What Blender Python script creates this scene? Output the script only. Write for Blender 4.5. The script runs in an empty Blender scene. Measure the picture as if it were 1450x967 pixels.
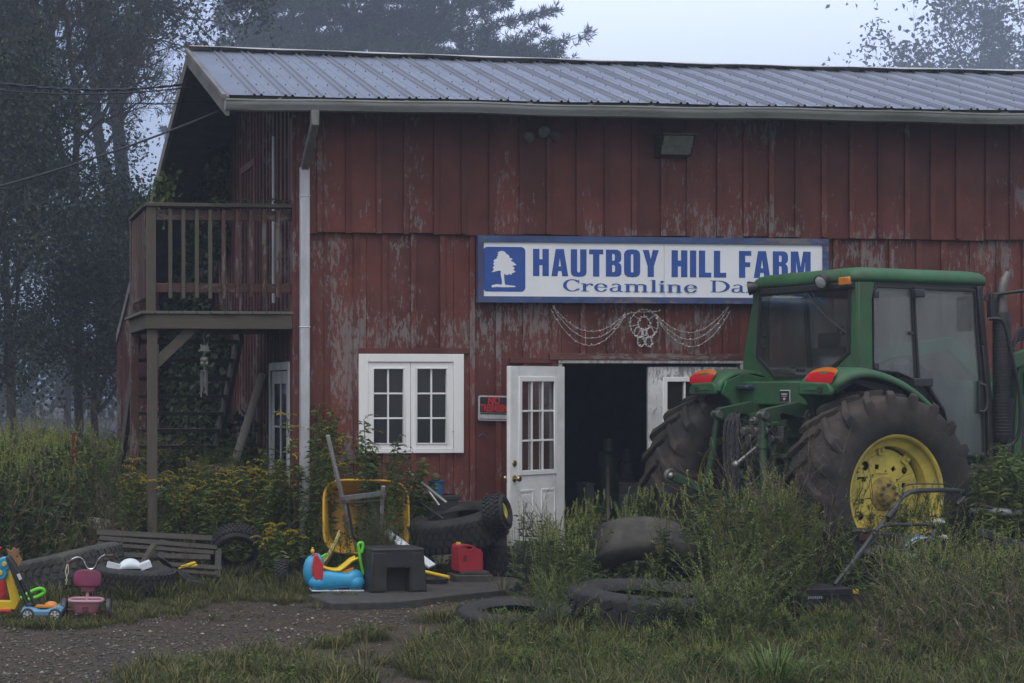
import bpy, bmesh, math, random
import numpy as np
from mathutils import Vector, Matrix, geometry
C = bpy.context.scene.collection
SC = bpy.context.scene
R = math.radians
# ------------------------------------------------------------------ camera
FPX, CXP, YH, HC, YAW = 2300.0, 186.0, 550.0, 1.8, R(6.1)
cam_d = bpy.data.cameras.new('camera'); cam = bpy.data.objects.new('camera', cam_d); C.objects.link(cam)
cam.location = (0, 0, HC); cam.rotation_euler = (R(90), 0, -YAW)
cam_d.sensor_width = 36.0; cam_d.lens = 36.0*FPX/1450.0
cam_d.shift_x = (725-CXP)/1450.0; cam_d.shift_y = (YH-483.5)/1450.0
cam_d.clip_start = .1; cam_d.clip_end = 2000
SC.camera = cam
# ------------------------------------------------------------------ world, sun, exposure
W = bpy.data.worlds.new('World'); SC.world = W; W.use_nodes = True
nt = W.node_tree; nt.nodes.clear()
def wn(t, **k):
    n = nt.nodes.new(t)
    for a, b in k.items(): setattr(n, a, b)
    return n
sky = wn('ShaderNodeTexSky'); sky.sky_type = 'NISHITA'; sky.sun_disc = False
sky.sun_elevation = R(60); sky.sun_rotation = R(150); sky.air_density = 1.6; sky.dust_density = 4.0
bgs = wn('ShaderNodeBackground'); bgs.inputs[1].default_value = .03
nt.links.new(sky.outputs[0], bgs.inputs[0])
tc = wn('ShaderNodeTexCoord')
nz = wn('ShaderNodeTexNoise'); nz.inputs['Scale'].default_value = 2.2; nz.inputs['Detail'].default_value = 4
nt.links.new(tc.outputs['Generated'], nz.inputs['Vector'])
dp = wn('ShaderNodeVectorMath', operation='DOT_PRODUCT'); gl = Vector((.62, .78, .16)).normalized(); dp.inputs[1].default_value = gl
nt.links.new(tc.outputs['Generated'], dp.inputs[0])
ad = wn('ShaderNodeMath', operation='MULTIPLY_ADD'); ad.inputs[1].default_value = .10
nt.links.new(nz.outputs['Fac'], ad.inputs[0]); nt.links.new(dp.outputs['Value'], ad.inputs[2])
rp = wn('ShaderNodeValToRGB'); nt.links.new(ad.outputs[0], rp.inputs[0])
rp.color_ramp.elements[0].position = .0; rp.color_ramp.elements[0].color = (.64, .64, .66, 1)
rp.color_ramp.elements[1].position = 1.0; rp.color_ramp.elements[1].color = (1.22, 1.36, 1.85, 1)
e = rp.color_ramp.elements.new(.86); e.color = (.36, .50, .82, 1)
e = rp.color_ramp.elements.new(.955); e.color = (1.0, 1.14, 1.62, 1)
e = rp.color_ramp.elements.new(.60); e.color = (.44, .48, .58, 1)
bgo = wn('ShaderNodeBackground'); bgo.inputs[1].default_value = 1.0
spx_ = wn('ShaderNodeSeparateXYZ'); nt.links.new(tc.outputs['Generated'], spx_.inputs[0])
zz_ = wn('ShaderNodeMath', operation='MULTIPLY_ADD'); zz_.use_clamp = False; zz_.inputs[1].default_value = 2.0; zz_.inputs[2].default_value = .46
zc_ = wn('ShaderNodeMath', operation='MAXIMUM'); zc_.inputs[1].default_value = 0.0; nt.links.new(spx_.outputs['Z'], zc_.inputs[0]); nt.links.new(zc_.outputs[0], zz_.inputs[0])
vm_ = wn('ShaderNodeVectorMath', operation='SCALE'); nt.links.new(rp.outputs[0], vm_.inputs[0]); nt.links.new(zz_.outputs[0], vm_.inputs['Scale'])
nt.links.new(vm_.outputs[0], bgo.inputs[0])
asd = wn('ShaderNodeAddShader'); nt.links.new(bgs.outputs[0], asd.inputs[0]); nt.links.new(bgo.outputs[0], asd.inputs[1])
wo = wn('ShaderNodeOutputWorld'); nt.links.new(asd.outputs[0], wo.inputs[0])
sd = bpy.data.lights.new('sun', 'SUN'); sd.energy = .85; sd.angle = R(30); sd.color = (1, .96, .9)
sun = bpy.data.objects.new('sun', sd); C.objects.link(sun)
# Nishita rotation 150 deg: sun behind the camera, over the left shoulder
_az, _el = R(150), R(60)
sdir = Vector((-math.sin(-_az)*math.cos(_el)*-1, math.cos(_az)*math.cos(_el), math.sin(_el)))
sdir = Vector((-.5*math.cos(_el), -.866*math.cos(_el), math.sin(_el)))
sky.sun_rotation = math.atan2(sdir.x, sdir.y)
sun.rotation_euler = sdir.to_track_quat('Z', 'Y').to_euler()
SC.view_settings.view_transform = 'Standard'; SC.view_settings.look = 'None'
SC.view_settings.exposure = 0.1; SC.view_settings.gamma = 1.0
SC.render.engine = 'CYCLES'

# ------------------------------------------------------------------ pixel -> world
_cy, _sy = math.cos(YAW), math.sin(YAW)
def ray(x, y):
    u = (x-CXP)/FPX; v = (YH-y)/FPX
    return Vector((_cy*u+_sy, -_sy*u+_cy, v))
def PY(x, y, Y):
    d = ray(x, y); return Vector((0, 0, HC))+d*(Y/d.y)
def PX(x, y, X):
    d = ray(x, y); return Vector((0, 0, HC))+d*(X/d.x)
def PG(x, y, z=0.0):
    d = ray(x, y); return Vector((0, 0, HC))+d*((z-HC)/d.z)
YW = 15.95      # facade plane
XC = 3.345      # left corner of the barn

# ------------------------------------------------------------------ tagging
def tag(o, label=None, cat=None, group=None, kind=None):
    if label: o['label'] = label
    if cat: o['category'] = cat
    if group: o['group'] = group
    if kind: o['kind'] = kind
    return o
def thing(name, label, cat, loc=(0, 0, 0), rz=0, group=None, rot=None):
    o = bpy.data.objects.new(name, None); C.objects.link(o)
    o.location = loc; o.rotation_euler = rot if rot else (0, 0, rz); o.empty_display_size = .2
    return tag(o, label, cat, group)
def copy_tree(o, parent=None):
    c = o.copy(); C.objects.link(c); c.parent = parent
    for ch in o.children: copy_tree(ch, c)
    return c

# ------------------------------------------------------------------ mesh builder
def frame_from(d, up=None):
    d = Vector(d).normalized()
    u = Vector(up) if up is not None else (Vector((0, 0, 1)) if abs(d.z) < .95 else Vector((0, 1, 0)))
    x = u.cross(d)
    if x.length < 1e-6: x = Vector((1, 0, 0)).cross(d)
    x.normalize(); y = d.cross(x).normalized()
    return x, y, d
class MB:
    def __init__(s, M=None): s.v = []; s.f = []; s.M = M
    def add(s, vs, fs, M=None):
        n = len(s.v)
        for p in vs:
            p = Vector(p)
            if M is not None: p = M @ p
            if s.M is not None: p = s.M @ p
            s.v.append(p)
        s.f += [tuple(i+n for i in f) for f in fs]
        return s
    def box(s, c, d, rot=(0, 0, 0), M=None):
        x, y, z = d[0]/2, d[1]/2, d[2]/2
        m = Matrix.Translation(Vector(c)) @ (Matrix.Rotation(rot[2], 4, 'Z') @ Matrix.Rotation(rot[1], 4, 'Y') @ Matrix.Rotation(rot[0], 4, 'X'))
        vs = [m @ Vector(p) for p in ((-x,-y,-z),(x,-y,-z),(x,y,-z),(-x,y,-z),(-x,-y,z),(x,-y,z),(x,y,z),(-x,y,z))]
        return s.add(vs, [(0,3,2,1),(4,5,6,7),(0,1,5,4),(1,2,6,5),(2,3,7,6),(3,0,4,7)], M)
    def bb(s, x0, x1, y0, y1, z0, z1, M=None):
        return s.box(((x0+x1)/2, (y0+y1)/2, (z0+z1)/2), (abs(x1-x0), abs(y1-y0), abs(z1-z0)), M=M)
    def beam(s, p, q, w, h, up=None, M=None):
        p, q = Vector(p), Vector(q); x, y, d = frame_from(q-p, up)
        vs = []
        for b in (p, q):
            for a, c in ((-1,-1),(1,-1),(1,1),(-1,1)): vs.append(b+x*(a*w/2)+y*(c*h/2))
        return s.add(vs, [(0,3,2,1),(4,5,6,7),(0,1,5,4),(1,2,6,5),(2,3,7,6),(3,0,4,7)], M)
    def tube(s, pts, r, n=8, closed=False, M=None, caps=True):
        pts = [Vector(p) for p in pts]; m = len(pts)
        rs = r if isinstance(r, (list, tuple)) else [r]*m
        vs, fs = [], []; px = None
        for i, p in enumerate(pts):
            if closed: d = pts[(i+1) % m]-pts[i-1]
            else: d = pts[min(i+1, m-1)]-pts[max(i-1, 0)]
            if px is None: x, y, d = frame_from(d)
            else:
                d = d.normalized(); x = px-d*px.dot(d)
                if x.length < 1e-6: x, y, d = frame_from(d)
                x.normalize(); y = d.cross(x)
            px = x
            for k in range(n):
                a = 2*math.pi*k/n; vs.append(p+x*(rs[i]*math.cos(a))+y*(rs[i]*math.sin(a)))
        for i in range(m if closed else m-1):
            j = (i+1) % m
            for k in range(n): l = (k+1) % n; fs.append((i*n+k, i*n+l, j*n+l, j*n+k))
        if caps and not closed: fs += [tuple(range(n-1, -1, -1)), tuple(range((m-1)*n, m*n))]
        return s.add(vs, fs, M)
    def lathe(s, prof, n=24, c=(0, 0, 0), axis=(0, 0, 1), M=None, a0=0, a1=2*math.pi):
        x, y, d = frame_from(axis); c = Vector(c); vs, fs = [], []; full = abs(a1-a0-2*math.pi) < 1e-6
        m = len(prof); nn = n if full else n+1
        for k in range(nn):
            a = a0+(a1-a0)*k/n
            for (r, z) in prof: vs.append(c+(x*math.cos(a)+y*math.sin(a))*r+d*z)
        for k in range(n):
            l = (k+1) % nn
            for i in range(m-1): fs.append((k*m+i, l*m+i, l*m+i+1, k*m+i+1))
        return s.add(vs, fs, M)
    def cyl(s, p, q, r, n=16, r2=None, M=None): return s.tube([p, q], [r, r if r2 is None else r2], n, M=M)
    def prism(s, poly, z0, z1, M=None, holes=()):
        loops = [[Vector((a, b, 0)) for a, b in L] for L in [poly]+list(holes)]
        tris = geometry.tessellate_polygon(loops); allp = [p for L in loops for p in L]; n = len(allp)
        vs = [(p.x, p.y, z0) for p in allp]+[(p.x, p.y, z1) for p in allp]
        fs = [tuple(t) for t in tris]+[tuple(i+n for i in reversed(t)) for t in tris]
        o = 0
        for L in loops:
            k = len(L)
            for i in range(k): j = (i+1) % k; fs.append((o+i, o+j, o+j+n, o+i+n))
            o += k
        return s.add(vs, fs, M)
    def flat(s, poly, z=0, M=None, holes=()):
        loops = [[Vector((a, b, 0)) for a, b in L] for L in [poly]+list(holes)]
        tris = geometry.tessellate_polygon(loops); allp = [p for L in loops for p in L]
        return s.add([(p.x, p.y, z) for p in allp], [tuple(t) for t in tris], M)
    def ball(s, c, r, nu=12, nv=8, M=None):
        r = r if isinstance(r, (list, tuple)) else (r, r, r); c = Vector(c); vs, fs = [], []
        for i in range(nv+1):
            t = math.pi*i/nv
            for k in range(nu):
                a = 2*math.pi*k/nu
                vs.append(c+Vector((r[0]*math.sin(t)*math.cos(a), r[1]*math.sin(t)*math.sin(a), r[2]*math.cos(t))))
        for i in range(nv):
            for k in range(nu): l = (k+1) % nu; fs.append((i*nu+k, (i+1)*nu+k, (i+1)*nu+l, i*nu+l))
        return s.add(vs, fs, M)
    def grid(s, fn, nu, nv, M=None):
        vs = [fn(i/nu, j/nv) for i in range(nu+1) for j in range(nv+1)]
        fs = [(i*(nv+1)+j, (i+1)*(nv+1)+j, (i+1)*(nv+1)+j+1, i*(nv+1)+j+1) for i in range(nu) for j in range(nv)]
        return s.add(vs, fs, M)
    def build(s, name, mat, parent=None, smooth=True, bevel=0, seg=2, solid=0, sub=0, angle=35, label=None, fixn=True):
        me = bpy.data.meshes.new(name); me.from_pydata([tuple(p) for p in s.v], [], s.f)
        bm = bmesh.new(); bm.from_mesh(me)
        bmesh.ops.remove_doubles(bm, verts=bm.verts, dist=1e-5)
        if fixn: bmesh.ops.recalc_face_normals(bm, faces=bm.faces)
        lim = R(angle)
        for f in bm.faces: f.smooth = smooth
        if smooth:
            for ed in bm.edges:
                if len(ed.link_faces) == 2 and ed.calc_face_angle(0) > lim: ed.smooth = False
        bm.to_mesh(me); bm.free()
        me.materials.append(mat)
        o = bpy.data.objects.new(name, me); C.objects.link(o); o.parent = parent
        if solid:
            m = o.modifiers.new('s', 'SOLIDIFY'); m.thickness = solid; m.offset = 0
        if bevel:
            m = o.modifiers.new('b', 'BEVEL'); m.width = bevel; m.segments = seg; m.limit_method = 'ANGLE'; m.angle_limit = R(40); m.harden_normals = False
        if sub:
            m = o.modifiers.new('u', 'SUBSURF'); m.levels = sub; m.render_levels = sub
        if label: o['label'] = label
        return o
def Txyz(x, y, z, rx=0, ry=0, rz=0, s=1):
    return Matrix.Translation((x, y, z)) @ Matrix.Rotation(rz, 4, 'Z') @ Matrix.Rotation(ry, 4, 'Y') @ Matrix.Rotation(rx, 4, 'X') @ Matrix.Scale(s, 4)
def smooth_path(pts, n=6):
    P = [Vector(p) for p in pts]; out = []
    for i in range(len(P)-1):
        a = P[max(i-1, 0)]; b = P[i]; c = P[i+1]; d = P[min(i+2, len(P)-1)]
        for k in range(n):
            t = k/n
            out.append(.5*((2*b)+(c-a)*t+(2*a-5*b+4*c-d)*t*t+(3*b-a-3*c+d)*t**3))
    out.append(P[-1]); return out

# ------------------------------------------------------------------ materials
_mc = {}
def peel0(a): return 1.16-.26*a
class NT:
    def __init__(s, m): s.m = m; s.t = m.node_tree; s.n = s.t.nodes; s.l = s.t.links
    def new(s, t, **k):
        n = s.n.new(t)
        for a, b in k.items(): setattr(n, a, b)
        return n
    def link(s, a, b): s.l.new(a, b)
    def noise(s, scale, detail=4, rough=.55, vec=None, dist=0):
        n = s.new('ShaderNodeTexNoise'); n.inputs['Scale'].default_value = scale; n.inputs['Detail'].default_value = detail
        n.inputs['Roughness'].default_value = rough; n.inputs['Distortion'].default_value = dist
        if vec: s.link(vec, n.inputs['Vector'])
        return n.outputs['Fac']
    def mapped(s, scale=(1, 1, 1), src='Object'):
        t = s.new('ShaderNodeTexCoord'); m = s.new('ShaderNodeMapping'); m.inputs['Scale'].default_value = scale
        s.link(t.outputs[src], m.inputs[0]); return m.outputs[0]
    def ramp(s, fac, stops):
        r = s.new('ShaderNodeValToRGB'); s.link(fac, r.inputs[0]); el = r.color_ramp.elements
        while len(el) > 1: el.remove(el[-1])
        el[0].position = stops[0][0]; el[0].color = c4(stops[0][1])
        for p, c in stops[1:]: q = el.new(p); q.color = c4(c)
        return r.outputs[0]
    def mix(s, fac, a, b, mode='MIX'):
        m = s.new('ShaderNodeMix', data_type='RGBA', blend_type=mode)
        for i, v in ((0, fac), (6, a), (7, b)):
            if isinstance(v, (int, float)): m.inputs[i].default_value = v if i == 0 else (v, v, v, 1)
            elif isinstance(v, (tuple, list)): m.inputs[i].default_value = c4(v)
            else: s.link(v, m.inputs[i])
        return m.outputs[2]
    def math(s, op, a, b=0.0, c=0.0, clamp=False):
        m = s.new('ShaderNodeMath', operation=op); m.use_clamp = clamp
        for i, v in enumerate((a, b, c)):
            if isinstance(v, (int, float)): m.inputs[i].default_value = v
            else: s.link(v, m.inputs[i])
        return m.outputs[0]
def c4(c):
    if isinstance(c, (int, float)): return (c, c, c, 1)
    return tuple(c)+((1,) if len(c) == 3 else ())
def newmat(name):
    m = bpy.data.materials.new(name); m.use_nodes = True; k = NT(m)
    b = k.n['Principled BSDF']; return m, k, b
def mat(name, col, rough=.6, metal=0, var=.15, vscale=8, bump=.15, bscale=60, dirt=0, dirtcol=(.10, .085, .06), dscale=3, stretch=(1, 1, 1), spec=.5, coat=0, island=0):
    if name in _mc: return _mc[name]
    m, k, b = newmat(name); v = k.mapped(stretch)
    n1 = k.noise(vscale, 5, .6, v)
    dark = tuple(x*(1-var*1.6) for x in col[:3]); lite = tuple(min(1, x*(1+var)) for x in col[:3])
    c = k.ramp(n1, [(.3, dark), (.7, lite)])
    if island:
        g = k.new('ShaderNodeNewGeometry')
        f = k.math('MULTIPLY_ADD', g.outputs['Random Per Island'], island*2, 1-island)
        c = k.mix(1.0, c, f, 'MULTIPLY')
    if dirt:
        n2 = k.noise(dscale, 8, .7, v); d = k.ramp(n2, [(.42, (0, 0, 0)), (.68, (dirt, dirt, dirt))])
        c = k.mix(d, c, dirtcol)
    k.link(c, b.inputs['Base Color'])
    n3 = k.noise(vscale*1.7, 4, .6, v); rr = k.ramp(n3, [(.3, max(0, rough-.1)), (.7, min(1, rough+.12))])
    k.link(rr, b.inputs['Roughness'])
    b.inputs['Metallic'].default_value = metal; b.inputs['Specular IOR Level'].default_value = spec
    if coat: b.inputs['Coat Weight'].default_value = coat
    if bump:
        bn = k.noise(bscale, 6, .65, v); bu = k.new('ShaderNodeBump'); bu.inputs['Strength'].default_value = bump; bu.inputs['Distance'].default_value = .01
        k.link(bn, bu.inputs['Height']); k.link(bu.outputs[0], b.inputs['Normal'])
    _mc[name] = m; return m
def wood(name, col, paint=None, amount=.5, axis='Z', rough=.85, green=0, grey=(.17, .155, .15)):
    """weathered board: grain stretched along an axis, optional peeling paint"""
    if name in _mc: return _mc[name]
    m, k, b = newmat(name)
    st = {'Z': (1, 1, .06), 'X': (.06, 1, 1), 'Y': (1, .06, 1)}[axis]
    v = k.mapped(st); v0 = k.mapped((1, 1, 1)); st2 = tuple(.28 if x < 1 else 1 for x in st); v2 = k.mapped(st2)
    grain = k.noise(70, 6, .7, v); broad = k.noise(3, 4, .6, v0)
    base = k.ramp(grain, [(.25, tuple(x*.5 for x in grey)), (.6, grey), (.85, tuple(min(1, x*1.5) for x in grey))])
    base = k.mix(.45, base, col, 'MIX') if paint is None else base
    c = base
    if paint is not None:
        g = k.new('ShaderNodeNewGeometry')
        pv = k.mix(1.0, k.ramp(broad, [(.3, tuple(x*.66 for x in paint)), (.75, tuple(x*1.15 for x in paint))]), k.math('MULTIPLY_ADD', g.outputs['Random Per Island'], .5, .75), 'MULTIPLY')
        faded = k.noise(1.3, 5, .6, v0)
        pv = k.mix(k.ramp(faded, [(.5, 0), (.75, .35)]), pv, (.20, .095, .085))
        a = k.noise(26, 9, .78, v2, .3); bb = k.noise(1.1, 4, .55, v0)
        s = k.math('ADD', k.math('MULTIPLY', a, 1.0), k.math('MULTIPLY', bb, .75))
        s = k.math('ADD', s, k.math('MULTIPLY', k.math('SUBTRACT', g.outputs['Random Per Island'], .5), .10))
        peel = k.ramp(s, [(peel0(amount), 0), (peel0(amount)+.03, .85)])
        c = k.mix(peel, pv, k.mix(.35, base, (.30, .27, .27)))
        rr = k.mix(peel, .62, .9); k.link(rr, b.inputs['Roughness'])
    else: b.inputs['Roughness'].default_value = rough
    if green:
        n = k.noise(2.5, 6, .7, v0); c = k.mix(k.ramp(n, [(.42, 0), (.7, green)]), c, (.055, .075, .035))
    k.link(c, b.inputs['Base Color']); b.inputs['Specular IOR Level'].default_value = .3
    bu = k.new('ShaderNodeBump'); bu.inputs['Strength'].default_value = .35; bu.inputs['Distance'].default_value = .006
    k.link(grain, bu.inputs['Height']); k.link(bu.outputs[0], b.inputs['Normal'])
    _mc[name] = m; return m
def leafmat(name, c1, c2, c3=None, trans=.25, rough=.6, ws=1.2):
    if name in _mc: return _mc[name]
    m, k, b = newmat(name); g = k.new('ShaderNodeNewGeometry')
    n = k.noise(ws, 3, .5, k.mapped((1, 1, 1)))
    f = k.math('ADD', k.math('MULTIPLY', g.outputs['Random Per Island'], .65), k.math('MULTIPLY', n, .5))
    st = [(.25, c1), (.75, c2)]+([(.95, c3)] if c3 else [])
    c = k.ramp(f, st)
    k.link(c, b.inputs['Base Color']); b.inputs['Roughness'].default_value = rough; b.inputs['Specular IOR Level'].default_value = .25
    tr = k.new('ShaderNodeBsdfTranslucent'); k.link(c, tr.inputs[0])
    mx = k.new('ShaderNodeMixShader'); mx.inputs[0].default_value = trans
    k.link(b.outputs[0], mx.inputs[1]); k.link(tr.outputs[0], mx.inputs[2]); k.link(mx.outputs[0], k.n['Material Output'].inputs[0])
    _mc[name] = m; return m
def glassmat(name, tint=(.8, .85, .85), film=.15, filmcol=(.35, .38, .38), rough=.08, refl=.35):
    """dirty window glass: see-through, a reflection, and a film: dust, with painted sky sheen on the cab"""
    if name in _mc: return _mc[name]
    m, k, b = newmat(name)
    tr = k.new('ShaderNodeBsdfTransparent'); tr.inputs[0].default_value = c4(tint)
    gl = k.new('ShaderNodeBsdfGlossy'); gl.inputs['Roughness'].default_value = rough
    lw = k.new('ShaderNodeLayerWeight'); lw.inputs[0].default_value = .5
    f = k.math('MULTIPLY_ADD', k.math('POWER', lw.outputs['Facing'], 3.0), refl*1.3, refl*.22, True)
    mx = k.new('ShaderNodeMixShader'); k.link(f, mx.inputs[0]); k.link(tr.outputs[0], mx.inputs[1]); k.link(gl.outputs[0], mx.inputs[2])
    df = k.new('ShaderNodeBsdfDiffuse'); df.inputs[0].default_value = c4(filmcol)
    n = k.noise(4, 7, .7, k.mapped((1, 1, .5))); ff = k.ramp(n, [(.3, film*.5), (.75, min(1, film*1.6))])
    m2 = k.new('ShaderNodeMixShader'); k.link(ff, m2.inputs[0]); k.link(mx.outputs[0], m2.inputs[1]); k.link(df.outputs[0], m2.inputs[2])
    k.link(m2.outputs[0], k.n['Material Output'].inputs[0]); _mc[name] = m; return m
def text_mesh(body, name, mat_, parent, M, size=1, sx=1, offset=0, align='CENTER', ext=.0):
    cu = bpy.data.curves.new(name, 'FONT'); cu.body = body; cu.size = size; cu.offset = offset; cu.align_x = align; cu.align_y = 'CENTER'; cu.extrude = ext
    t = bpy.data.objects.new('tmp_text', cu); C.objects.link(t)
    dg = bpy.context.evaluated_depsgraph_get(); dg.update()
    me = bpy.data.meshes.new_from_object(t.evaluated_get(dg)); bpy.data.objects.remove(t)
    me.transform(M @ Matrix.Diagonal((sx, 1, 1, 1))); me.materials.clear(); me.materials.append(mat_)
    o = bpy.data.objects.new(name, me); C.objects.link(o); o.parent = parent; return o

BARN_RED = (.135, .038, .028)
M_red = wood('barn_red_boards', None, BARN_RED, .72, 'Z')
M_red_w = wood('barn_red_boards_worn', None, BARN_RED, .82, 'Z')
M_redtrim = wood('barn_red_trim', None, (.12, .032, .026), .45, 'X')
M_grey = wood('grey_timber', (.085, .07, .055), axis='X', green=.35, grey=(.105, .092, .08))
M_greyz = wood('grey_timber_upright', (.085, .07, .055), axis='Z', green=.35, grey=(.115, .10, .088))
M_redpost = wood('stained_rail', None, (.075, .034, .026), .95, 'Z', grey=(.10, .085, .075))
M_white = mat('white_paint', (.80, .81, .82), .5, var=.05, vscale=5, bump=.08, bscale=40, dirt=.35, dirtcol=(.36, .33, .26), dscale=2.2)
M_whitev = mat('white_vinyl', (.82, .83, .84), .45, var=.04, vscale=6, bump=.03, dirt=.12, dirtcol=(.4, .4, .38))
M_alum = mat('white_aluminium', (.52, .55, .60), .45, var=.12, vscale=3, bump=.05, dirt=.5, dirtcol=(.14, .13, .11), dscale=4, stretch=(1, 1, .3))
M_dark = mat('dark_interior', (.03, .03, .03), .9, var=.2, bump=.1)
M_black = mat('black_plastic', (.022, .022, .024), .5, var=.2, bump=.1, dirt=.25, dirtcol=(.07, .065, .055))
M_blackm = mat('black_metal', (.018, .018, .02), .45, var=.2, bump=.06, dirt=.2, dirtcol=(.07, .06, .05))
M_rubber = mat('tyre_rubber', (.015, .015, .016), .8, var=.25, vscale=6, bump=.3, bscale=40, dirt=.4, dirtcol=(.045, .040, .032), dscale=4)
M_rubber2 = mat('tractor_tyre_rubber', (.021, .019, .018), .85, var=.25, vscale=5, bump=.35, bscale=45, dirt=.65, dirtcol=(.070, .050, .036), dscale=2.4)
# ================================================================== the barn
barn = thing('barn', 'long red board and batten barn with metal roof and open white door', 'barn', (XC, YW, 0))
def L(x, y, z=0): return (x-XC, y-YW, z)
BM = Matrix.Translation((-XC, -YW, 0))
XR = 16.0
WIN = (4.075, 4.975, 1.18, 2.07); DOOR = (6.10, 8.00, 0, 2.05)
rb = random.Random(4)
ZT = 3.35
def tier(mb, x0, x1, z0, z1, y, holes, joint, th=.02, bw=.055, seed=0, jit=.006):
    r = random.Random(seed); xs = [x0]; x = x0+joint*.8
    while x < x1-.1: xs.append(x); x += joint+r.uniform(-.02, .02)
    xs.append(x1)
    def cut(a, b):
        segs = [(z0, z1)]
        for (ha, hb, hc, hd) in holes:
            if b > ha+.001 and a < hb-.001:
                ns = []
                for s, t in segs:
                    if hc > s: ns.append((s, min(t, hc)))
                    if hd < t: ns.append((max(s, hd), t))
                segs = [q for q in ns if q[1]-q[0] > .01]
        return segs
    for a, b in zip(xs[:-1], xs[1:]):
        pts = sorted({a, b}|{h for H in holes for h in H[:2] if a < h < b})
        for p, q in zip(pts[:-1], pts[1:]):
            for s, t in cut(p+.0005, q-.0005):
                dy = r.uniform(-jit, jit)*.5; dz = r.uniform(-.012, .012) if s == z0 and z0 > 0 else 0
                mb.bb(p+.0015, q-.0015, y+dy, y+th+dy, s+dz, t)
    for j in xs[1:-1]:
        for s, t in cut(j-bw/2, j+bw/2):
            k = r.uniform(-.008, .008)
            mb.bb(j-bw/2+k, j+bw/2+k, y-.024, y-.004, s+r.uniform(-.01, .01)*(z0 > 0), t)
    return xs
m = MB(BM); tier(m, XC+.09, XR, 0, ZT+.02, YW, [WIN, DOOR], .298, seed=3)
fw = m.build('front_wall', M_red_w, barn, bevel=.002, seg=1)
m = MB(BM); tier(m, XC+.0, XR, ZT, 4.62, YW-.05, [], .298, seed=8, th=.03)
m.build('upper_front_wall', M_red, barn, bevel=.002, seg=1)
m = MB(BM); rn = random.Random(15)
for zz_n, yy_n in ((.9, YW-.026), (1.9, YW-.026), (2.9, YW-.026), (3.5, YW-.076), (4.0, YW-.076)):
    x = XC+.09+.298*.8
    while x < 11.5:
        if not (WIN[0]-.1 < x < WIN[1]+.1 and 1.1 < zz_n < 2.2) and not (5.9 < x < 8.1 and zz_n < 2.2):
            px_ = x+rn.uniform(-.012, .012); pz_ = zz_n+rn.uniform(-.03, .03); m.cyl((px_, yy_n+.004, pz_), (px_, yy_n-.001, pz_), .006, 5)
        x += .298
tag(m.build('nail_heads', mat('nail_rust', (.05, .03, .025), .8, bump=0), barn), kind='stuff')
# sheathing behind the boards keeps the inside dark
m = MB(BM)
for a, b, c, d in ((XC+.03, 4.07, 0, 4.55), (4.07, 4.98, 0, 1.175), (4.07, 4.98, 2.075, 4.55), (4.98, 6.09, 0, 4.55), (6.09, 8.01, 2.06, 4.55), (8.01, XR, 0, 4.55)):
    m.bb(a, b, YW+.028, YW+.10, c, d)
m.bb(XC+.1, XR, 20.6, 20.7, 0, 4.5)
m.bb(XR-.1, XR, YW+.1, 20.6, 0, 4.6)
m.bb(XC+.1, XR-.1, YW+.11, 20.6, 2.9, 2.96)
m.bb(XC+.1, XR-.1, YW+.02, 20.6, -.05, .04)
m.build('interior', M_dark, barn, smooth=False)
# gable wall
def roofz(y, off=0):
    RY, RZ, EY, EZ = 17.97, 5.586, 15.45, 4.63
    return (RZ-(RZ-EZ)*(RY-y)/(RY-EY) if y < RY else RZ-(y-RY)*.353)-off
m = MB(BM); y = YW+.0; r = random.Random(5)
SD = (16.16, 17.10, 0, 2.02)     # side door (Y range)
while y < 26:
    w = .19+r.uniform(-.02, .02); y2 = min(y+w, 26)
    z0 = 2.05 if (y2 > SD[0] and y < SD[1]) else 0
    zz = min(roofz(y), roofz(y2))-.12
    m.bb(XC+.003, XC+.025, y+.001, y2-.001, z0, zz)
    m.bb(XC-.018, XC+.001, y2-.02, y2+.02, z0, min(zz, roofz(y2+.02)-.12))
    y = y2
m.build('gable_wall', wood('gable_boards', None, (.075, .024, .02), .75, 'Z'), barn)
m = MB(BM); m.bb(XC-.03, XC+.002, YW-.026, YW+.10, 0, 4.5); m.bb(XC-.03, XC+.085, YW-.052, YW-.027, 0, ZT-.01)
m.build('corner_board', wood('barn_corner_board', None, (.12, .033, .03), .8, 'Z'), barn, bevel=.004)
# rear wing closing the gable on the far left
m = MB(BM)
for i in range(12):
    a = 24.0+i*.2; m.bb(2.60, 2.64, a+.003, a+.197, 0, roofz(a+.2)-.12)
    m.bb(2.57, 2.60, a-.025, a+.025, 0, roofz(a+.2)-.13)
for i in range(5): m.bb(2.64+i*.17, 2.80+i*.17, 23.96, 23.99, 0, roofz(24)-.15) if i < 2 else None
m.build('wing_wall', wood('gable_boards', None, (.075, .024, .02), .75, 'Z'), barn)
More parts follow.
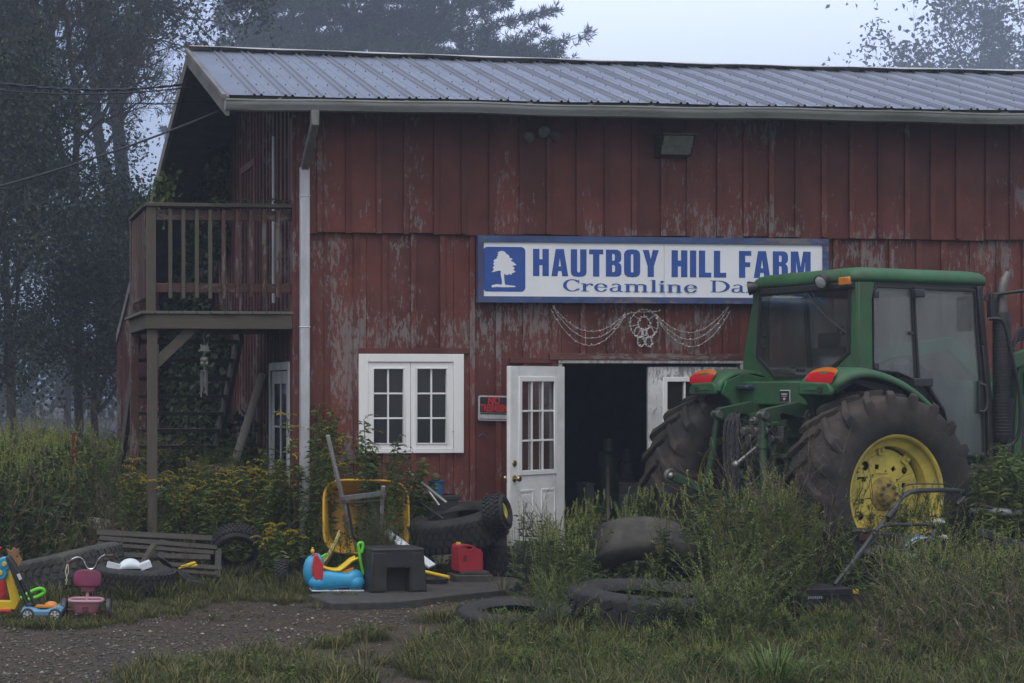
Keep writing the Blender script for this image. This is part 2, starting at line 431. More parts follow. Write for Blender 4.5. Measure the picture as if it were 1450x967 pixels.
# roof
X0 = 2.58
def ribx():
    out = []; x = X0+.26
    out.append((X0, 0))
    while x < XR-.1:
        for o in (0, .068):
            c = x+o; out += [(c-.018, 0), (c-.004, .019), (c+.004, .019), (c+.018, 0)]
        out.append((x+.17, .0)); out.append((x+.176, .004)); out.append((x+.182, 0))
        x += .306
    out.append((XR, 0)); return out
RX = ribx()
def sag(x): return -.05*math.sin((x-X0)/(XR-X0)*math.pi)-.04*(x-X0)/(XR-X0)
def roofsheet(y0, y1, n, lift=.0):
    vs = []; fs = []; k = len(RX); rr = random.Random(2)
    for i in range(n+1):
        y = y0+(y1-y0)*i/n
        for (x, h) in RX:
            t = (y-15.45)/2.52 if y < 17.97 else 1
            vs.append((x, y, roofz(y)+h+sag(x)*max(0, min(1, t))+.004*math.sin(x*3.1+y*2)))
    for i in range(n):
        for j in range(k-1): fs.append((i*k+j, i*k+j+1, (i+1)*k+j+1, (i+1)*k+j))
    return vs, fs
mm, k, b = newmat('galvanised_roof'); v = k.mapped((1, .5, 1)); v1 = k.mapped((1, 1, 1))
n1 = k.noise(2.2, 6, .65, v); n2 = k.noise(14, 6, .7, k.mapped((1, .25, 1)))
cc = k.mix(.5, k.ramp(n1, [(.3, (.095, .105, .135)), (.7, (.18, .195, .24))]), k.ramp(n2, [(.35, (.11, .12, .15)), (.7, (.20, .215, .255))]))
rust = k.noise(1.6, 9, .75, k.mapped((1, .4, 1))); cc = k.mix(k.ramp(rust, [(.60, 0), (.76, .55)]), cc, (.16, .12, .10))
k.link(cc, b.inputs['Base Color']); b.inputs['Metallic'].default_value = .45
k.link(k.ramp(n2, [(.3, .42), (.7, .62)]), b.inputs['Roughness'])
vs, fs = roofsheet(15.42, 17.97, 8); m = MB(BM); m.add(vs, fs)
vs, fs = roofsheet(17.97, 26.2, 3); m.add(vs, fs)
roof = m.build('roof', mm, barn, angle=20)
m = MB(BM); rr = random.Random(6); x = X0+.26
while x < XR-.1:
    for row in range(6):
        for o in (-.06, .12):
            y = 15.55+row*.45+rr.uniform(-.04, .04); xx = x+o
            if y > 17.9: continue
            z = roofz(y)+sag(xx)*(y-15.45)/2.52; m.cyl((xx, y, z), (xx, y-.003, z+.008), .0065, 6)
    x += .306
tag(m.build('roof_screws', mat('rusty_screws', (.035, .03, .03), .7, bump=0), roof), kind='stuff')
# ridge cap
m = MB(BM); N = 40
for s in (-1, 1):
    def fn(u, v, s=s):
        x = X0-.01+(XR-X0)*u; y = 17.97+s*.13*v
        return (x, y, roofz(17.97)+sag(x)+.045-abs(s*.13*v)*.28+.006*math.sin(x*5)*v)
    m.grid(fn, N, 2)
m.build('ridge_cap', mat('ridge_cap_metal', (.50, .48, .46), .5, metal=.3, var=.2, vscale=3, dirt=.7, dirtcol=(.17, .12, .10), dscale=3), roof, solid=.006)
# underside of the roof
m = MB(BM); T = .055
m.add([(X0+.02, 15.48, roofz(15.48)-T), (XR, 15.48, roofz(15.48)-T), (XR, 17.97, roofz(17.97)-T-.08), (X0+.02, 17.97, roofz(17.97)-T-.08), (XR, 26.1, roofz(26.1)-T-.08), (X0+.02, 26.1, roofz(26.1)-T-.08)], [(0, 1, 2, 3), (3, 2, 4, 5)])
x = X0+.08
while x < XR:
    m.beam((x, 15.50, roofz(15.5)-.13), (x, 16.1, roofz(16.1)-.13), .045, .13)
    x += .61
M_soffit = mat('soffit_wood', (.035, .031, .028), .9, var=.3, vscale=5)
m.build('soffit', M_soffit, roof, smooth=False, fixn=False)
# rake fascia, both slopes
M_fas = mat('rake_fascia', (.155, .15, .15), .75, var=.25, vscale=4, dirt=.6, dirtcol=(.06, .055, .045), stretch=(1, .2, 1), bump=.3)
m = MB(BM)
def rake(ya, yb, h, x, off):
    za, zb = roofz(ya)-off, roofz(yb)-off
    m.add([(x-.02, ya, za-h), (x+.02, ya, za-h), (x+.02, ya, za), (x-.02, ya, za), (x-.02, yb, zb-h), (x+.02, yb, zb-h), (x+.02, yb, zb), (x-.02, yb, zb)],
          [(0,3,2,1),(4,5,6,7),(0,1,5,4),(1,2,6,5),(2,3,7,6),(3,0,4,7)])
rake(15.38, 17.968, .19, X0-.01, .0); rake(17.972, 26.2, .15, X0-.01, .0)
rake(15.36, 17.94, .05, X0-.045, -.022)
m.build('rake_fascia', M_fas, roof, bevel=.004)
m = MB(BM); m.bb(X0+.03, XR, 15.455, 15.485, 4.50, 4.625)
m.build('eave_fascia', mat('mossy_eave_board', (.085, .085, .06), .9, var=.3, vscale=6, dirt=.6, dirtcol=(.05, .06, .025), stretch=(.3, 1, 1)), roof)
# gutter: K profile
prof = [(15.45, 4.575), (15.45, 4.48), (15.37, 4.48), (15.36, 4.50), (15.345, 4.52), (15.335, 4.54), (15.335, 4.562), (15.325, 4.565), (15.325, 4.577), (15.345, 4.577), (15.345, 4.57)]
m = MB(BM); K = 44; vs = []; fs = []
for i in range(K+1):
    x = X0-.03+(XR-X0+.03)*i/K; s = .006*math.sin(x*1.7)+.004*math.sin(x*4.1)-.0
    for (y, z) in prof: vs.append((x, y, z+s))
n = len(prof)
for i in range(K):
    for j in range(n-1): fs.append((i*n+j, i*n+j+1, (i+1)*n+j+1, (i+1)*n+j))
m.add(vs, fs); m.prism([(y, z) for y, z in prof[:9]], 0, .003, M=Matrix(((0, 0, 1, X0-.03), (1, 0, 0, 0), (0, 1, 0, 0), (0, 0, 0, 1))))
M_gut = mat('gutter_metal', (.40, .41, .42), .45, metal=.2, var=.15, vscale=3, dirt=.75, dirtcol=(.10, .10, .075), dscale=3, stretch=(.25, 1, 1))
gut = m.build('gutter', M_gut, barn, solid=.003, fixn=False)
x = X0+.5
while x < XR: m = MB(BM); m.beam((x, 15.34, 4.585), (x+.004, 15.46, 4.60), .022, .006); m.build('gutter_strap', M_gut, gut); x += .62
# downspout
m = MB(BM); xd = 3.425
m.bb(xd-.040, xd+.040, 15.36, 15.44, 4.33, 4.485)
m.beam((xd, 15.40, 4.36), (xd, YW-.085, 3.98), .078, .07, up=(0, 1, 0)); 
dsp = m.build('downspout_elbow', mat('dark_downspout', (.20, .20, .19), .6, var=.3, vscale=5, dirt=.7, dirtcol=(.09, .08, .06)), barn, bevel=.012)  # elbow is a darker grey than the pipe below
m = MB(BM); m.bb(xd-.048, xd+.048, YW-.125, YW-.053, .12, 4.0)
for z in (.9, 2.4, 3.7): m.bb(xd-.054, xd+.054, YW-.13, YW-.05, z, z+.02)
m.build('downspout', M_alum, barn, bevel=.01)
# window
m = MB(BM); Y0 = YW
a, b_, c, d = 3.99, 5.07, 1.15, 2.147
m.bb(a, a+.095, Y0-.035, Y0+.004, c, d); m.bb(b_-.105, b_, Y0-.035, Y0+.004, c, d)
m.bb(a+.095, b_-.105, Y0-.036, Y0+.004, d-.08, d); m.bb(a+.095, b_-.105, Y0-.036, Y0+.004, c, c+.035)
wfr = m.build('window', M_whitev, barn, bevel=.003, seg=1)
m = MB(BM)
for (g0, g1, f0, f1) in ((4.145, 4.452, 4.087, 4.522), (4.592, 4.895, 4.527, 4.963)):
    z0, z1 = 1.252, 1.998
    m.bb(f0, g0, Y0-.02, Y0+.03, 1.188, 2.064); m.bb(g1, f1, Y0-.02, Y0+.03, 1.188, 2.064)
    m.bb(g0, g1, Y0-.019, Y0+.03, z1, 2.064); m.bb(g0, g1, Y0-.019, Y0+.03, 1.188, z0)
    for e0, e1, e2, e3 in ((g0-.012, g1+.012, z1, z1+.012), (g0-.012, g1+.012, z0-.012, z0), (g0-.012, g0, z0, z1), (g1, g1+.012, z0, z1)): m.bb(e0, e1, Y0-.028, Y0-.0185, e2, e3)
    gx = (g0+g1)/2; m.bb(gx-.0085, gx+.0085, Y0-.004, Y0+.014, z0, z1)
    for i in (1, 2): zz = z0+(z1-z0)*i/3; m.bb(g0, gx-.0085, Y0-.003, Y0+.013, zz-.0085, zz+.0085); m.bb(gx+.0085, g1, Y0-.003, Y0+.013, zz-.0085, zz+.0085)
m.build('sash', M_whitev, wfr, bevel=.002, seg=1)
m = MB(BM)
for g0, g1 in ((4.14, 4.457), (4.587, 4.90)): m.bb(g0, g1, Y0+.015, Y0+.019, 1.248, 2.0)
M_glass = glassmat('window_glass', film=.10, filmcol=(.12, .125, .13), refl=.35, tint=(.5, .53, .53))
m.build('glass', M_glass, wfr, smooth=False)
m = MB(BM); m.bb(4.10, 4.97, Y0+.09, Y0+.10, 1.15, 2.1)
m.build('painted_dark', mat('window_dark', (.04, .042, .045), .9), wfr, smooth=False)  # near-black sheet paints the unlit room behind the panes
# trims over window and door
m = MB(BM)
m.bb(3.985, 5.13, YW-.03, YW-.002, 2.152, 2.205); m.bb(5.55, 6.05, YW-.03, YW-.002, 2.055, 2.11)
m.build('window_head_trim', M_redtrim, barn, bevel=.003)
m = MB(BM); m.bb(5.96, 8.06, YW-.05, YW-.026, 2.09, 2.155); m.build('door_head_trim', wood('door_head_wood', None, (.12, .045, .035), .9, 'X'), barn, bevel=.003)
M_peel = wood('peeling_white', None, (.66, .68, .70), .86, 'Z', grey=(.15, .155, .165))
M_jamb = wood('weathered_jamb', None, (.45, .45, .43), 1.0, 'Z', grey=(.17, .16, .15))
m = MB(BM)
m.bb(6.055, 8.06, YW-.045, YW+.06, 2.055, 2.085); m.bb(7.99, 8.05, YW-.04, YW+.06, 0, 2.053)
m.bb(6.06, 6.098, YW-.035, YW+.06, 0, 2.053); m.bb(6.10, 7.99, YW-.02, YW+.10, 0, .06)
m.build('door_frame', M_jamb, barn, bevel=.003)
M_brass = mat('brass', (.55, .40, .16), .35, metal=1, var=.3, vscale=20, dirt=.5, dirtcol=(.1, .08, .05), bump=0)
def door_leaf(w, M, paint, knob, label, back):
    h = 2.02; th = .042
    m = MB(M); lx0, lx1, lz0, lz1 = w*.17, w*.84, .955, 1.905
    m.bb(0, lx0, -th/2, th/2, .01, h); m.bb(lx1, w, -th/2, th/2, .01, h)
    m.bb(lx0, lx1, -th/2, th/2, lz1, h); m.bb(lx0, lx1, -th/2, th/2, .01, lz0)
    leaf = m.build('door', paint, barn, bevel=.003, seg=1, label=label)
    for sgn in (-1, 1):
        pass
    m = MB(M)
    for s in (-1, 1):
        y0, y1 = s*(th/2-.001), s*(th/2+.012)
        o = .035
        m.bb(lx0-.01, lx0+o, y0, y1, lz0-.01, lz1+.01); m.bb(lx1-o, lx1+.01, y0, y1, lz0-.01, lz1+.01)
        m.bb(lx0+o, lx1-o, y0, y1, lz1-o, lz1+.01); m.bb(lx0+o, lx1-o, y0, y1, lz0-.01, lz0+o)
        for i in (1, 2):
            gx = lx0+o+(lx1-lx0-2*o)*i/3; m.bb(gx-.009, gx+.009, s*.006, s*.022, lz0+o, lz1-o)
            gz = lz0+o+(lz1-lz0-2*o)*i/3
            xs = [lx0+o]+[lx0+o+(lx1-lx0-2*o)*q/3 for q in (1, 2)]+[lx1-o]
            for q in range(3): m.bb(xs[q]+(.009 if q else 0), xs[q+1]-(.009 if q < 2 else 0), s*.006, s*.0215, gz-.009, gz+.009)
    m.build('glazing_bars', M_whitev, leaf, bevel=.002, seg=1)
    m = MB(M); m.bb(lx0+.002, lx1-.002, -.003, .003, lz0+.002, lz1-.002); m.build('glass', M_glass2, leaf, smooth=False)
    m = MB(M)
    for s in (-1, 1):
        for (pa, pb) in ((.18, .44), (.58, .84)):
            y1 = s*(th/2+.006); za, zb = .17, .80
            for q in ((w*pa, w*pb, zb-.018, zb), (w*pa, w*pb, za, za+.018), (w*pa, w*pa+.018, za+.018, zb-.018), (w*pb-.018, w*pb, za+.018, zb-.018)):
                m.bb(q[0], q[1], s*(th/2-.001), y1, q[2], q[3])
            m.bb(w*pa+.045, w*pb-.045, s*(th/2-.001), s*(th/2+.004), za+.05, zb-.05)
    m.build('panel_moulding', paint, leaf, bevel=.002, seg=1)
    if knob:
        m = MB(M); kx = w-.065
        for s in (-1, 1):
            m.lathe([(0, 0), (.033, 0), (.033, .006), (.012, .012), (.011, .035), (.024, .045), (.030, .058), (.024, .073), (0, .076)], 16, (kx, s*th/2, .915), (0, s, 0))
        m.build('knob', M_brass, leaf); m = MB(M)
        for s in (-1, 1): m.lathe([(0, 0), (.032, 0), (.030, .01), (.018, .014), (0, .014)], 16, (kx, s*th/2, 1.065), (0, s, 0))
        m.build('deadbolt', M_brass, leaf)
    return leaf
M_glass2 = glassmat('door_glass', film=.06, filmcol=(.22, .2, .2), refl=.25, tint=(.85, .85, .85))
a = R(180+34)
door_leaf(.90, BM @ Txyz(6.105, YW-.03, .0, rz=a), M_white, True, 'white panelled door standing open with nine panes and brass knob', 1)
door_leaf(.96, BM @ Txyz(7.015, YW+.01, .0), M_peel, False, 'closed door with peeling white paint over grey', 1)
# side door in the gable, with a window light
m = MB(BM); x = XC
m.bb(x-.03, x+.02, 16.10, 16.18, 0, 2.07); m.bb(x-.03, x+.02, 17.08, 17.16, 0, 2.07); m.bb(x-.03, x+.02, 16.18, 17.08, 1.99, 2.07)
sdr = m.build('side_door', M_alum, barn, bevel=.003)
m = MB(BM @ Matrix.Translation((0, -.5, 0))); m.bb(x-.01, x+.01, 16.69, 16.82, .03, 1.98); m.bb(x-.01, x+.01, 17.44, 17.57, .03, 1.98); m.bb(x-.01, x+.01, 16.82, 17.44, .03, .95); m.bb(x-.01, x+.01, 16.82, 17.44, 1.85, 1.98)
m.bb(x-.012, x+.012, 17.12, 17.14, .95, 1.85); m.bb(x-.012, x+.012, 16.82, 17.44, 1.39, 1.41)
m.build('side_door_leaf', M_alum, sdr); m = MB(BM); m.bb(x-.003, x+.003, 16.32, 16.94, .95, 1.85); m.build('glass', M_glass, sdr, smooth=False)
# white conduit up the gable
m = MB(BM); m.cyl((XC-.04, 16.83, 2.7), (XC-.04, 16.83, 4.45), .02, 8); m.build('conduit', M_alum, barn)
# shallow frame and shutters on the gable, upper level door (loft door)
m = MB(BM); m.bb(XC-.03, XC+.0, 18.0, 18.09, 2.55, 4.4); m.bb(XC-.03, XC+.0, 18.85, 18.94, 2.55, 4.4); m.bb(XC-.031, XC+.0, 18.09, 18.85, 4.32, 4.4)
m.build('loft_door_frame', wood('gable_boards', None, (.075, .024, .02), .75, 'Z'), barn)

# ------------------------------------------------------------------ balcony (part of the barn)
m = MB(BM); BX0, BX1, BY0, BY1 = 1.84, XC-.03, YW+.0, YW+1.45
m.bb(BX0, BX1, BY0-.04, BY0-.001, 2.39, 2.535); m.bb(BX0, BX1, BY1, BY1+.04, 2.39, 2.535); m.bb(BX0-.001, BX0+.039, BY0, BY1, 2.39, 2.534)
for i in range(3): m.bb(BX0+.4+i*.4, BX0+.44+i*.4, BY0, BY1, 2.40, 2.533)
bal = m.build('balcony', M_grey, barn, bevel=.004)
m = MB(BM); r = random.Random(3); xx = BX0-.05
while xx < BX1-.1: m.bb(xx+.003, xx+.137, BY0-.06+r.uniform(-.008, .008), BY1+.05, 2.537, 2.565); xx += .14
m.build('deck_boards', wood('deck_wood', (.1, .09, .08), axis='Y', green=.5), bal, bevel=.003)
m = MB(BM); m.bb(BX0+.02, BX0+.11, BY0+.0, BY0+.09, 2.566, 3.60); m.build('corner_post', M_greyz, bal, bevel=.004)
m = MB(BM); m.bb(BX0, BX0+.10, BY1-.1, BY1, 2.566, 3.60); m.build('rear_post', M_redpost, bal, bevel=.004)
m = MB(BM); m.bb(BX0+.0, BX1, BY0-.02, BY0+.12, 3.602, 3.638); m.bb(BX0-.01, BX0+.13, BY0+.12, BY1, 3.603, 3.639)
m.build('handrail', M_grey, bal, bevel=.005)
m = MB(BM); m.bb(BX0+.11, BX1, BY0+.05, BY0+.088, 3.475, 3.575); m.bb(BX0+.11, BX1, BY0+.05, BY0+.088, 2.755, 2.845)
m.bb(BX0+.05, BX0+.088, BY0+.09, BY1-.1, 3.475, 3.575); m.bb(BX0+.05, BX0+.088, BY0+.09, BY1-.1, 2.755, 2.845)
m.build('rail', wood('stained_rail_x', None, (.075, .034, .026), .95, 'X', grey=(.10, .085, .075)), bal, bevel=.004)
for i, px in enumerate((241, 259.6, 278.6, 297.5, 316.5, 336, 355, 373.5, 393)):
    x = PY(px, 350, BY0+.03).x; m = MB(BM); z0 = 2.70+rb.uniform(-.012, .012)
    m.bb(x-.019, x+.019, BY0+.012, BY0+.048, z0, 3.58); m.build('baluster', M_greyz if i < 4 else M_redpost, bal, bevel=.003)
for i in range(8):
    y = BY0+.2+i*.15; m = MB(BM); m.bb(BX0+.012, BX0+.048, y-.045, y+.045, 2.70, 3.58); m.build('baluster', M_redpost, bal, bevel=.003)
m = MB(BM); m.bb(BX0+.03, BX0+.125, BY0+.0, BY0+.09, 0, 2.388); m.build('post', M_greyz, bal, bevel=.005)
m = MB(BM); m.bb(BX0-.0, BX0+.09, BY1-.12, BY1-.02, 0, 2.388); m.build('post', M_redpost, bal, bevel=.005)
m = MB(BM); p = PY(213, 522, BY0+.03); q = PY(276, 458, BY0+.03); m.beam((p.x, BY0+.045, p.z), (q.x, BY0+.045, 2.42), .04, .10); m.build('brace', M_grey, bal)
# staircase behind the balcony
m = MB(BM)
for x in (1.94, 3.06): m.beam((x, BY1+.05, 2.42), (x, BY1+2.9, .05), .045, .24)
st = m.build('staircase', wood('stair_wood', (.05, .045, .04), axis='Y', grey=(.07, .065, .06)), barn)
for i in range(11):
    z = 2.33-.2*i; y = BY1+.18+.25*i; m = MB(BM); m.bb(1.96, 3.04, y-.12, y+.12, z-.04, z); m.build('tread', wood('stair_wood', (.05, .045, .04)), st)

# ------------------------------------------------------------------ wires
M_wire = mat('wire', (.018, .018, .02), .6, bump=0)
def wire(name, p, q, sagm, r, label, twist=0, group=None):
    p, q = Vector(p), Vector(q); n = 40; pts = []
    for i in range(n+1):
        t = i/n; v = p.lerp(q, t); v.z -= sagm*4*t*(1-t); pts.append(v)
    m = MB()
    if twist:
        for k in (0, 1):
            m.tube([v+Vector((0, twist*math.cos(i*1.9+k*3.14), twist*math.sin(i*1.9+k*3.14))) for i, v in enumerate(pts)], r, 5)
    else: m.tube(pts, r, 6)
    return tag(m.build(name, M_wire), label, 'cable', group)
wire('power_cable', PX(262, 119, 2.55), PY(-420, 10, 13), .28, .009, 'topmost thick twisted cable running left from the barn peak', .010, 'cables into the gable')
wire('power_cable', PX(283, 121, 2.62), PY(-420, 42, 13.2), .26, .008, 'second cable just under the thick twisted one, crossing the bare trees', 0, 'cables into the gable')
wire('telephone_cable', PX(300, 146, 2.9), PY(-420, 95, 13.5), .10, .006, 'thin level cable below the two thick ones, running left from the gable', 0, 'cables into the gable')
wire('drop_cable', PX(320, 153, 2.66), PY(-300, 330, 12.5), .12, .011, 'low sagging cable from the eave corner down across the left trees', 0, 'cables into the gable')

# ------------------------------------------------------------------ farm sign
sg = thing('farm_sign', 'long white farm sign with blue lettering and weathered blue frame', 'sign', (7.05, YW-.05, 3.0))
SX0, SX1, SZ0, SZ1 = 5.19, 8.90, 2.665, 3.337
ys = YW-.085
m = MB(Matrix.Translation((-7.05, -(YW-.05), -3.0)))
Ms = Matrix.Translation((-7.05, -(YW-.05), -3.0))
m.bb(SX0, SX1, ys-.03, ys+.03, SZ1-.062, SZ1); m.bb(SX0, SX1, ys-.03, ys+.03, SZ0, SZ0+.062)
m.bb(SX0, SX0+.06, ys-.029, ys+.03, SZ0+.062, SZ1-.062); m.bb(SX1-.06, SX1, ys-.029, ys+.03, SZ0+.062, SZ1-.062)
m.build('frame', wood('blue_frame', None, (.06, .10, .24), .75, 'X', grey=(.13, .12, .12)), sg, bevel=.004)
M_signw = mat('sign_white', (.80, .83, .88), .45, var=.03, vscale=2, bump=.0, dirt=.15, dirtcol=(.5, .5, .5))
m = MB(Ms); m.bb(SX0+.055, 7.143, ys-.012, ys+.02, SZ0+.05, SZ1-.05); m.bb(7.147, SX1-.055, ys-.012, ys+.02, SZ0+.05, SZ1-.05)
m.build('board', M_signw, sg, smooth=False)
M_blue = mat('sign_blue', (.022, .085, .36), .45, var=.08, vscale=6, bump=0)
def spx(x, y): p = PY(x, y, ys-.015); return p.x, p.z
# lettering space: map a (u,v) plane onto the sign, 1 unit = 1 m
def sign_M(off): return Ms @ Matrix(((1, 0, 0, 0), (0, 0, 1, ys-.012-off), (0, 1, 0, 0), (0, 0, 0, 1)))
def rr_poly(x0, x1, z0, z1, r, n=6):
    P = []
    for cx, cz, a0 in ((x1-r, z1-r, 0), (x0+r, z1-r, 90), (x0+r, z0+r, 180), (x1-r, z0+r, 270)):
        for k in range(n+1): a = R(a0+90*k/n); P.append((cx+r*math.cos(a), cz+r*math.sin(a)))
    return P
ex0, ez1 = spx(684.2, 349.2); ex1, ez0 = spx(744, 413)
m = MB(sign_M(.002)); m.flat(rr_poly(ex0, ex1, ez0, ez1, .045)); m.build('emblem', M_blue, sg, smooth=False, fixn=False)
tree_o = [(270,135),(285,137),(298,146),(305,158),(322,166),(331,180),(326,186),(350,194),(352,202),(338,206),(346,216),(362,222),(372,232),(383,242),(368,246),(350,248),(356,256),(368,262),(366,272),(358,280),(376,292),(366,300),(350,304),(346,314),(336,318),(326,308),(320,318),(304,319),(290,308),(289,330),(292,365),(296,392),(330,396),(376,402),(372,410),(300,412),(230,410),(196,413),(192,402),(200,395),(232,388),(272,392),(272,360),(262,310),(264,290),(250,284),(232,290),(214,294),(192,297),(205,286),(212,272),(200,262),(210,256),(214,242),(204,236),(214,222),(208,208),(220,198),(236,192),(232,180),(246,174),(236,164),(248,156),(238,148),(252,140)]
def s4(p): return spx(660+p[0]/5.37, 330+p[1]/5.37)
m = MB(sign_M(.004)); m.flat([s4(p) for p in tree_o]); m.build('emblem_tree', M_signw, sg, smooth=False, fixn=False)
# heavy condensed capitals: outlines in a 1-high cell
def rnd(x0, x1, y0, y1, r, tl=1, tr=1, br=1, bl=1, n=5):
    P = []
    for cx, cy, a0, on, px, py in ((x1-r, y1-r, 0, tr, x1, y1), (x0+r, y1-r, 90, tl, x0, y1), (x0+r, y0+r, 180, bl, x0, y0), (x1-r, y0+r, 270, br, x1, y0)):
        if on:
            for k in range(n+1): a = R(a0+90*k/n); P.append((cx+r*math.cos(a), cy+r*math.sin(a)))
        else: P.append((px, py))
    return P
s_ = .25; w_ = .62
G = {
 'H': (w_, [[(0,0),(s_,0),(s_,.40),(w_-s_,.40),(w_-s_,0),(w_,0),(w_,1),(w_-s_,1),(w_-s_,.62),(s_,.62),(s_,1),(0,1)]]),
 'A': (.66, [[(0,0),(.235,0),(.262,.19),(.398,.19),(.425,0),(.66,0),(.49,1),(.17,1)], [(.285,.36),(.33,.68),(.375,.36)]]),
 'U': (w_, [[(0,1),(0,.16),(.03,.06),(.12,0),(.31,-.02),(.50,0),(.59,.06),(.62,.16),(.62,1),(.37,1),(.37,.20),(.34,.15),(.31,.14),(.28,.15),(.25,.20),(.25,1)]]),
 'T': (.56, [[(.155,0),(.405,0),(.405,.82),(.56,.82),(.56,1),(0,1),(0,.82),(.155,.82)]]),
 'B': (w_, [[(0,0),(.44,0),(.55,.03),(.61,.10),(.62,.20),(.62,.37),(.59,.46),(.50,.52),(.58,.57),(.61,.64),(.61,.84),(.57,.94),(.46,1),(0,1)], [(.25,.17),(.25,.43),(.33,.43),(.365,.38),(.365,.22),(.33,.17)], [(.25,.59),(.25,.84),(.32,.84),(.355,.80),(.355,.63),(.32,.59)]]),
 'O': (.64, [[(.32,-.02),(.51,0),(.61,.07),(.64,.18),(.64,.82),(.61,.93),(.51,1),(.32,1.02),(.13,1),(.03,.93),(0,.82),(0,.18),(.03,.07),(.13,0)], [(.32,.15),(.285,.17),(.27,.21),(.27,.79),(.285,.83),(.32,.85),(.355,.83),(.37,.79),(.37,.21),(.355,.17)]]),
 'Y': (.64, [[(.195,0),(.445,0),(.445,.40),(.64,1),(.40,1),(.32,.66),(.24,1),(0,1),(.195,.40)]]),
 'I': (.25, [[(0,0),(.25,0),(.25,1),(0,1)]]),
 'L': (.49, [[(0,0),(.49,0),(.49,.18),(.25,.18),(.25,1),(0,1)]]),
 'F': (.49, [[(0,0),(.25,0),(.25,.40),(.45,.40),(.45,.58),(.25,.58),(.25,.82),(.49,.82),(.49,1),(0,1)]]),
 'R': (w_, [[(0,0),(.25,0),(.25,.45),(.31,.45),(.355,.41),(.355,.06),(.38,0),(.62,0),(.605,.06),(.605,.38),(.58,.47),(.50,.53),(.58,.59),(.61,.68),(.61,.84),(.57,.94),(.46,1),(0,1)], [(.25,.60),(.25,.84),(.32,.84),(.355,.80),(.355,.64),(.32,.60)]]),
 'M': (.80, [[(0,0),(.22,0),(.22,.62),(.31,0),(.49,0),(.58,.62),(.58,0),(.80,0),(.80,1),(.50,1),(.40,.42),(.30,1),(0,1)]]),
}
def word(mb, s, x0, x1, zb0, zb1, zh0, zh1):
    """letters of s between x0 and x1, baseline zb, cap height line zh"""
    gap = .10; tot = sum(G[c][0] for c in s)+gap*(len(s)-1); sc = (x1-x0)/tot; x = 0
    for c in s:
        w, loops = G[c]; L_ = []
        for lp in loops: L_.append([((x0+(x+p[0])*sc), 0 if False else (lambda t, q: (zb0+(zb1-zb0)*t)+q*((zh0+(zh1-zh0)*t)-(zb0+(zb1-zb0)*t)))(((x+p[0])*sc)/(x1-x0), p[1])) for p in lp])
        mb.flat(L_[0], 0, holes=L_[1:]); x += w+gap
m = MB(sign_M(.002))
for s, a, b_ in (('HAUTBOY', 754.8, 933), ('HILL', 951, 1028.5), ('FARM', 1046.5, 1148)):
    xa, zb0 = spx(a, 391); xb, zb1 = spx(b_, 391+(b_-a)*.0165)
    _, zh0 = spx(a, 352.2+(a-755)*.010); _, zh1 = spx(b_, 352.2+(b_-755)*.0105)
    _, zb0 = spx(a, 390.7+(a-755)*.0085); _, zb1 = spx(b_, 390.7+(b_-755)*.0085)
    word(m, s, xa, xb, zb0, zb1, zh0, zh1)
m.build('lettering', M_blue, sg, smooth=False, fixn=False)
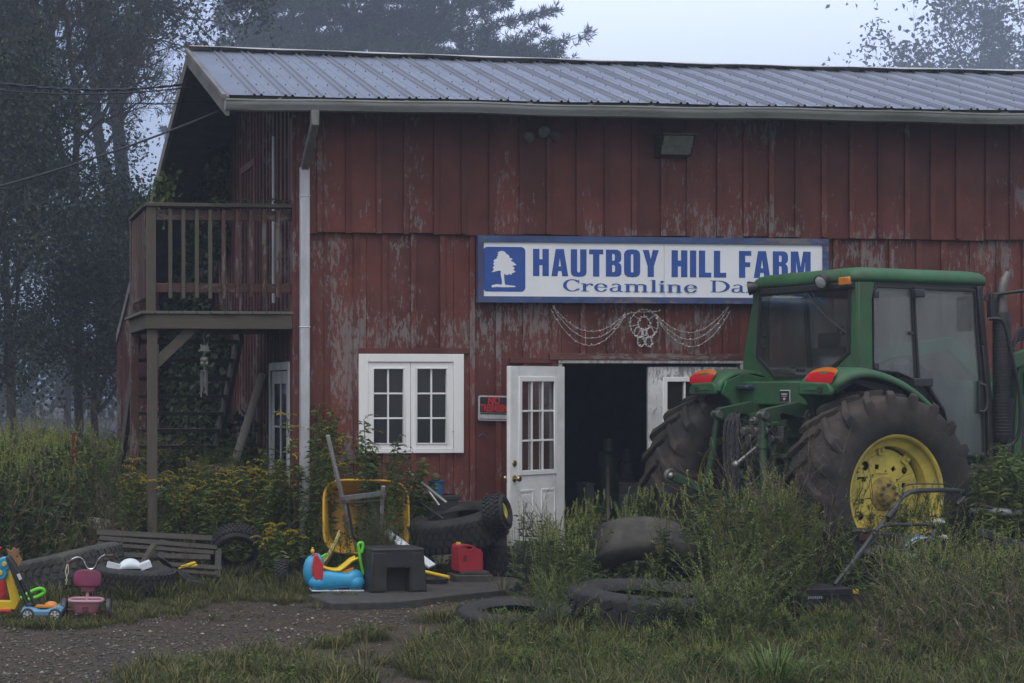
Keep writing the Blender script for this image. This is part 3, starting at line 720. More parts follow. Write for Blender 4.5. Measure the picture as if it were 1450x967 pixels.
# wide serif words, drawn as thick and thin strokes
class Pen:
    def __init__(s, mb): s.mb = mb; s.k = 0
    def poly(s, P): s.mb.flat(P, -.0002*s.k); s.k += 1
def ring(cx, cy, rx, ry, tx, ty, a0, a1, n=26):
    O = [(cx+rx*math.cos(R(a0+(a1-a0)*i/n)), cy+ry*math.sin(R(a0+(a1-a0)*i/n))) for i in range(n+1)]
    I = [(cx+(rx-tx)*math.cos(R(a0+(a1-a0)*i/n)), cy+(ry-ty)*math.sin(R(a0+(a1-a0)*i/n))) for i in range(n+1)]
    return O+I[::-1]
def serif_word(mb, s, x0, zb, sc, sy, tilt=0):
    x = 0; P = Pen(mb); T, t = .22, .07
    def put(poly, ox): P.poly([(x0+(ox+a)*sc, zb+b*sy-tilt*(ox+a)*sc) for a, b in poly])
    def rect(a, b, c, d, ox): put([(a, c), (b, c), (b, d), (a, d)], ox)
    for c in s:
        if c == 'C': put(ring(.62, .72, .62, .74, .24, .09, 38, 322), x); rect(1.03, 1.09, .95, 1.42, x); rect(1.04, 1.10, .14, .40, x); w = 1.2
        elif c == 'D':
            rect(.14, .14+T, .06, 1.38, x); rect(0, .5, 0, t, x); rect(0, .5, 1.37, 1.44, x); put(ring(.55, .72, .78, .72, .26, .08, -90, 90), x); w = 1.42
        elif c == 'r': rect(.12, .12+T, .05, .95, x); rect(0, .5, 0, t, x); rect(0, .3, .9, .97, x); put(ring(.62, .62, .30, .36, .10, .12, 60, 180), x); put(ring(.72, .82, .10, .10, .099, .099, 0, 360), x); w = .86
        elif c == 'e': put(ring(.46, .49, .46, .51, .21, .08, 15, 335), x); rect(.2, .9, .50, .56, x); w = 1.02
        elif c == 'a': rect(.55, .55+T, .08, .70, x); put(ring(.42, .66, .35, .34, .14, .08, 0, 150), x); put(ring(.34, .27, .34, .28, .18, .07, 60, 330), x); rect(.70, .92, .0, .08, x); w = .98
        elif c in 'mn':
            k = 2 if c == 'm' else 1; rect(0, .26, .9, .97, x)
            for q in range(k+1): rect(.12+q*.58, .12+T+q*.58, .05, .80 if q else .95, x); rect(.0+q*.58, .46+q*.58, 0, t, x)
            for q in range(k): put(ring(.53+q*.58, .72, .40, .27, .20, .11, 0, 130), x)
            w = .52+.58*k+.06
        elif c == 'l': rect(.12, .12+T, .05, 1.5, x); rect(0, .46, 0, t, x); rect(0, .26, 1.44, 1.51, x); w = .54
        elif c == 'i': rect(.12, .12+T, .05, .95, x); rect(0, .46, 0, t, x); rect(0, .26, .9, .97, x); put(ring(.23, 1.28, .13, .13, .129, .129, 0, 360), x); w = .54
        elif c == 'y': put([(.0, .97), (.5, .97), (.5, .9), (.38, .9), (.60, .3), (.52, .05)], x); put([(.62, .9), (.62, .97), (.95, .97), (.95, .9), (.82, .9), (.45, -.3), (.1, -.42), (.1, -.3), (.36, -.2)], x); w = 1.0
        else: w = .55
        x += w+.02
    return x
m = MB(sign_M(.003))
xa, zb = spx(797.3, 412); xe, _ = spx(990, 412)
sc_ = (xe-xa)/serif_word(MB(), 'Creamline', 0, 0, 1, 1); serif_word(m, 'Creamline', xa, zb, sc_, .083, .0065*1)
xa, zb = spx(1006, 413.6); serif_word(m, 'Dairy', xa, zb, sc_, .083, .0065)
m.build('lettering', M_blue, sg, smooth=False, fixn=False)

# no trespassing sign
nts = thing('warning_sign', 'small black no trespassing sign with red letters beside the open door', 'sign', (5.40, YW-.03, 1.60))
tl = R(1.2)
Mn = Matrix.Rotation(tl, 4, 'Y')
m = MB(Mn); m.prism(rr_poly(-.18, .18, -.127, .127, .02), -.004, .004, M=Matrix(((1,0,0,0),(0,0,1,0),(0,1,0,0),(0,0,0,1)))); m.build('plate', mat('sign_edge_white', (.5, .52, .55), .5, bump=0, dirt=.3), nts)
TF = Matrix(((1,0,0,0),(0,0,1,-.0065),(0,1,0,0),(0,0,0,1)))
m = MB(Mn @ TF); m.flat(rr_poly(-.165, .165, -.045, .112, .012)); m.flat([(-.165, -.062), (.165, -.062), (.165, -.050), (-.165, -.050)]); m.flat([(-.165, -.114), (.165, -.114), (.165, -.108), (-.165, -.108)])
m.build('black_field', mat('sign_black', (.02, .02, .022), .5, bump=0, dirt=.3, dirtcol=(.08, .08, .08)), nts, smooth=False, fixn=False)
M_sred = mat('sign_red', (.50, .025, .03), .5, var=.1, bump=0)
TT = Mn @ Matrix(((1,0,0,0),(0,0,1,-.0085),(0,1,0,0),(0,0,0,1)))
text_mesh('NO', 'lettering', M_sred, nts, TT @ Matrix.Translation((-.02, .073, 0)), .10, .8, .004)
text_mesh('TRESPASSING', 'lettering', M_sred, nts, TT @ Matrix.Translation((0, -.002, 0)), .098, .53, .0035)

# ------------------------------------------------------------------ flood lights
M_lens = mat('frosted_lens', (.20, .20, .185), .3, var=.2, vscale=10, bump=0, dirt=.4, dirtcol=(.1, .09, .07))
fl = thing('security_light', 'triple white security spotlight under the eave above the sign', 'light', tuple(PY(767, 186, YW-.06)))
for dx, dz, sz, dr in ((0, 0, .062, (.05, -1, -.25)), (-.125, -.05, .06, (-.65, -.55, -.45)), (.12, -.035, .06, (.75, -.45, -.45))):
    d = Vector(dr).normalized(); o = Vector((dx, -.02, dz))
    m = MB(); m.lathe([(.015, -.06), (.03, -.05), (sz*.8, 0), (sz, .04), (sz, .05)], 20, o, d); lh = m.build('lamp_head', mat('light_housing', (.12, .12, .11), .5), fl)
    m = MB(); m.lathe([(sz*.96, .046), (sz*.6, .058), (0, .064)], 20, o, d); m.build('lens', M_lens, lh)
m = MB(); m.cyl((0, .045, -.02), (0, .0, -.02), .05, 16); m.cyl((0, .02, -.02), (-.12, .0, -.04), .012, 8); m.cyl((0, .02, -.02), (.12, .0, -.04), .012, 8); m.build('base', mat('light_housing', (.12, .12, .11), .5), fl)
p = PY(950, 209, YW-.06)
wl = thing('wall_lamp', 'boxy wall pack lamp with frosted glass under the eave at right', 'light', tuple(p))
m = MB(); m.add([(-.17, .02, -.11), (.17, .02, -.11), (.17, .02, .11), (-.17, .02, .11), (-.17, -.10, -.095), (.17, -.10, -.095), (.17, -.20, .10), (-.17, -.20, .10)],
    [(0,1,2,3),(0,4,5,1),(2,6,7,3),(0,3,7,4),(1,5,6,2)]); m.bb(-.185, .185, -.215, .02, .10, .118)
m.build('housing', mat('lamp_bronze', (.06, .055, .05), .5), wl, fixn=True)
m = MB(); m.add([(-.155, -.104, -.085), (.155, -.104, -.085), (.155, -.198, .092), (-.155, -.198, .092)], [(0, 1, 2, 3)]); m.bb(-.17, .17, -.155, -.145, -.01, -.004)
m.build('glass_cover', M_lens, wl, smooth=False)

# ------------------------------------------------------------------ light garland and wreath
gd = thing('light_garland', 'two swags of unlit string lights with a wire wreath between, below the farm sign', 'garland', tuple(PY(908, 440, YW-.08)))
go = Vector(PY(908, 440, YW-.08))
M_cord = mat('pale_wire', (.34, .30, .29), .6, bump=0); M_bulb = mat('clear_bulbs', (.6, .6, .6), .2, bump=0)
def gp(zx, zy): return Vector(PY(760+zx/5, 420+zy/5, YW-.055))-go
mc = MB(); bulbs_ = []; r = random.Random(9)
def strand(pts, wob=.004, bulbs=True):
    P = smooth_path([gp(*p) for p in pts], 10)
    P = [v+Vector((r.uniform(-wob, wob), 0, r.uniform(-wob, wob))) for v in P]
    mc.tube(P, .0042, 5)
    if bulbs:
        for i in range(2, len(P)-1, 5):
            d = Vector((r.uniform(-1, 1), -.4, r.uniform(-.3, 1))).normalized(); bulbs_.append((P[i], P[i]+d*.02))
for off, sgp in ((0, 0), (1, 0)):
    for (A, Bm, Cc) in (((112, 60), (370, 245), (628, 115)), ((112, 70), (370, 295), (630, 120)), ((100, 90), (370, 345), (632, 125))):
        pts = [(A[0]+(Cc[0]-A[0])*t, A[1]+(Cc[1]-A[1])*t+((Bm[1]-(A[1]+Cc[1])/2)*4*t*(1-t))) for t in (0, .12, .3, .5, .7, .88, 1)]
        if off: pts = [(1470-x-(0), y+8) for x, y in pts]
        strand(pts)
for w in (0, 1):
    x = 345 if not w else 1120
    for yy in ((255, 340),): strand([(x, yy[0]), (x+2, yy[1])], 0, False)
strand([(760+100*math.cos(R(a)), 195+102*math.sin(R(a))*1.0) for a in range(0, 361, 30)])
strand([(760+42*math.cos(R(a)), 190+45*math.sin(R(a))) for a in range(0, 361, 40)])
for a in range(20, 360, 50): strand([(760+45*math.cos(R(a)), 190+45*math.sin(R(a))), (760+98*math.cos(R(a)), 195+98*math.sin(R(a)))], .0, False)
for dx, dy, rx, ry in ((-42, 60, 28, 36), (42, 62, 28, 36), (-22, 125, 26, 34), (32, 125, 24, 34), (0, 62, 16, 20)):
    strand([(760+dx+rx*math.cos(R(a)), 195+dy+ry*math.sin(R(a))) for a in range(0, 361, 40)], .002)
strand([(632, 125), (700, 110), (830, 105), (870, 100)], .004)
mc.build('wire_strands', M_cord, gd); [MB().cyl(a_, b2_, .0065, 6, .003).build('bulb', M_bulb, gd) for a_, b2_ in bulbs_]

# ------------------------------------------------------------------ wind chime
pc = Vector(PY(289, 462, YW+.12)); ch = thing('wind_chime', 'dangling wind chime with metal tubes under the balcony beam', 'wind chime', tuple(pc))
M_tin = mat('chime_metal', (.22, .22, .21), .35, metal=.7, var=.2, bump=0)
m = MB(); m.tube([(0, 0, 0), (.012, 0, -.05), (-.012, 0, -.1), (0, 0, -.14), (0, 0, -.5)], .004, 5); m.build('hanger', M_tin, ch)
m = MB(); m.prism([(-.05, 0), (.05, 0), (.045, .03), (.035, .06), (.045, .09), (.028, .075), (.02, .05), (-.02, .05), (-.04, .07), (-.035, .03)], -.006, .006, M=Matrix(((1,0,0,0),(0,0,1,0),(0,1,0,-.24),(0,0,0,1)))); m.ball((0, 0, -.33), (.04, .03, .03)); m.ball((-.02, 0, -.37), (.02, .02, .025)); m.ball((.025, 0, -.37), (.02, .02, .025)); m.bb(-.06, .06, -.02, .02, -.25, -.238)
m.build('figures', mat('chime_figures', (.20, .22, .19), .5, var=.3), ch)
m = MB()
for x, y, l in ((-.03, 0, .26), (-.012, .02, .2), (.01, -.02, .22), (.03, .01, .24), (.0, 0, .16)): m.cyl((x, y, -.45), (x, y, -.45-l), .0065, 6)
m.lathe([(0, -.45), (.035, -.45), (.035, -.44), (0, -.44)], 12, (0, 0, 0)); m.build('tubes', M_tin, ch)
# leaning pole under the balcony
p, q = PY(372, 530, 17.4), PY(338, 634, 17.2)
m = MB(); d = (q-p).normalized(); q2 = p+(q-p)*((p.z)/(p.z-q.z)); m.tube([Vector(p)-q2*0, q2.lerp(p, .5)+Vector((.01, 0, 0)), q2], [.045, .048, .052], 10)
tag(m.build('leaning_pole', wood('pale_pole', (.30, .28, .25), grey=(.25, .23, .21))), 'pale wooden pole leaning under the balcony beside the side door', 'pole')

# ------------------------------------------------------------------ things inside the doorway
M_gcyl = mat('green_cylinder', (.02, .045, .035), .45, var=.2); M_wc = mat('cabinet_white', (.26, .27, .29), .6, dirt=.3)
def gas(name, px, ytop, Y, r, mt, label):
    p = PY(px, ytop, Y); h = p.z-.04; o = thing(name, label, 'gas cylinder', (p.x, Y, .04))
    m = MB(); m.lathe([(0, 0), (r*.95, 0), (r, .02), (r, h-r*.9), (r*.94, h-r*.5), (r*.75, h-r*.2), (r*.4, h), (0, h)], 24); m.build('tank', mt, o)
    m = MB(); m.lathe([(0, h-.03), (r*.46, h-.03), (r*.46, h+.10), (r*.38, h+.13), (0, h+.135)], 16); m.build('valve_cap', mat('valve_cap', (.09, .09, .08), .5), o)
gas('gas_cylinder', 861, 638, 17.3, .115, M_gcyl, 'tall dark green gas cylinder inside the open doorway')
gas('gas_cylinder', 887, 652, 17.9, .085, mat('grey_cylinder', (.10, .105, .11), .5), 'shorter grey gas cylinder behind the green one in the doorway')
def cab(px0, px1, ytop, Y, d, label):
    a, b_ = PY(px0, ytop, Y), PY(px1, ytop, Y); o = thing('cabinet', label, 'cabinet', ((a.x+b_.x)/2, Y, .04)); w = (b_.x-a.x)/2; h = a.z-.04
    m = MB(); m.bb(-w, w, 0, d, 0, h-.03); m.build('body', M_wc, o, bevel=.006); m = MB(); m.bb(-w-.015, w+.015, -.015, d, h-.028, h); m.build('top', M_wc, o, bevel=.008)
cab(872, 904, 683, 17.35, .4, 'small white cabinet at the right inside the doorway'); cab(831, 841, 684, 17.5, .3, 'narrow white post cabinet left of the green gas cylinder')
p = PG(893, 812); m = MB()
def bag(u, v):
    a = 2*math.pi*u; z = .62*v; rr = .17*(1-.35*v)*(1+.12*math.sin(3*a+v*5)+.07*math.sin(7*a-v*9)); rr = rr if v > .02 else .02
    return (rr*math.cos(a)*1.0, rr*.8*math.sin(a), z)
m.grid(bag, 28, 12); o = m.build('rubbish_bag', mat('grey_bag', (.07, .085, .095), .35, var=.3), None); o.location = (PY(893, 740, 16.9).x, 16.9, .04); tag(o, 'crumpled grey plastic bag on the floor just inside the door', 'bag')
m = MB(); m.beam((6.72, 16.25, .05), (6.98, 16.9, .95), .03, .05); tag(m.build('leaning_board', mat('inside_wood', (.10, .09, .08), .8)), 'thin board leaning inside the dark doorway', 'board')
# ================================================================== vegetation kit (numpy)
class VG:
    """accumulates polygons of several materials"""
    def __init__(s): s.V = []; s.F4 = []; s.F3 = []; s.m4 = []; s.m3 = []; s.n = 0
    def quads(s, P, mi):      # P: N x 4 x 3
        P = np.asarray(P, dtype=np.float32)
        N = len(P)
        if N == 0: return
        s.V.append(P.reshape(-1, 3)); s.F4.append(np.arange(s.n, s.n+4*N).reshape(-1, 4)); s.m4.append(np.full(N, mi)); s.n += 4*N
    def raw(s, V, F4, F3, m4, m3):
        s.V.append(V); s.F4.append(F4+s.n); s.F3.append(F3+s.n); s.m4.append(m4); s.m3.append(m3); s.n += len(V)
    def pack(s):
        V = np.concatenate(s.V).astype(np.float32); F4 = np.concatenate(s.F4) if s.F4 else np.zeros((0, 4), int); F3 = np.concatenate(s.F3) if s.F3 else np.zeros((0, 3), int)
        return V, F4, F3, (np.concatenate(s.m4) if s.m4 else np.zeros(0, int)), (np.concatenate(s.m3) if s.m3 else np.zeros(0, int))
    def tubes(s, P0, P1, r0, r1, mi, k=3):
        P0, P1 = np.asarray(P0, float), np.asarray(P1, float); N = len(P0)
        if N == 0: return
        D = P1-P0; D /= np.linalg.norm(D, axis=1, keepdims=True)+1e-9
        U = np.where(np.abs(D[:, 2:3]) < .9, [[0, 0, 1.]], [[0, 1., 0]]); X = np.cross(U, D); X /= np.linalg.norm(X, axis=1, keepdims=True)+1e-9; Y = np.cross(D, X)
        r0 = np.broadcast_to(r0, (N,))[:, None]; r1 = np.broadcast_to(r1, (N,))[:, None]
        A = []; B = []
        for i in range(k):
            c, q = math.cos(2*math.pi*i/k), math.sin(2*math.pi*i/k); A.append(P0+(X*c+Y*q)*r0); B.append(P1+(X*c+Y*q)*r1)
        V = np.stack(A+B, 1).reshape(-1, 3); base = np.arange(N)[:, None]*2*k
        F = np.concatenate([base+np.array([[i, (i+1) % k, (i+1) % k+k, i+k]]) for i in range(k)])
        s.raw(V.astype(np.float32), F, np.zeros((0, 3), int), np.full(len(F), mi), np.zeros(0, int))
    def leaves(s, P, D, L, W, mi, rng, fold=.25, droop=0.0):
        """rhombic leaves, base P, direction D"""
        P, D = np.asarray(P, float), np.asarray(D, float); N = len(P)
        if N == 0: return
        D = D/(np.linalg.norm(D, axis=1, keepdims=True)+1e-9)
        U = rng.normal(size=(N, 3)); X = np.cross(U, D); X /= np.linalg.norm(X, axis=1, keepdims=True)+1e-9; Z = np.cross(D, X)
        L = np.broadcast_to(L, (N,))[:, None]; W = np.broadcast_to(W, (N,))[:, None]
        mid = P+D*L*.45
        tip = P+D*L; tip[:, 2] -= (droop*L)[:, 0] if np.ndim(droop) == 0 else 0
        a = mid+X*W*.5+Z*W*fold; b = mid-X*W*.5+Z*W*fold
        s.quads(np.stack([P, a, tip, b], 1), mi)
    def build(s, name, mats, parent=None):
        V, F4, F3, m4, m3 = s.pack(); return mesh_np(name, V, F4, F3, m4, m3, mats, parent)
def mesh_np(name, V, F4, F3, m4, m3, mats, parent=None):
    me = bpy.data.meshes.new(name); me.vertices.add(len(V)); me.vertices.foreach_set('co', V.astype(np.float32).ravel())
    nl = F4.size+F3.size; me.loops.add(nl); me.loops.foreach_set('vertex_index', np.concatenate([F4.ravel(), F3.ravel()]).astype(np.int32))
    npoly = len(F4)+len(F3); me.polygons.add(npoly)
    st = np.concatenate([np.arange(len(F4))*4, len(F4)*4+np.arange(len(F3))*3]).astype(np.int32)
    me.polygons.foreach_set('loop_start', st)
    me.polygons.foreach_set('material_index', np.concatenate([m4, m3]).astype(np.int32))
    me.update(calc_edges=True)
    for m_ in mats: me.materials.append(m_)
    o = bpy.data.objects.new(name, me); C.objects.link(o); o.parent = parent; return o
def scatter(vg, packs, pts, rng, smin=.8, smax=1.2, lean=.12):
    """copies of packed plants baked into one mesh"""
    for p in pts:
        V, F4, F3, m4, m3 = packs[rng.integers(len(packs))]
        a = rng.uniform(0, 6.28); sc = rng.uniform(smin, smax)*(p[3] if len(p) > 3 else 1); lx, ly = rng.normal(0, lean, 2)
        c, q = math.cos(a)*sc, math.sin(a)*sc; M = np.array([[c, -q, 0], [q, c, 0], [0, 0, sc]]); V2 = V@M.T
        V2 = V2+np.stack([V2[:, 2]*lx, V2[:, 2]*ly, -.3*V2[:, 2]*(lx*lx+ly*ly)], 1)
        vg.raw((V2+np.array(p[:3])).astype(np.float32), F4, F3, m4, m3)
G_leafd = leafmat('weed_leaf_dark', (.030, .052, .015), (.075, .115, .032), (.12, .15, .045))
G_leafm = leafmat('weed_leaf_mid', (.045, .075, .018), (.11, .155, .035), (.17, .20, .05))
G_spike = leafmat('ragweed_spike', (.17, .21, .05), (.28, .33, .09), (.34, .36, .13))
G_stem = leafmat('green_stem', (.04, .055, .02), (.09, .10, .04), trans=0)
G_brown = leafmat('dry_brown', (.065, .048, .034), (.16, .125, .085), (.24, .20, .14), trans=.1)
G_gold = leafmat('goldenrod_bloom', (.30, .25, .02), (.55, .42, .03), (.42, .36, .06), trans=.2)
G_ygr = leafmat('yellow_green_leaf', (.07, .09, .015), (.16, .18, .03), (.22, .20, .04))
G_grass = leafmat('grass_green', (.030, .042, .012), (.085, .10, .026), (.19, .165, .06), ws=.9)
G_grass2 = leafmat('grass_pale', (.07, .065, .024), (.16, .135, .05), (.24, .20, .10), ws=.9)
G_white = leafmat('white_bloom', (.45, .45, .40), (.65, .66, .60), trans=.2)
def plant_ragweed(seed, h=.9):
    g = VG(); r = np.random.default_rng(seed)
    def curve(p, d, L, n, grav=0):
        pts = [np.array(p, float)]; d = np.array(d, float)
        for i in range(n): d = d+r.normal(0, .08, 3)+[0, 0, grav]; d /= np.linalg.norm(d); pts.append(pts[-1]+d*L/n)
        return np.array(pts)
    main = curve((0, 0, 0), (r.normal(0, .08), r.normal(0, .08), 1), h, 8); g.tubes(main[:-1], main[1:], .006, .004, 0)
    tips = [(main[-3:], h*.22)]
    nb = r.integers(6, 10)
    for i in range(nb):
        t = r.uniform(.25, .92); k = int(t*8); p = main[k]+(main[min(k+1, 8)]-main[k])*(t*8-k); a = r.uniform(0, 6.28)
        b = curve(p, (math.cos(a)*.8, math.sin(a)*.8, .9), h*(1-t)*r.uniform(.6, .95)+.10, 6, .22); g.tubes(b[:-1], b[1:], .003, .002, 0)
        tips.append((b[-4:], 0))
        for q in range(1, 5):       # leaves along branch
            for _ in range(3): d = r.normal(0, 1, 3); d[2] = abs(d[2])*.3; g.leaves([b[q]], [d], r.uniform(.04, .09), r.uniform(.012, .022), 1, r, droop=.1)
    for pts, _ in tips:         # upright flower spikes
        for q in ([pts[-1]] if r.uniform() < .35 else [pts[-1], pts[-2]]+([pts[0]] if r.uniform() < .5 else [])):
            L = r.uniform(.05, .12); d = np.array([r.normal(0, .15), r.normal(0, .15), 1.]); k_ = int(L*240); t = np.linspace(0, 1, k_)[:, None]; g.tubes([q], [q+d*L], .0022, .001, 2)
            P = q+d*L*t+r.normal(0, .0022, (k_, 3)); D = r.normal(0, .7, (k_, 3)); D[:, 2] += .2; g.leaves(P, D, r.uniform(.009, .014, k_), .010, 2, r)
    N = 46; k = r.uniform(.05, .8, N); idx = (k*8).astype(int); P = main[idx]; a = r.uniform(0, 6.28, N); D = np.stack([np.cos(a), np.sin(a), r.uniform(-.1, .6, N)], 1)
    for q in range(3): g.leaves(P+D*.03*q, D+r.normal(0, .35, (N, 3)), r.uniform(.05, .11, N), r.uniform(.012, .025, N), 1, r, droop=.15)
    return g.pack()
def plant_dry(seed, h=.9):
    g = VG(); r = np.random.default_rng(seed); segs = []; tips = []
    def rec(p, d, L, rad, lvl):
        d = d/np.linalg.norm(d); n = 4; 
        for i in range(n):
            d2 = d+r.normal(0, .12, 3)+[0, 0, .05]; d2 /= np.linalg.norm(d2); q = p+d2*L/n; segs.append((p, q, rad*(1-.15*i), rad*(1-.15*(i+1)))); p, d = q, d2
            if lvl < 2 and (i > 0 or lvl > 0) :
                for _ in range(r.integers(1, 3)):
                    e = d+r.normal(0, .55, 3); e[2] = abs(e[2])*.8+.1; rec(p, e, L*r.uniform(.3, .5), rad*.55, lvl+1)
        tips.append(p)
    rec(np.zeros(3), np.array([r.normal(0, .12), r.normal(0, .12), 1.]), h, .004, 0)
    S = np.array([(a, b) for a, b, _, _ in segs]); g.tubes(S[:, 0], S[:, 1], np.array([s[2] for s in segs])+.0006, np.array([s[3] for s in segs])+.0005, 0)
    T = np.array(tips); 
    for _ in range(2): g.leaves(T+r.normal(0, .008, T.shape), r.normal(0, 1, T.shape), r.uniform(.006, .018, len(T)), .006, 0, r)
    return g.pack()
def plant_goldenrod(seed, h=1.2, bloom=1.0, bm=2):
    g = VG(); r = np.random.default_rng(seed); n = 12; pts = [np.zeros(3)]; d = np.array([r.normal(0, .1), r.normal(0, .1), 1.]); ld = r.normal(0, 1, 2)
    for i in range(n):
        d = d+np.array([ld[0]*.012*i/4, ld[1]*.012*i/4, 0])+r.normal(0, .03, 3); d /= np.linalg.norm(d); pts.append(pts[-1]+d*h/n)
    P = np.array(pts); g.tubes(P[:-1], P[1:], .005, .004, 0)
    N = 170; t = r.uniform(.12, .98, N)*n; i = t.astype(int); B = P[i]+(P[np.minimum(i+1, n)]-P[i])*(t-i)[:, None]; a = r.uniform(0, 6.28, N)
    D = np.stack([np.cos(a), np.sin(a), r.uniform(-.2, .7, N)], 1); g.leaves(B, D, r.uniform(.07, .15, N)*(1.15-.5*t/n), r.uniform(.016, .030, N), 1, r, droop=.25)
    top = P[-1]
    for q in range(9):          # plume: arched sprays, florets along the top side
        a = r.uniform(0, 6.28); z0 = P[-1-r.integers(0, 4)]; dd = np.array([math.cos(a), math.sin(a), r.uniform(.5, 1.2)]); L = r.uniform(.08, .20); S = [z0]
        for k in range(6): dd = dd+np.array([0, 0, -.22]); dd /= np.linalg.norm(dd); S.append(S[-1]+dd*L/6)
        S = np.array(S); g.tubes(S[:-1], S[1:], .0015, .001, 0)
        M_ = int(26*bloom)+4; tt = r.uniform(.1, 1, M_)*6; ii = np.minimum(tt.astype(int), 5); Q = S[ii]+(S[ii+1]-S[ii])*(tt-ii)[:, None]; Dn = r.normal(0, .5, (M_, 3)); Dn[:, 2] += .6
        g.leaves(Q, Dn, r.uniform(.010, .022, M_), .009, bm, r)
    return g.pack()
def plant_horseweed(seed, h=1.0):
    g = VG(); r = np.random.default_rng(seed); n = 10; P = np.array([[r.normal(0, .006)*i, r.normal(0, .006)*i, h*i/n] for i in range(n+1)]); g.tubes(P[:-1], P[1:], .005, .003, 0)
    N = 120; t = r.uniform(.05, .9, N)*n; i = t.astype(int); B = P[i]+(P[np.minimum(i+1, n)]-P[i])*(t-i)[:, None]; a = r.uniform(0, 6.28, N)
    D = np.stack([np.cos(a), np.sin(a), r.uniform(.3, 1.0, N)], 1); g.leaves(B, D, r.uniform(.05, .09, N)*(1.2-.6*t/n), r.uniform(.007, .013, N), 1, r, droop=.1)
    for q in range(26):
        k = r.uniform(.68, 1.0); z = k*h; a = r.uniform(0, 6.28); L = .13*(1.35-k); p0 = P[int(k*n*.999)]*[1, 1, 0]+[0, 0, z]; p1 = p0+np.array([math.cos(a)*L*.6, math.sin(a)*L*.6, L]); g.tubes([p0], [p1], .0015, .001, 0)
        M_ = 10; tt = r.uniform(.2, 1, M_)[:, None]; g.leaves(p0+(p1-p0)*tt, r.normal(0, .5, (M_, 3))+[0, 0, .5], r.uniform(.010, .018, M_), .007, 2, r)
    return g.pack()
def plant_leafy(seed, h=.5, n=60):
    g = VG(); r = np.random.default_rng(seed)
    for q in range(4):
        a = r.uniform(0, 6.28); p = np.zeros(3); d = np.array([math.cos(a)*.5, math.sin(a)*.5, 1.]); pts = [p]
        for i in range(6): d = d+r.normal(0, .12, 3); d /= np.linalg.norm(d); pts.append(pts[-1]+d*h*r.uniform(.8, 1.1)/6)
        P = np.array(pts); g.tubes(P[:-1], P[1:], .004, .003, 0)
        t = r.uniform(.15, 1, n//4)*6; i = np.minimum(t.astype(int), 5); B = P[i]+(P[i+1]-P[i])*(t-i)[:, None]; a = r.uniform(0, 6.28, n//4)
        D = np.stack([np.cos(a), np.sin(a), r.uniform(-.3, .5, n//4)], 1); g.leaves(B, D, r.uniform(.04, .085, n//4)*(.5+h), r.uniform(.016, .032, n//4)*(.5+h), 1, r, droop=.2)
    return g.pack()
def plant_wisp(seed, h=.7, ns=7):
    g = VG(); r = np.random.default_rng(seed)
    for q in range(ns):
        a = r.uniform(0, 6.28); d = np.array([math.cos(a)*r.uniform(0, .35), math.sin(a)*r.uniform(0, .35), 1.]); p = np.array([r.normal(0, .05), r.normal(0, .05), 0]); pts = [p]; H = h*r.uniform(.5, 1.15); n = 8; w = r.normal(0, .05, 2)
        for i in range(n): d = d+np.array([w[0], w[1], -.01*i])+r.normal(0, .03, 3); d /= np.linalg.norm(d); pts.append(pts[-1]+d*H/n)
        P = np.array(pts); g.tubes(P[:-1], P[1:], .0026, .0016, 0)
        N = 16; t = r.uniform(.05, .75, N)*n; i = t.astype(int); B = P[i]; a = r.uniform(0, 6.28, N); D = np.stack([np.cos(a), np.sin(a), r.uniform(.4, 1.4, N)], 1); g.leaves(B, D, r.uniform(.05, .14, N), r.uniform(.005, .011, N), 1, r, droop=.2)
        if r.uniform() < .75:
            N = 34; t = r.uniform(.66, 1, N)*n*.999; i = t.astype(int); B = P[i]+(P[i+1]-P[i])*(t-i)[:, None]+r.normal(0, .004, (N, 3)); D = r.normal(0, .6, (N, 3)); D[:, 2] += .6; g.leaves(B, D, r.uniform(.008, .016, N), .006, 2, r)
    return g.pack()
def clump(fn, seed, n, spread, *a):
    g = VG(); r = np.random.default_rng(seed)
    for i in range(n):
        V, F4, F3, m4, m3 = fn(seed*17+i, *a); sc = r.uniform(.68, 1.05); th = r.uniform(0, 6.28); lx, ly = r.normal(0, .10, 2); V = V*sc; V = V+np.stack([V[:, 2]*lx, V[:, 2]*ly, 0*V[:, 2]], 1)+[spread*math.cos(th)*r.uniform(), spread*.6*math.sin(th)*r.uniform(), 0]; g.raw(V.astype(np.float32), F4, F3, m4, m3)
    return g.pack()
def plant_tuft(seed, n=34, h=.25, spread=.06, w=.0045, bend=.5):
    g = VG(); r = np.random.default_rng(seed); a = r.uniform(0, 6.28, n); rr_ = r.uniform(0, spread, n); P0 = np.stack([np.cos(a)*rr_, np.sin(a)*rr_, np.zeros(n)], 1)
    D = np.stack([np.cos(a)*r.uniform(.05, bend, n), np.sin(a)*r.uniform(.05, bend, n), np.ones(n)], 1); D /= np.linalg.norm(D, axis=1, keepdims=True); L = r.uniform(.5, 1.1, n)[:, None]*h
    X = np.stack([-np.sin(a), np.cos(a), np.zeros(n)], 1)*w; g1 = np.array([0, 0, -1.])
    P1 = P0+D*L*.45; P2 = P1+(D+g1*.25+np.stack([np.cos(a), np.sin(a), 0*a], 1)*.2)*L*.35; P3 = P2+(D+g1*.85+np.stack([np.cos(a), np.sin(a), 0*a], 1)*.35)*L*.3
    V = np.stack([P0-X, P0+X, P1-X*.9, P1+X*.9, P2-X*.6, P2+X*.6, P3], 1).reshape(-1, 3); b = np.arange(n)[:, None]*7
    F4 = np.concatenate([b+[[0, 1, 3, 2]], b+[[2, 3, 5, 4]]]); F3 = b+[[4, 5, 6]]
    g.raw(V.astype(np.float32), F4, F3, (np.arange(len(F4)) % n > n*.72).astype(int), (np.arange(n) > n*.72).astype(int)); return g.pack()
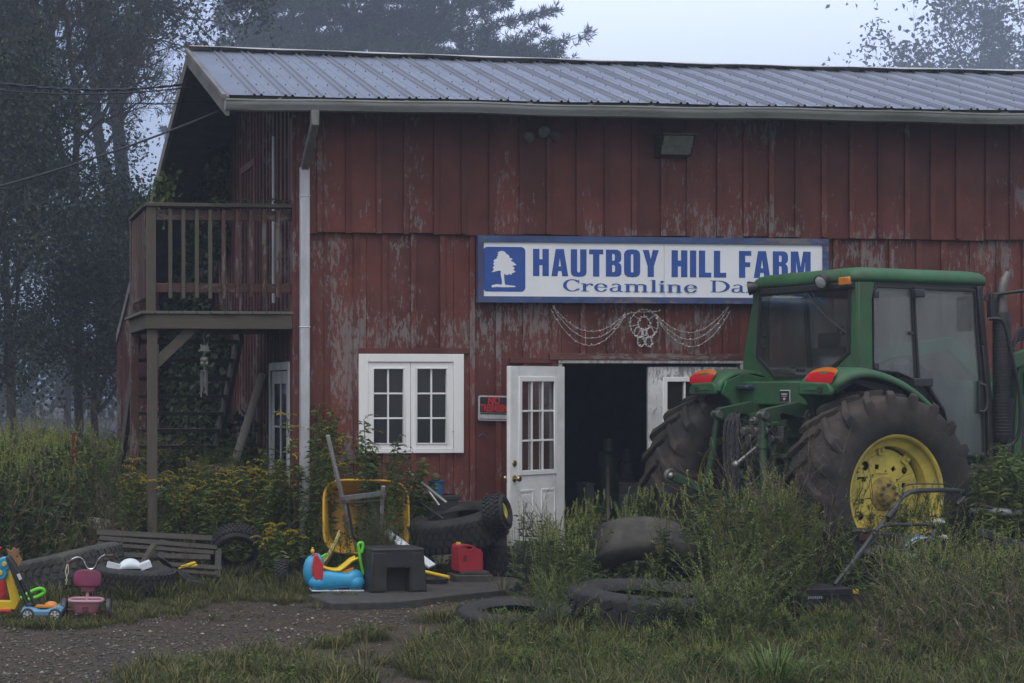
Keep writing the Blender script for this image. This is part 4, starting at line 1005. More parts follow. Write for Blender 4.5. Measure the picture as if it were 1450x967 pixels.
# ------------------------------------------------------------------ trees
def grow(rng, base, h, r0, spread=.5, levels=4, nb=(3, 5), up=.25, trunk_frac=.35, wob=.12, dirs=None, lenf=(.5, .75)):
    segs = []; tips = []
    def rec(p, d, L, rad, lvl):
        n = 7 if lvl == 0 else 5; d = d/np.linalg.norm(d)
        for i in range(n):
            d = d+rng.normal(0, wob, 3)*(.5 if lvl == 0 else 1)+[0, 0, up*.15*(lvl > 0)]; d /= np.linalg.norm(d); q = p+d*L/n
            ra, rb_ = rad*(1-.55*i/n), rad*(1-.55*(i+1)/n); segs.append((p, q, ra, rb_, lvl)); p = q
            if lvl < levels and (i >= n*trunk_frac if lvl == 0 else i >= 1):
                k = rng.integers(1, 3) if lvl else rng.integers(nb[0]-2, nb[1]-2)
                for _ in range(k):
                    a = rng.uniform(0, 6.28); X = np.cross(d, [math.cos(a), math.sin(a), .2]); X /= np.linalg.norm(X)+1e-9
                    e = d*(1-spread)+X*spread*rng.uniform(.8, 1.4)+[0, 0, up]; rec(q, e, L*rng.uniform(*lenf)*(1-.3*i/n), rb_*rng.uniform(.5, .72), lvl+1)
        tips.append((p, d, lvl))
    for d0, hh, rr_ in (dirs or [((0, 0, 1), h, r0)]): rec(np.array(base, float), np.array(d0, float), hh, rr_, 0)
    return segs, tips
def tree_thing(name, label, loc, rng, segs, tips, bark, leaf, leafn, leafL, leafW, clump=.35, group=None, minr=.004, minlvl=2):
    o = thing(name, label, 'tree', loc, 0, group)
    for part, sel in (('trunk', lambda s: s[4] == 0), ('limbs', lambda s: s[4] > 0)):
        S = [s for s in segs if sel(s)]
        if not S: continue
        g = VG(); g.tubes(np.array([s[0] for s in S]), np.array([s[1] for s in S]), np.array([max(minr, s[2]) for s in S]), np.array([max(minr, s[3]) for s in S]), 0, 8 if part == 'trunk' else 5)
        g.build(part, [bark], o)
    if leaf is not None and leafn:
        T = np.array([t[0] for t in tips if t[2] >= minlvl]+[s[1] for s in segs if s[4] >= max(minlvl, 2)]); g = VG()
        idx = rng.integers(0, len(T), leafn); keep = rng.uniform(size=len(T)) > .12; idx = idx[keep[idx]]
        P = T[idx]+rng.normal(0, clump, (len(idx), 3))*rng.uniform(.2, 1, (len(idx), 1)); D = rng.normal(0, 1, P.shape); D[:, 2] -= .3
        g.leaves(P, D, rng.uniform(.6, 1.2, len(P))*leafL, rng.uniform(.6, 1.1, len(P))*leafW, 0, rng); g.build('crown', [leaf], o)
    return o
# ================================================================== ground
def w2p(X, Y):            # ground points -> photo pixels (layout only, to lay the track where it runs)
    d = X*_sy+Y*_cy; u = (X*_cy-Y*_sy)/d; return CXP+FPX*u, YH+FPX*HC/d
def inpoly(x, y, P):
    c = np.zeros(np.shape(x), bool); n = len(P)
    for i in range(n):
        x0, y0 = P[i]; x1, y1 = P[i-1]; c ^= ((y0 > y) != (y1 > y)) & (x < (x1-x0)*(y-y0)/(y1-y0+1e-12)+x0)
    return c
def vnoise(X, Y, s, seed):
    r = np.random.default_rng(seed); T = r.uniform(-1, 1, (256, 256)); x = X*s+100; y = Y*s+100; i = np.floor(x).astype(int); j = np.floor(y).astype(int); fx = x-i; fy = y-j
    fx = fx*fx*(3-2*fx); fy = fy*fy*(3-2*fy); g = lambda a, b: T[a % 256, b % 256]
    return (g(i, j)*(1-fx)+g(i+1, j)*fx)*(1-fy)+(g(i, j+1)*(1-fx)+g(i+1, j+1)*fx)*fy
def gh(X, Y):             # ground height
    X = np.asarray(X, float); Y = np.asarray(Y, float)
    return .035*vnoise(X, Y, .5, 1)+.014*vnoise(X, Y, 2.1, 2)+.006*vnoise(X, Y, 7, 3)-.03
TRACK = [(-700, 892), (0, 882), (120, 876), (300, 860), (430, 850), (520, 838), (640, 826), (760, 822), (790, 832), (740, 846), (640, 862), (560, 880), (480, 894), (380, 912), (300, 926), (190, 945), (170, 967), (190, 1100), (-100, 1500), (-900, 1500)]
def dirtmask(X, Y):
    px, py = w2p(X, Y); k = vnoise(X, Y, 1.3, 5)*10+vnoise(X, Y, 4.1, 6)*6
    k = k+vnoise(X, Y, .8, 15)*9; a = inpoly(px, py+k, TRACK) & (Y > 3) & (Y < 18)
    b_ = (py > 880) & (px < 1000) & (vnoise(X, Y, 1.1, 11)+.6*vnoise(X, Y, 3.7, 12) > np.where(px < 640, .22, .78)) & (Y > 8)
    return a | b_
xs = np.concatenate([np.linspace(-300, -3, 16)[:-1], np.arange(-3, 13, .055), np.linspace(13, 300, 16)]); ys = np.concatenate([np.linspace(-60, 8, 10)[:-1], np.arange(8, 18.5, .055), np.linspace(18.5, 300, 22)])
GX, GY = np.meshgrid(xs, ys, indexing='ij'); GZ = gh(GX, GY); dm = dirtmask(GX, GY).astype(float)
for _ in range(2): dm = (dm+np.roll(dm, 1, 0)+np.roll(dm, -1, 0)+np.roll(dm, 1, 1)+np.roll(dm, -1, 1))/5
V = np.stack([GX, GY, GZ], 2).reshape(-1, 3); nx, ny = GX.shape; I = (np.arange(nx-1)[:, None]*ny+np.arange(ny-1)[None]).ravel()
F4 = np.stack([I, I+ny, I+ny+1, I+1], 1)
mg, k, b = newmat('ground'); at = k.new('ShaderNodeAttribute'); at.attribute_name = 'dirt'; v = k.mapped((1, 1, 1))
vo = k.new('ShaderNodeTexVoronoi'); vo.inputs['Scale'].default_value = 38; k.link(v, vo.inputs['Vector'])
vo2 = k.new('ShaderNodeTexVoronoi'); vo2.inputs['Scale'].default_value = 90; k.link(v, vo2.inputs['Vector'])
n1 = k.noise(1.4, 6, .65, v); n2 = k.noise(9, 6, .7, v)
sep = k.new('ShaderNodeSeparateColor'); k.link(vo.outputs['Color'], sep.inputs[0])
peb = k.ramp(sep.outputs[0], [(.0, (.036, .025, .015)), (.6, (.090, .065, .041)), (.86, (.15, .112, .075)), (.97, (.28, .24, .18))])
soil = k.ramp(n2, [(.3, (.028, .019, .012)), (.7, (.076, .054, .034))])
sel = k.ramp(k.math('ADD', vo.outputs['Distance'], k.math('MULTIPLY', n2, .7)), [(.55, 1), (.66, 0)])
dc = k.mix(k.math('MULTIPLY', sel, .9), soil, peb); dc = k.mix(k.ramp(n1, [(.35, .55), (.65, 0)]), dc, (.024, .019, .015))
gc = k.ramp(n2, [(.3, (.014, .015, .008)), (.6, (.030, .032, .014)), (.8, (.05, .045, .024))])
c = k.mix(at.outputs['Fac'], gc, dc); k.link(c, b.inputs['Base Color']); k.link(k.ramp(n1, [(.35, .55), (.6, .9)]), b.inputs['Roughness']); b.inputs['Specular IOR Level'].default_value = .35
bu = k.new('ShaderNodeBump'); bu.inputs['Strength'].default_value = .9; bu.inputs['Distance'].default_value = .02
hh = k.math('ADD', k.math('MULTIPLY', vo.outputs['Distance'], -.8), k.math('ADD', k.math('MULTIPLY', vo2.outputs['Distance'], -.3), n2)); k.link(hh, bu.inputs['Height']); k.link(bu.outputs[0], b.inputs['Normal'])
g = mesh_np('ground', V, F4, np.zeros((0, 3), int), np.zeros(len(F4), int), np.zeros(0, int), [mg]); tag(g, kind='structure')
A = g.data.attributes.new('dirt', 'FLOAT', 'POINT'); A.data.foreach_set('value', dm.ravel().astype(np.float32)); g.data.shade_smooth()
# dark paved apron in front of the wall
P = [PG(x, y) for x, y in ((436, 846), (500, 836), (560, 829), (640, 822), (722, 818), (742, 826), (720, 838), (640, 846), (560, 856), (470, 858))]
m = MB(); m.prism([(p.x, p.y) for p in P], -.05, .022); tag(m.build('paved_apron', mat('old_asphalt', (.045, .043, .043), .8, var=.3, vscale=9, bump=.5, bscale=50, dirt=.5, dirtcol=(.06, .05, .04)), None, bevel=.008), kind='structure')
# loose stones on the track
def samp(poly, n, rng, z=0):
    P = np.array(poly, float); lo, hi = P.min(0), P.max(0); out = []
    while len(out) < n:
        q = rng.uniform(lo, hi, (n*2, 2)); q = q[inpoly(q[:, 0], q[:, 1], poly)]; out += [tuple(a) for a in q]
    out = np.array(out[:n]); W_ = [PG(a, b_) for a, b_ in out]; return np.array([(p.x, p.y, 0) for p in W_])
rng = np.random.default_rng(7)
pts = samp([(-60, 875), (300, 858), (640, 828), (780, 826), (740, 850), (600, 880), (400, 915), (200, 950), (300, 990), (-60, 990)], 6500, rng)
pts = np.concatenate([pts, samp([(150, 900), (1100, 880), (1100, 990), (150, 990)], 1500, rng)])
keep = dirtmask(pts[:, 0], pts[:, 1]) | (rng.uniform(size=len(pts)) < .08); pts = pts[keep]; N = len(pts)
oc = np.array([[1,0,0],[0,1,0],[-1,0,0],[0,-1,0],[0,0,1],[0,0,-1]], float); of = np.array([[0,1,4],[1,2,4],[2,3,4],[3,0,4],[1,0,5],[2,1,5],[3,2,5],[0,3,5]])
sz = .0035+.018*rng.uniform(size=(N, 1, 1))**4+.004*rng.uniform(size=(N, 1, 1)); V = oc[None]*sz*rng.uniform(.6, 1.3, (N, 6, 1))*[1, 1, .55]
a = rng.uniform(0, 6.28, N); ca, sa = np.cos(a)[:, None], np.sin(a)[:, None]; X = V[..., 0]*ca-V[..., 1]*sa; Y = V[..., 0]*sa+V[..., 1]*ca; V = np.stack([X, Y, V[..., 2]], 2)
V += np.stack([pts[:, 0], pts[:, 1], gh(pts[:, 0], pts[:, 1])+.004], 1)[:, None]
F3 = (of[None]+np.arange(N)[:, None, None]*6).reshape(-1, 3)
ms, k, b = newmat('gravel_stone'); ge = k.new('ShaderNodeNewGeometry'); k.link(k.ramp(ge.outputs['Random Per Island'], [(0, (.035, .028, .022)), (.65, (.085, .07, .056)), (.92, (.15, .13, .11)), (1, (.34, .31, .27))]), b.inputs['Base Color']); b.inputs['Roughness'].default_value = .75
tag(mesh_np('gravel', V.reshape(-1, 3), np.zeros((0, 4), int), F3, np.zeros(0, int), np.zeros(len(F3), int), [ms]), 'loose pale and grey gravel stones on the dirt track', 'gravel', kind='stuff')

# ================================================================== trees
M_bark = mat('bark', (.045, .040, .036), .95, var=.3, vscale=4, bump=.6, bscale=25, stretch=(1, 1, .25))
T_leaf = leafmat('tree_leaf', (.011, .019, .009), (.028, .044, .017), trans=.15, ws=.5)
T_leaf2 = leafmat('hedge_leaf', (.009, .015, .007), (.022, .034, .012), (.036, .048, .015), trans=.15, ws=.7)
T_pine = leafmat('pine_needle', (.012, .022, .016), (.026, .042, .028), trans=.05, ws=.5)
r = np.random.default_rng(21)
def leafy(px, Y, h, r0, label, seed, n=22000, L=.13, spread=.55, tf=.15, clump=.45, group='trees in the fog on the left', leaf=None, lean=0):
    r = np.random.default_rng(seed); p = PY(px, 600, Y); segs, tips = grow(r, (0, 0, 0), h, r0, spread, 4, (4, 5), .18, tf, .10, lenf=(.42, .66), dirs=[((lean, 0, 1), h, r0)])
    return tree_thing('leafy_tree', label, (p.x, p.y, -.05), r, segs, tips, M_bark, leaf or T_leaf, n, L, L*.62, clump, group)
leafy(-110, 54, 17, .28, 'dark leafy tree cut off by the left edge of the photo', 31, 32000, .24, clump=.5)
leafy(-70, 62, 18, .32, 'tall dense leafy tree second from the left edge', 32, 36000, .24, lean=.02, clump=.5)
leafy(95, 66, 8.0, .16, 'low leafy tree below the bare forked trunks', 33, 9000, .20)
leafy(228, 72, 7.0, .16, 'leafy tree just left of the barn gable', 34, 10000, .20)
leafy(20, 35, 6.6, .12, 'short bushy tree nearest the left bank of weeds', 35, 42000, .125, tf=.05, leaf=T_leaf2)
leafy(138, 37, 4.3, .10, 'short bushy tree beside the barn wing wall', 36, 40000, .115, tf=.05, leaf=T_leaf2)
# bare tree with forked trunks
def bare(name, label, Y, trunks, seed, levels=3, L=2.3):
    r = np.random.default_rng(seed); L = L*Y/40; base = PY(*trunks[0][0][0], Y); o = Vector((base.x, base.y, 0)); segs = []; tips = []
    for P, r0, r1 in trunks:
        Q = smooth_path([Vector(PY(x, y, Y+dy))-o for (x, y), dy in zip(P, [0, .1, .2, .1, 0, -.1, -.2, 0][:len(P)])], 5); n = len(Q)-1
        for i in range(n):
            a, b_ = np.array(Q[i]), np.array(Q[i+1]); ra = r0+(r1-r0)*i/n; segs.append((a, b_, ra, r0+(r1-r0)*(i+1)/n, 0))
            if i > n*.35 and r.uniform() < .8:
                d = (b_-a)/np.linalg.norm(b_-a); th = r.uniform(0, 6.28); X = np.cross(d, [math.cos(th), math.sin(th), 0]); X /= np.linalg.norm(X); s2, t2 = grow(r, b_, 0, 0, .45, levels, (3, 5), .12, .2, .16, dirs=[(tuple(d*.6+X*.8), L*r.uniform(.5, 1.1)*(1.2-.5*i/n), max(.02, ra*.42))], lenf=(.4, .7))
                segs += [(s[0], s[1], s[2], s[3], s[4]+1) for s in s2]; tips += t2
    return o, segs, tips, r
o, segs, tips, r = bare('bare_tree', '', 66, [([(184, 620), (181, 345), (172, 230), (163, 150), (150, 70), (140, -40), (130, -140)], .36, .13), ([(163, 150), (178, 115), (192, 75), (206, 30), (214, -30), (226, -110)], .17, .07), ([(186, 620), (168, 320), (148, 240), (138, 180), (131, 90), (126, 0), (122, -100)], .31, .12), ([(206, 35), (230, 10), (262, -15), (290, -40)], .055, .03), ([(131, 70), (118, 30), (103, -5), (95, -60)], .07, .035)], 51)
tree_thing('bare_tree', 'bare dead tree with forked trunks rising left of the barn roof', o, r, segs, tips, M_bark, T_leaf, 0, .1, .05, minr=.006)
o, segs, tips, r = bare('bare_tree', '', 37, [([(112, 620), (108, 350), (106, 250), (110, 160), (100, 80), (90, 0), (70, -80)], .11, .04), ([(108, 300), (90, 220), (70, 150), (60, 60), (40, -20)], .08, .03)], 52)
tree_thing('bare_tree', 'thinner bare tree with few leaves, left of the forked dead trunks', o, r, segs, tips, M_bark, T_leaf, 2500, .10, .06, .5, minr=.006)
# pines behind the roof
def pine(px, Y, h, label, seed, z0=.4, blen=5.0, density=1.7, group='pines behind the barn roof'):
    r = np.random.default_rng(seed); p = PY(px, 600, Y); o = thing('pine_tree', label, 'tree', (p.x, p.y, 0), 0, group)
    g = VG(); zs = np.linspace(0, h, 14); P = np.stack([r.normal(0, .05, 14).cumsum()*.5, r.normal(0, .05, 14).cumsum()*.5, zs], 1); rad = .38*(1-zs/h*.85); g.tubes(P[:-1], P[1:], rad[:-1], rad[1:], 0, 9); g.build('trunk', [M_bark], o)
    gl = VG(); gb = VG(); z = z0*h
    while z < h*.97:
        for q in range(r.integers(4, 7)):
            a = r.uniform(0, 6.28); t = (z/h-z0)/(1-z0); L = blen*(1-t)**.8*r.uniform(.6, 1.1)+.4; d = np.array([math.cos(a), math.sin(a), .12+.25*t]); p0 = np.array([np.interp(z, zs, P[:, 0]), np.interp(z, zs, P[:, 1]), z]); pts = [p0]; n = 9
            for i in range(n): d = d+r.normal(0, .12, 3)+[0, 0, -.04 if i < 5 else .07]; d /= np.linalg.norm(d); pts.append(pts[-1]+d*L/n)
            B = np.array(pts); rr_ = np.linspace(.04*L/4+.02, .016, n+1); gb.tubes(B[:-1], B[1:], rr_[:-1], rr_[1:], 0, 4)
            for i in range(2, n+1):
                for sd in (-1, 1):
                    if r.uniform() < .12: continue
                    X = np.cross(d, [0, 0, 1.])*sd; X /= np.linalg.norm(X); Lb = L*.28*(1.15-i/n)*r.uniform(.6, 1.2)+.18; e = X*.8+d*.7+[0, 0, r.uniform(-.05, .15)]; e /= np.linalg.norm(e)
                    q1 = B[i]+e*Lb; gb.tubes([B[i]], [q1], .010, .005, 0, 3)
                    m_ = int(max(3, Lb/.30)*density)
                    for c in np.linspace(.3, 1.05, m_):       # needle tufts
                        k = 13; C_ = B[i]+e*Lb*c+r.normal(0, .20, 3); D = r.normal(0, 1, (k, 3))+e*.9+[0, 0, .25]; gl.leaves(np.repeat(C_[None], k, 0), D, r.uniform(.38, .68, k), .07, 0, r, fold=.1)
        z += h*.028*r.uniform(.7, 1.3)
    gb.build('limbs', [M_bark], o); gl.build('crown', [T_pine], o)
pine(500, 112, 42, 'broad dark pine rising behind the left half of the roof', 61, .52, 13.6)
pine(420, 120, 38.5, 'pine with loose tufts behind the peak of the barn', 62, .58, 10)
pine(650, 118, 41, 'pine whose long low limbs reach right over the metal roof', 63, .57, 10)
# far trees at the right
leafy(1465, 165, 38, .38, 'pale hazy tree with open crown behind the right end of the roof', 71, 9000, .7, .5, .45, 1.1, 'far trees in the fog on the right')
leafy(1545, 165, 40, .40, 'pale hazy tree cut off by the right edge of the photo', 72, 8000, .7, .5, .35, 1.1, 'far trees in the fog on the right')
leafy(1364, 175, 28, .30, 'small rounded hazy tree top just over the ridge at right', 73, 9000, .6, .4, .45, 1.0, 'far trees in the fog on the right')
# far wood closing the view on the left and behind
g = VG(); r = np.random.default_rng(80)
for k_ in range(46):
    x = r.uniform(-60, 70); y = r.uniform(85, 110); h = r.uniform(4.0, 6.0) if x > 12 else r.uniform(5, 10); n = 900
    P = r.normal(0, 1, (n, 3)); P /= np.linalg.norm(P, axis=1, keepdims=True); P *= r.uniform(.5, 1, (n, 1))**.5; P = P*[3.6, 2.6, h*.5]+[x, y, h*.5]; g.leaves(P, r.normal(0, 1, P.shape), .42, .28, 0, r)
tag(g.build('far_wood', [T_leaf]), 'dim wood in the fog beyond the farm', 'wood', kind='stuff')
# haze
m = MB(); m.bb(-302, 302, -62, 302, -1.5, 54); hz = m.build('haze', None, None, smooth=False)
mh = bpy.data.materials.new('haze'); mh.use_nodes = True; k = NT(mh); k.n.remove(k.n['Principled BSDF']); pv = k.new('ShaderNodeVolumePrincipled')
pv.inputs['Density'].default_value = .0028; pv.inputs['Color'].default_value = (.62, .71, .86, 1); pv.inputs['Anisotropy'].default_value = .2; k.link(pv.outputs[0], k.n['Material Output'].inputs['Volume'])
hz.data.materials.clear(); hz.data.materials.append(mh); tag(hz, 'pale morning fog filling the air', 'fog', kind='stuff')
# ================================================================== tractor
tr = thing('tractor', 'big green farm tractor with glass cab and yellow wheels parked by the barn doors', 'tractor', (7.766, 14.34, 0), R(14))
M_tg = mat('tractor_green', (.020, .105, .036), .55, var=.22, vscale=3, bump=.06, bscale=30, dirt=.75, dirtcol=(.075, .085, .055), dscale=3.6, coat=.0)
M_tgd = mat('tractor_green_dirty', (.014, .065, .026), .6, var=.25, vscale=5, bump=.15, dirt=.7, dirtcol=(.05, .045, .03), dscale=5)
M_ty = mat('wheel_yellow', (.68, .56, .10), .55, var=.10, vscale=5, bump=.06, dirt=.45, dirtcol=(.17, .12, .05), dscale=3.4)
M_cabglass = glassmat('cab_glass', tint=(.84, .90, .88), film=.12, filmcol=(.42, .46, .47), refl=.36, rough=.06)  # pale film also paints the sky's hazy reflection on the side panes
M_rearglass = glassmat('rear_glass', tint=(.72, .78, .78), film=.035, filmcol=(.22, .27, .27), refl=.35, rough=.06)
M_seal = mat('rubber_seal', (.012, .012, .013), .6, bump=0)
M_steel = mat('worn_steel', (.28, .28, .27), .4, metal=.8, var=.3, vscale=12, bump=.1, dirt=.5, dirtcol=(.08, .06, .04))
CY = Matrix(((1,0,0,0),(0,0,1,0),(0,1,0,0),(0,0,0,1)))       # prism helper: (x, z) outline extruded along y
XZ = CY
def tractor_wheel(name, cx, cz, yc, side, rad, width, rimr, lugs, parent, deep=.15):
    """side=+1: outer face towards +y"""
    S = Matrix.Translation((cx, yc, cz)) @ Matrix.Diagonal((1, side, 1, 1))
    h = width/2; rt = rad-.048
    prof = [(rimr-.01, h*.62), (rimr+.015, h*.80), (rimr+.06, h*.98), (rimr+(rt-rimr)*.45, h*1.04), (rimr+(rt-rimr)*.72, h*1.0), (rt-.035, h*.93), (rt-.008, h*.80), (rt, h*.4), (rt+.004, 0)]
    prof = prof+[(r, -z) for r, z in prof[-2::-1]]
    m = MB(S); m.lathe(prof, 72, (0, 0, 0), (0, 1, 0))
    ty = m.build('tyre', M_rubber2, parent, angle=50)
    m = MB(S)
    n = lugs
    for sd in (-1, 1):
        for i in range(n):
            a0 = 2*math.pi*(i+(.5 if sd > 0 else 0))/n; vs = []; fs = []
            st = [(.00, 0), (.22, .055), (.45, .115), (.68, .165), (.86, .195), (.97, .208), (1.01, .214)]
            for k, (t, da) in enumerate(st):
                y = sd*(t*h+ (-.015 if k == 0 else 0)); a = a0+da*(.89/rad)*1.25
                top = rad-.012*t*t if t < .9 else (rad-.03 if t < .99 else rad-.10); base = rt-.02 if t < .99 else rt-.14
                wt, wb = .026+.010*t, .042+.016*t
                for (rr_, w) in ((base, -wb), (top, -wt), (top, wt), (base, wb)):
                    aa = a+w/rad; vs.append((-rr_*math.sin(aa), y, rr_*math.cos(aa)))
            for k in range(len(st)-1):
                for q in range(4): p = (q+1) % 4; fs.append((k*4+q, k*4+p, k*4+4+p, k*4+4+q))
            fs += [(3, 2, 1, 0), tuple(len(vs)-4+q for q in range(4))]
            m.add(vs, fs)
    m.build('tread_lugs', M_rubber2, ty, bevel=.006, seg=2)
    # rim barrel and flange
    fl = h*.80
    m = MB(S); m.lathe([(rimr-.012, fl+.0), (rimr+.022, fl+.012), (rimr+.028, fl-.004), (rimr+.005, fl-.02), (rimr-.03, fl-.05), (rimr-.075, fl-.075), (rimr-.085, fl-deep-.05), (rimr-.08, -fl*.6), (rimr-.03, -fl*.8), (rimr+.02, -fl)], 56, (0, 0, 0), (0, 1, 0))
    rim = m.build('rim', M_ty, parent, solid=.006)
    dr = rimr-.105; yd = fl-deep
    def circ(cx_, cy_, r, k=12, a0=0, el=1): return [(cx_+r*math.cos(a0+2*math.pi*i/k), cy_+r*el*math.sin(a0+2*math.pi*i/k)) for i in range(k)]
    holes = []
    for i in range(8):
        a = 2*math.pi*(i+.35)/8; rr_ = dr*.62; holes.append(circ(rr_*math.cos(a), rr_*math.sin(a), .030, 4, a+.4))
    for i in range(4):
        a = 2*math.pi*(i+.08)/4+.55; rr_ = dr*.80; holes.append(circ(rr_*math.cos(a), rr_*math.sin(a), .043 if i % 2 else .034, 12))
    for i in range(8):
        a = 2*math.pi*(i+.80)/8; rr_ = dr*.50; holes.append(circ(rr_*math.cos(a), rr_*math.sin(a), .011, 8))
    m = MB(S @ Matrix(((1,0,0,0),(0,0,1,0),(0,1,0,0),(0,0,0,1)))); m.prism(circ(0, 0, dr, 48), yd-.012, yd+.002, holes=holes)
    disc = m.build('disc', M_ty, rim, bevel=.002, seg=1)
    m = MB(S); m.lathe([(dr+.0, yd-.02), (dr+.01, yd), (dr, yd+.006)], 48, (0, 0, 0), (0, 1, 0)); m.lathe([(0, yd-.08), (dr*.95, yd-.08)], 24, (0, 0, 0), (0, 1, 0)); m.build('backing', M_dark, rim)
    for i in range(8):
        a = 2*math.pi*(i+.12)/8; m = MB(S @ Matrix.Rotation(-a, 4, 'Y')); q = dr-.005
        m.box((q, yd+.012, 0), (.10, .03, .075)); m.box((q+.045, yd-.02, 0), (.03, .10, .06)); m.lathe([(.018, .0), (.018, .02), (0, .022)], 6, (q-.005, yd+.026, 0), (0, 1, 0))
        m.build('lug_bracket', M_ty, rim, bevel=.005)
    m = MB(S); m.lathe([(.15, yd-.01), (.145, yd+.012), (.105, yd+.02), (.095, yd+.05), (.075, yd+.06), (0, yd+.062)], 28, (0, 0, 0), (0, 1, 0))
    hub = m.build('hub', mat('hub_yellow_dirty', (.40, .30, .06), .6, dirt=.8, dirtcol=(.07, .055, .035), dscale=9), rim)
    for i in range(8):
        a = 2*math.pi*i/8; m = MB(S); m.cyl((.078*math.cos(a), yd+.02, .078*math.sin(a)), (.078*math.cos(a), yd+.082, .078*math.sin(a)), .015, 6); m.build('wheel_bolt', M_steel, rim)
for sd in (-1, 1):
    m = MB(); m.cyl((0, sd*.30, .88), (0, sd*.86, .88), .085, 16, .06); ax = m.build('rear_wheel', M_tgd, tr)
    tractor_wheel('w', 0, .885, sd*.965, sd, .90, .47, .495, 21, ax)
    m = MB(); m.cyl((2.4, sd*.20, .60), (2.4, sd*.80, .60), .07, 12); ax = m.build('front_wheel', M_tgd, tr)
    tractor_wheel('w', 2.4, .61, sd*.90, sd, .62, .36, .34, 17, ax, .10)
# fenders
fp = smooth_path([(-.49, 1.775, 0), (-.465, 1.86, 0), (-.36, 1.935, 0), (-.19, 1.97, 0), (.02, 1.955, 0), (.30, 1.865, 0), (.56, 1.715, 0), (.76, 1.52, 0), (.90, 1.26, 0)], 4)
for sd in (-1, 1):
    vs, fs = [], []; n = len(fp)
    sec = [(.50, -.03), (.55, .0), (.70, .012), (.85, .008), (.93, -.008), (.965, -.035), (.972, -.075)]
    for i, p in enumerate(fp):
        t = i/(n-1); d = (fp[min(i+1, n-1)]-fp[max(i-1, 0)]).normalized(); nx, nz = -d.y, d.x
        for (y, o) in sec:
            yy = y
            if t < .2: yy = .53+(y-.53)*(.86+.14*(t/.2))
            oo = o
            vs.append((p.x+nx*oo*1.0, sd*yy, p.y+nz*oo))
    k = len(sec)
    for i in range(n-1):
        for j in range(k-1): fs.append((i*k+j, i*k+j+1, (i+1)*k+j+1, (i+1)*k+j))
    m = MB(); m.add(vs, fs)
    # tail face and inner panel
    fen = m.build('fender', M_tg, tr, solid=.012, angle=60)
    m = MB(); vs = [(-.705, sd*y, z) for y, z in ((.54, 1.70), (.94, 1.70), (.94, 1.79), (.90, 1.84), (.56, 1.84), (.54, 1.80))]
    m.prism([(y, z) for y, z in ((.535, 1.745), (.90, 1.735), (.925, 1.76), (.92, 1.80), (.88, 1.85), (.60, 1.86), (.545, 1.83))], -.45, -.50, M=Matrix(((0,0,1,0),(sd,0,0,0),(0,1,0,0),(0,0,0,1))))
    m.build('fender_tail', M_tg, fen, bevel=.02, seg=3)
    m = MB(); m.prism([(-.46, 1.75), (-.42, 1.87), (-.20, 1.945), (.3, 1.86), (.75, 1.5), (.88, 1.2), (.2, 1.0), (-.02, 1.06), (-.22, 1.42), (-.38, 1.70)], .49, .52, M=Matrix(((1,0,0,0),(0,0,sd,0),(0,1,0,0),(0,0,0,1))))
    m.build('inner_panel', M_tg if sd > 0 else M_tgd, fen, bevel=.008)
    m = MB(); m.prism([(-.42, 1.80), (-.22, 1.90), (.3, 1.80), (.72, 1.44), (.70, 1.40), (.25, 1.72), (-.22, 1.85), (-.40, 1.76)], .52, .90, M=Matrix(((1,0,0,0),(0,0,sd,0),(0,1,0,0),(0,0,0,1))))
    m.build('wheel_arch', M_dark, fen)
    # tail lamp: a rounded wedge, amber top and red bottom
    def lamp(v0, v1, mt, nm):
        m = MB()
        def fn(u, v):
            vv = v0+(v1-v0)*v; y = .60+.34*u; e = math.sin(math.pi*min(1, max(0, u)))**.28 if 0 < u < 1 else 0
            zc = 1.905+.022*(u-.5); hh = .082*e
            z = zc-hh+2*hh*vv+.02*(u-.5)*-1; x = -.475-.045*e*(math.sin(math.pi*(.12+.76*vv)))+ .12*max(0, vv-.0)*e*.9
            return (x, sd*y, z)
        m.grid(fn, 20, 8); return m.build(nm, mt, fen, fixn=False)
    mr, k_, b_ = newmat('tail_lamp_red%d' % sd); b_.inputs['Base Color'].default_value = (.42, .008, .014, 1); b_.inputs['Roughness'].default_value = .25; b_.inputs['Coat Weight'].default_value = .4
    ma, k_, b_ = newmat('tail_lamp_amber%d' % sd); b_.inputs['Base Color'].default_value = (.48, .13, .01, 1); b_.inputs['Roughness'].default_value = .25; b_.inputs['Coat Weight'].default_value = .4
    lamp(0, .76, mr, 'tail_lamp'); lamp(.76, 1, ma, 'turn_signal')
    m = MB(); m.ball((-.40, sd*.775, 1.89), (.06, .15, .07), 16, 10); m.build('lamp_housing', M_tg, fen)
    m = MB(); m.box((-.503, sd*.80, 1.79), (.01, .06, .05)); m.build('reflector', M_black, fen, bevel=.003)
# ---------------------------------------------------------------- cab
def fr(m, pts, w, h): 
    for p, q in zip(pts[:-1], pts[1:]): m.beam(p, q, w, h)
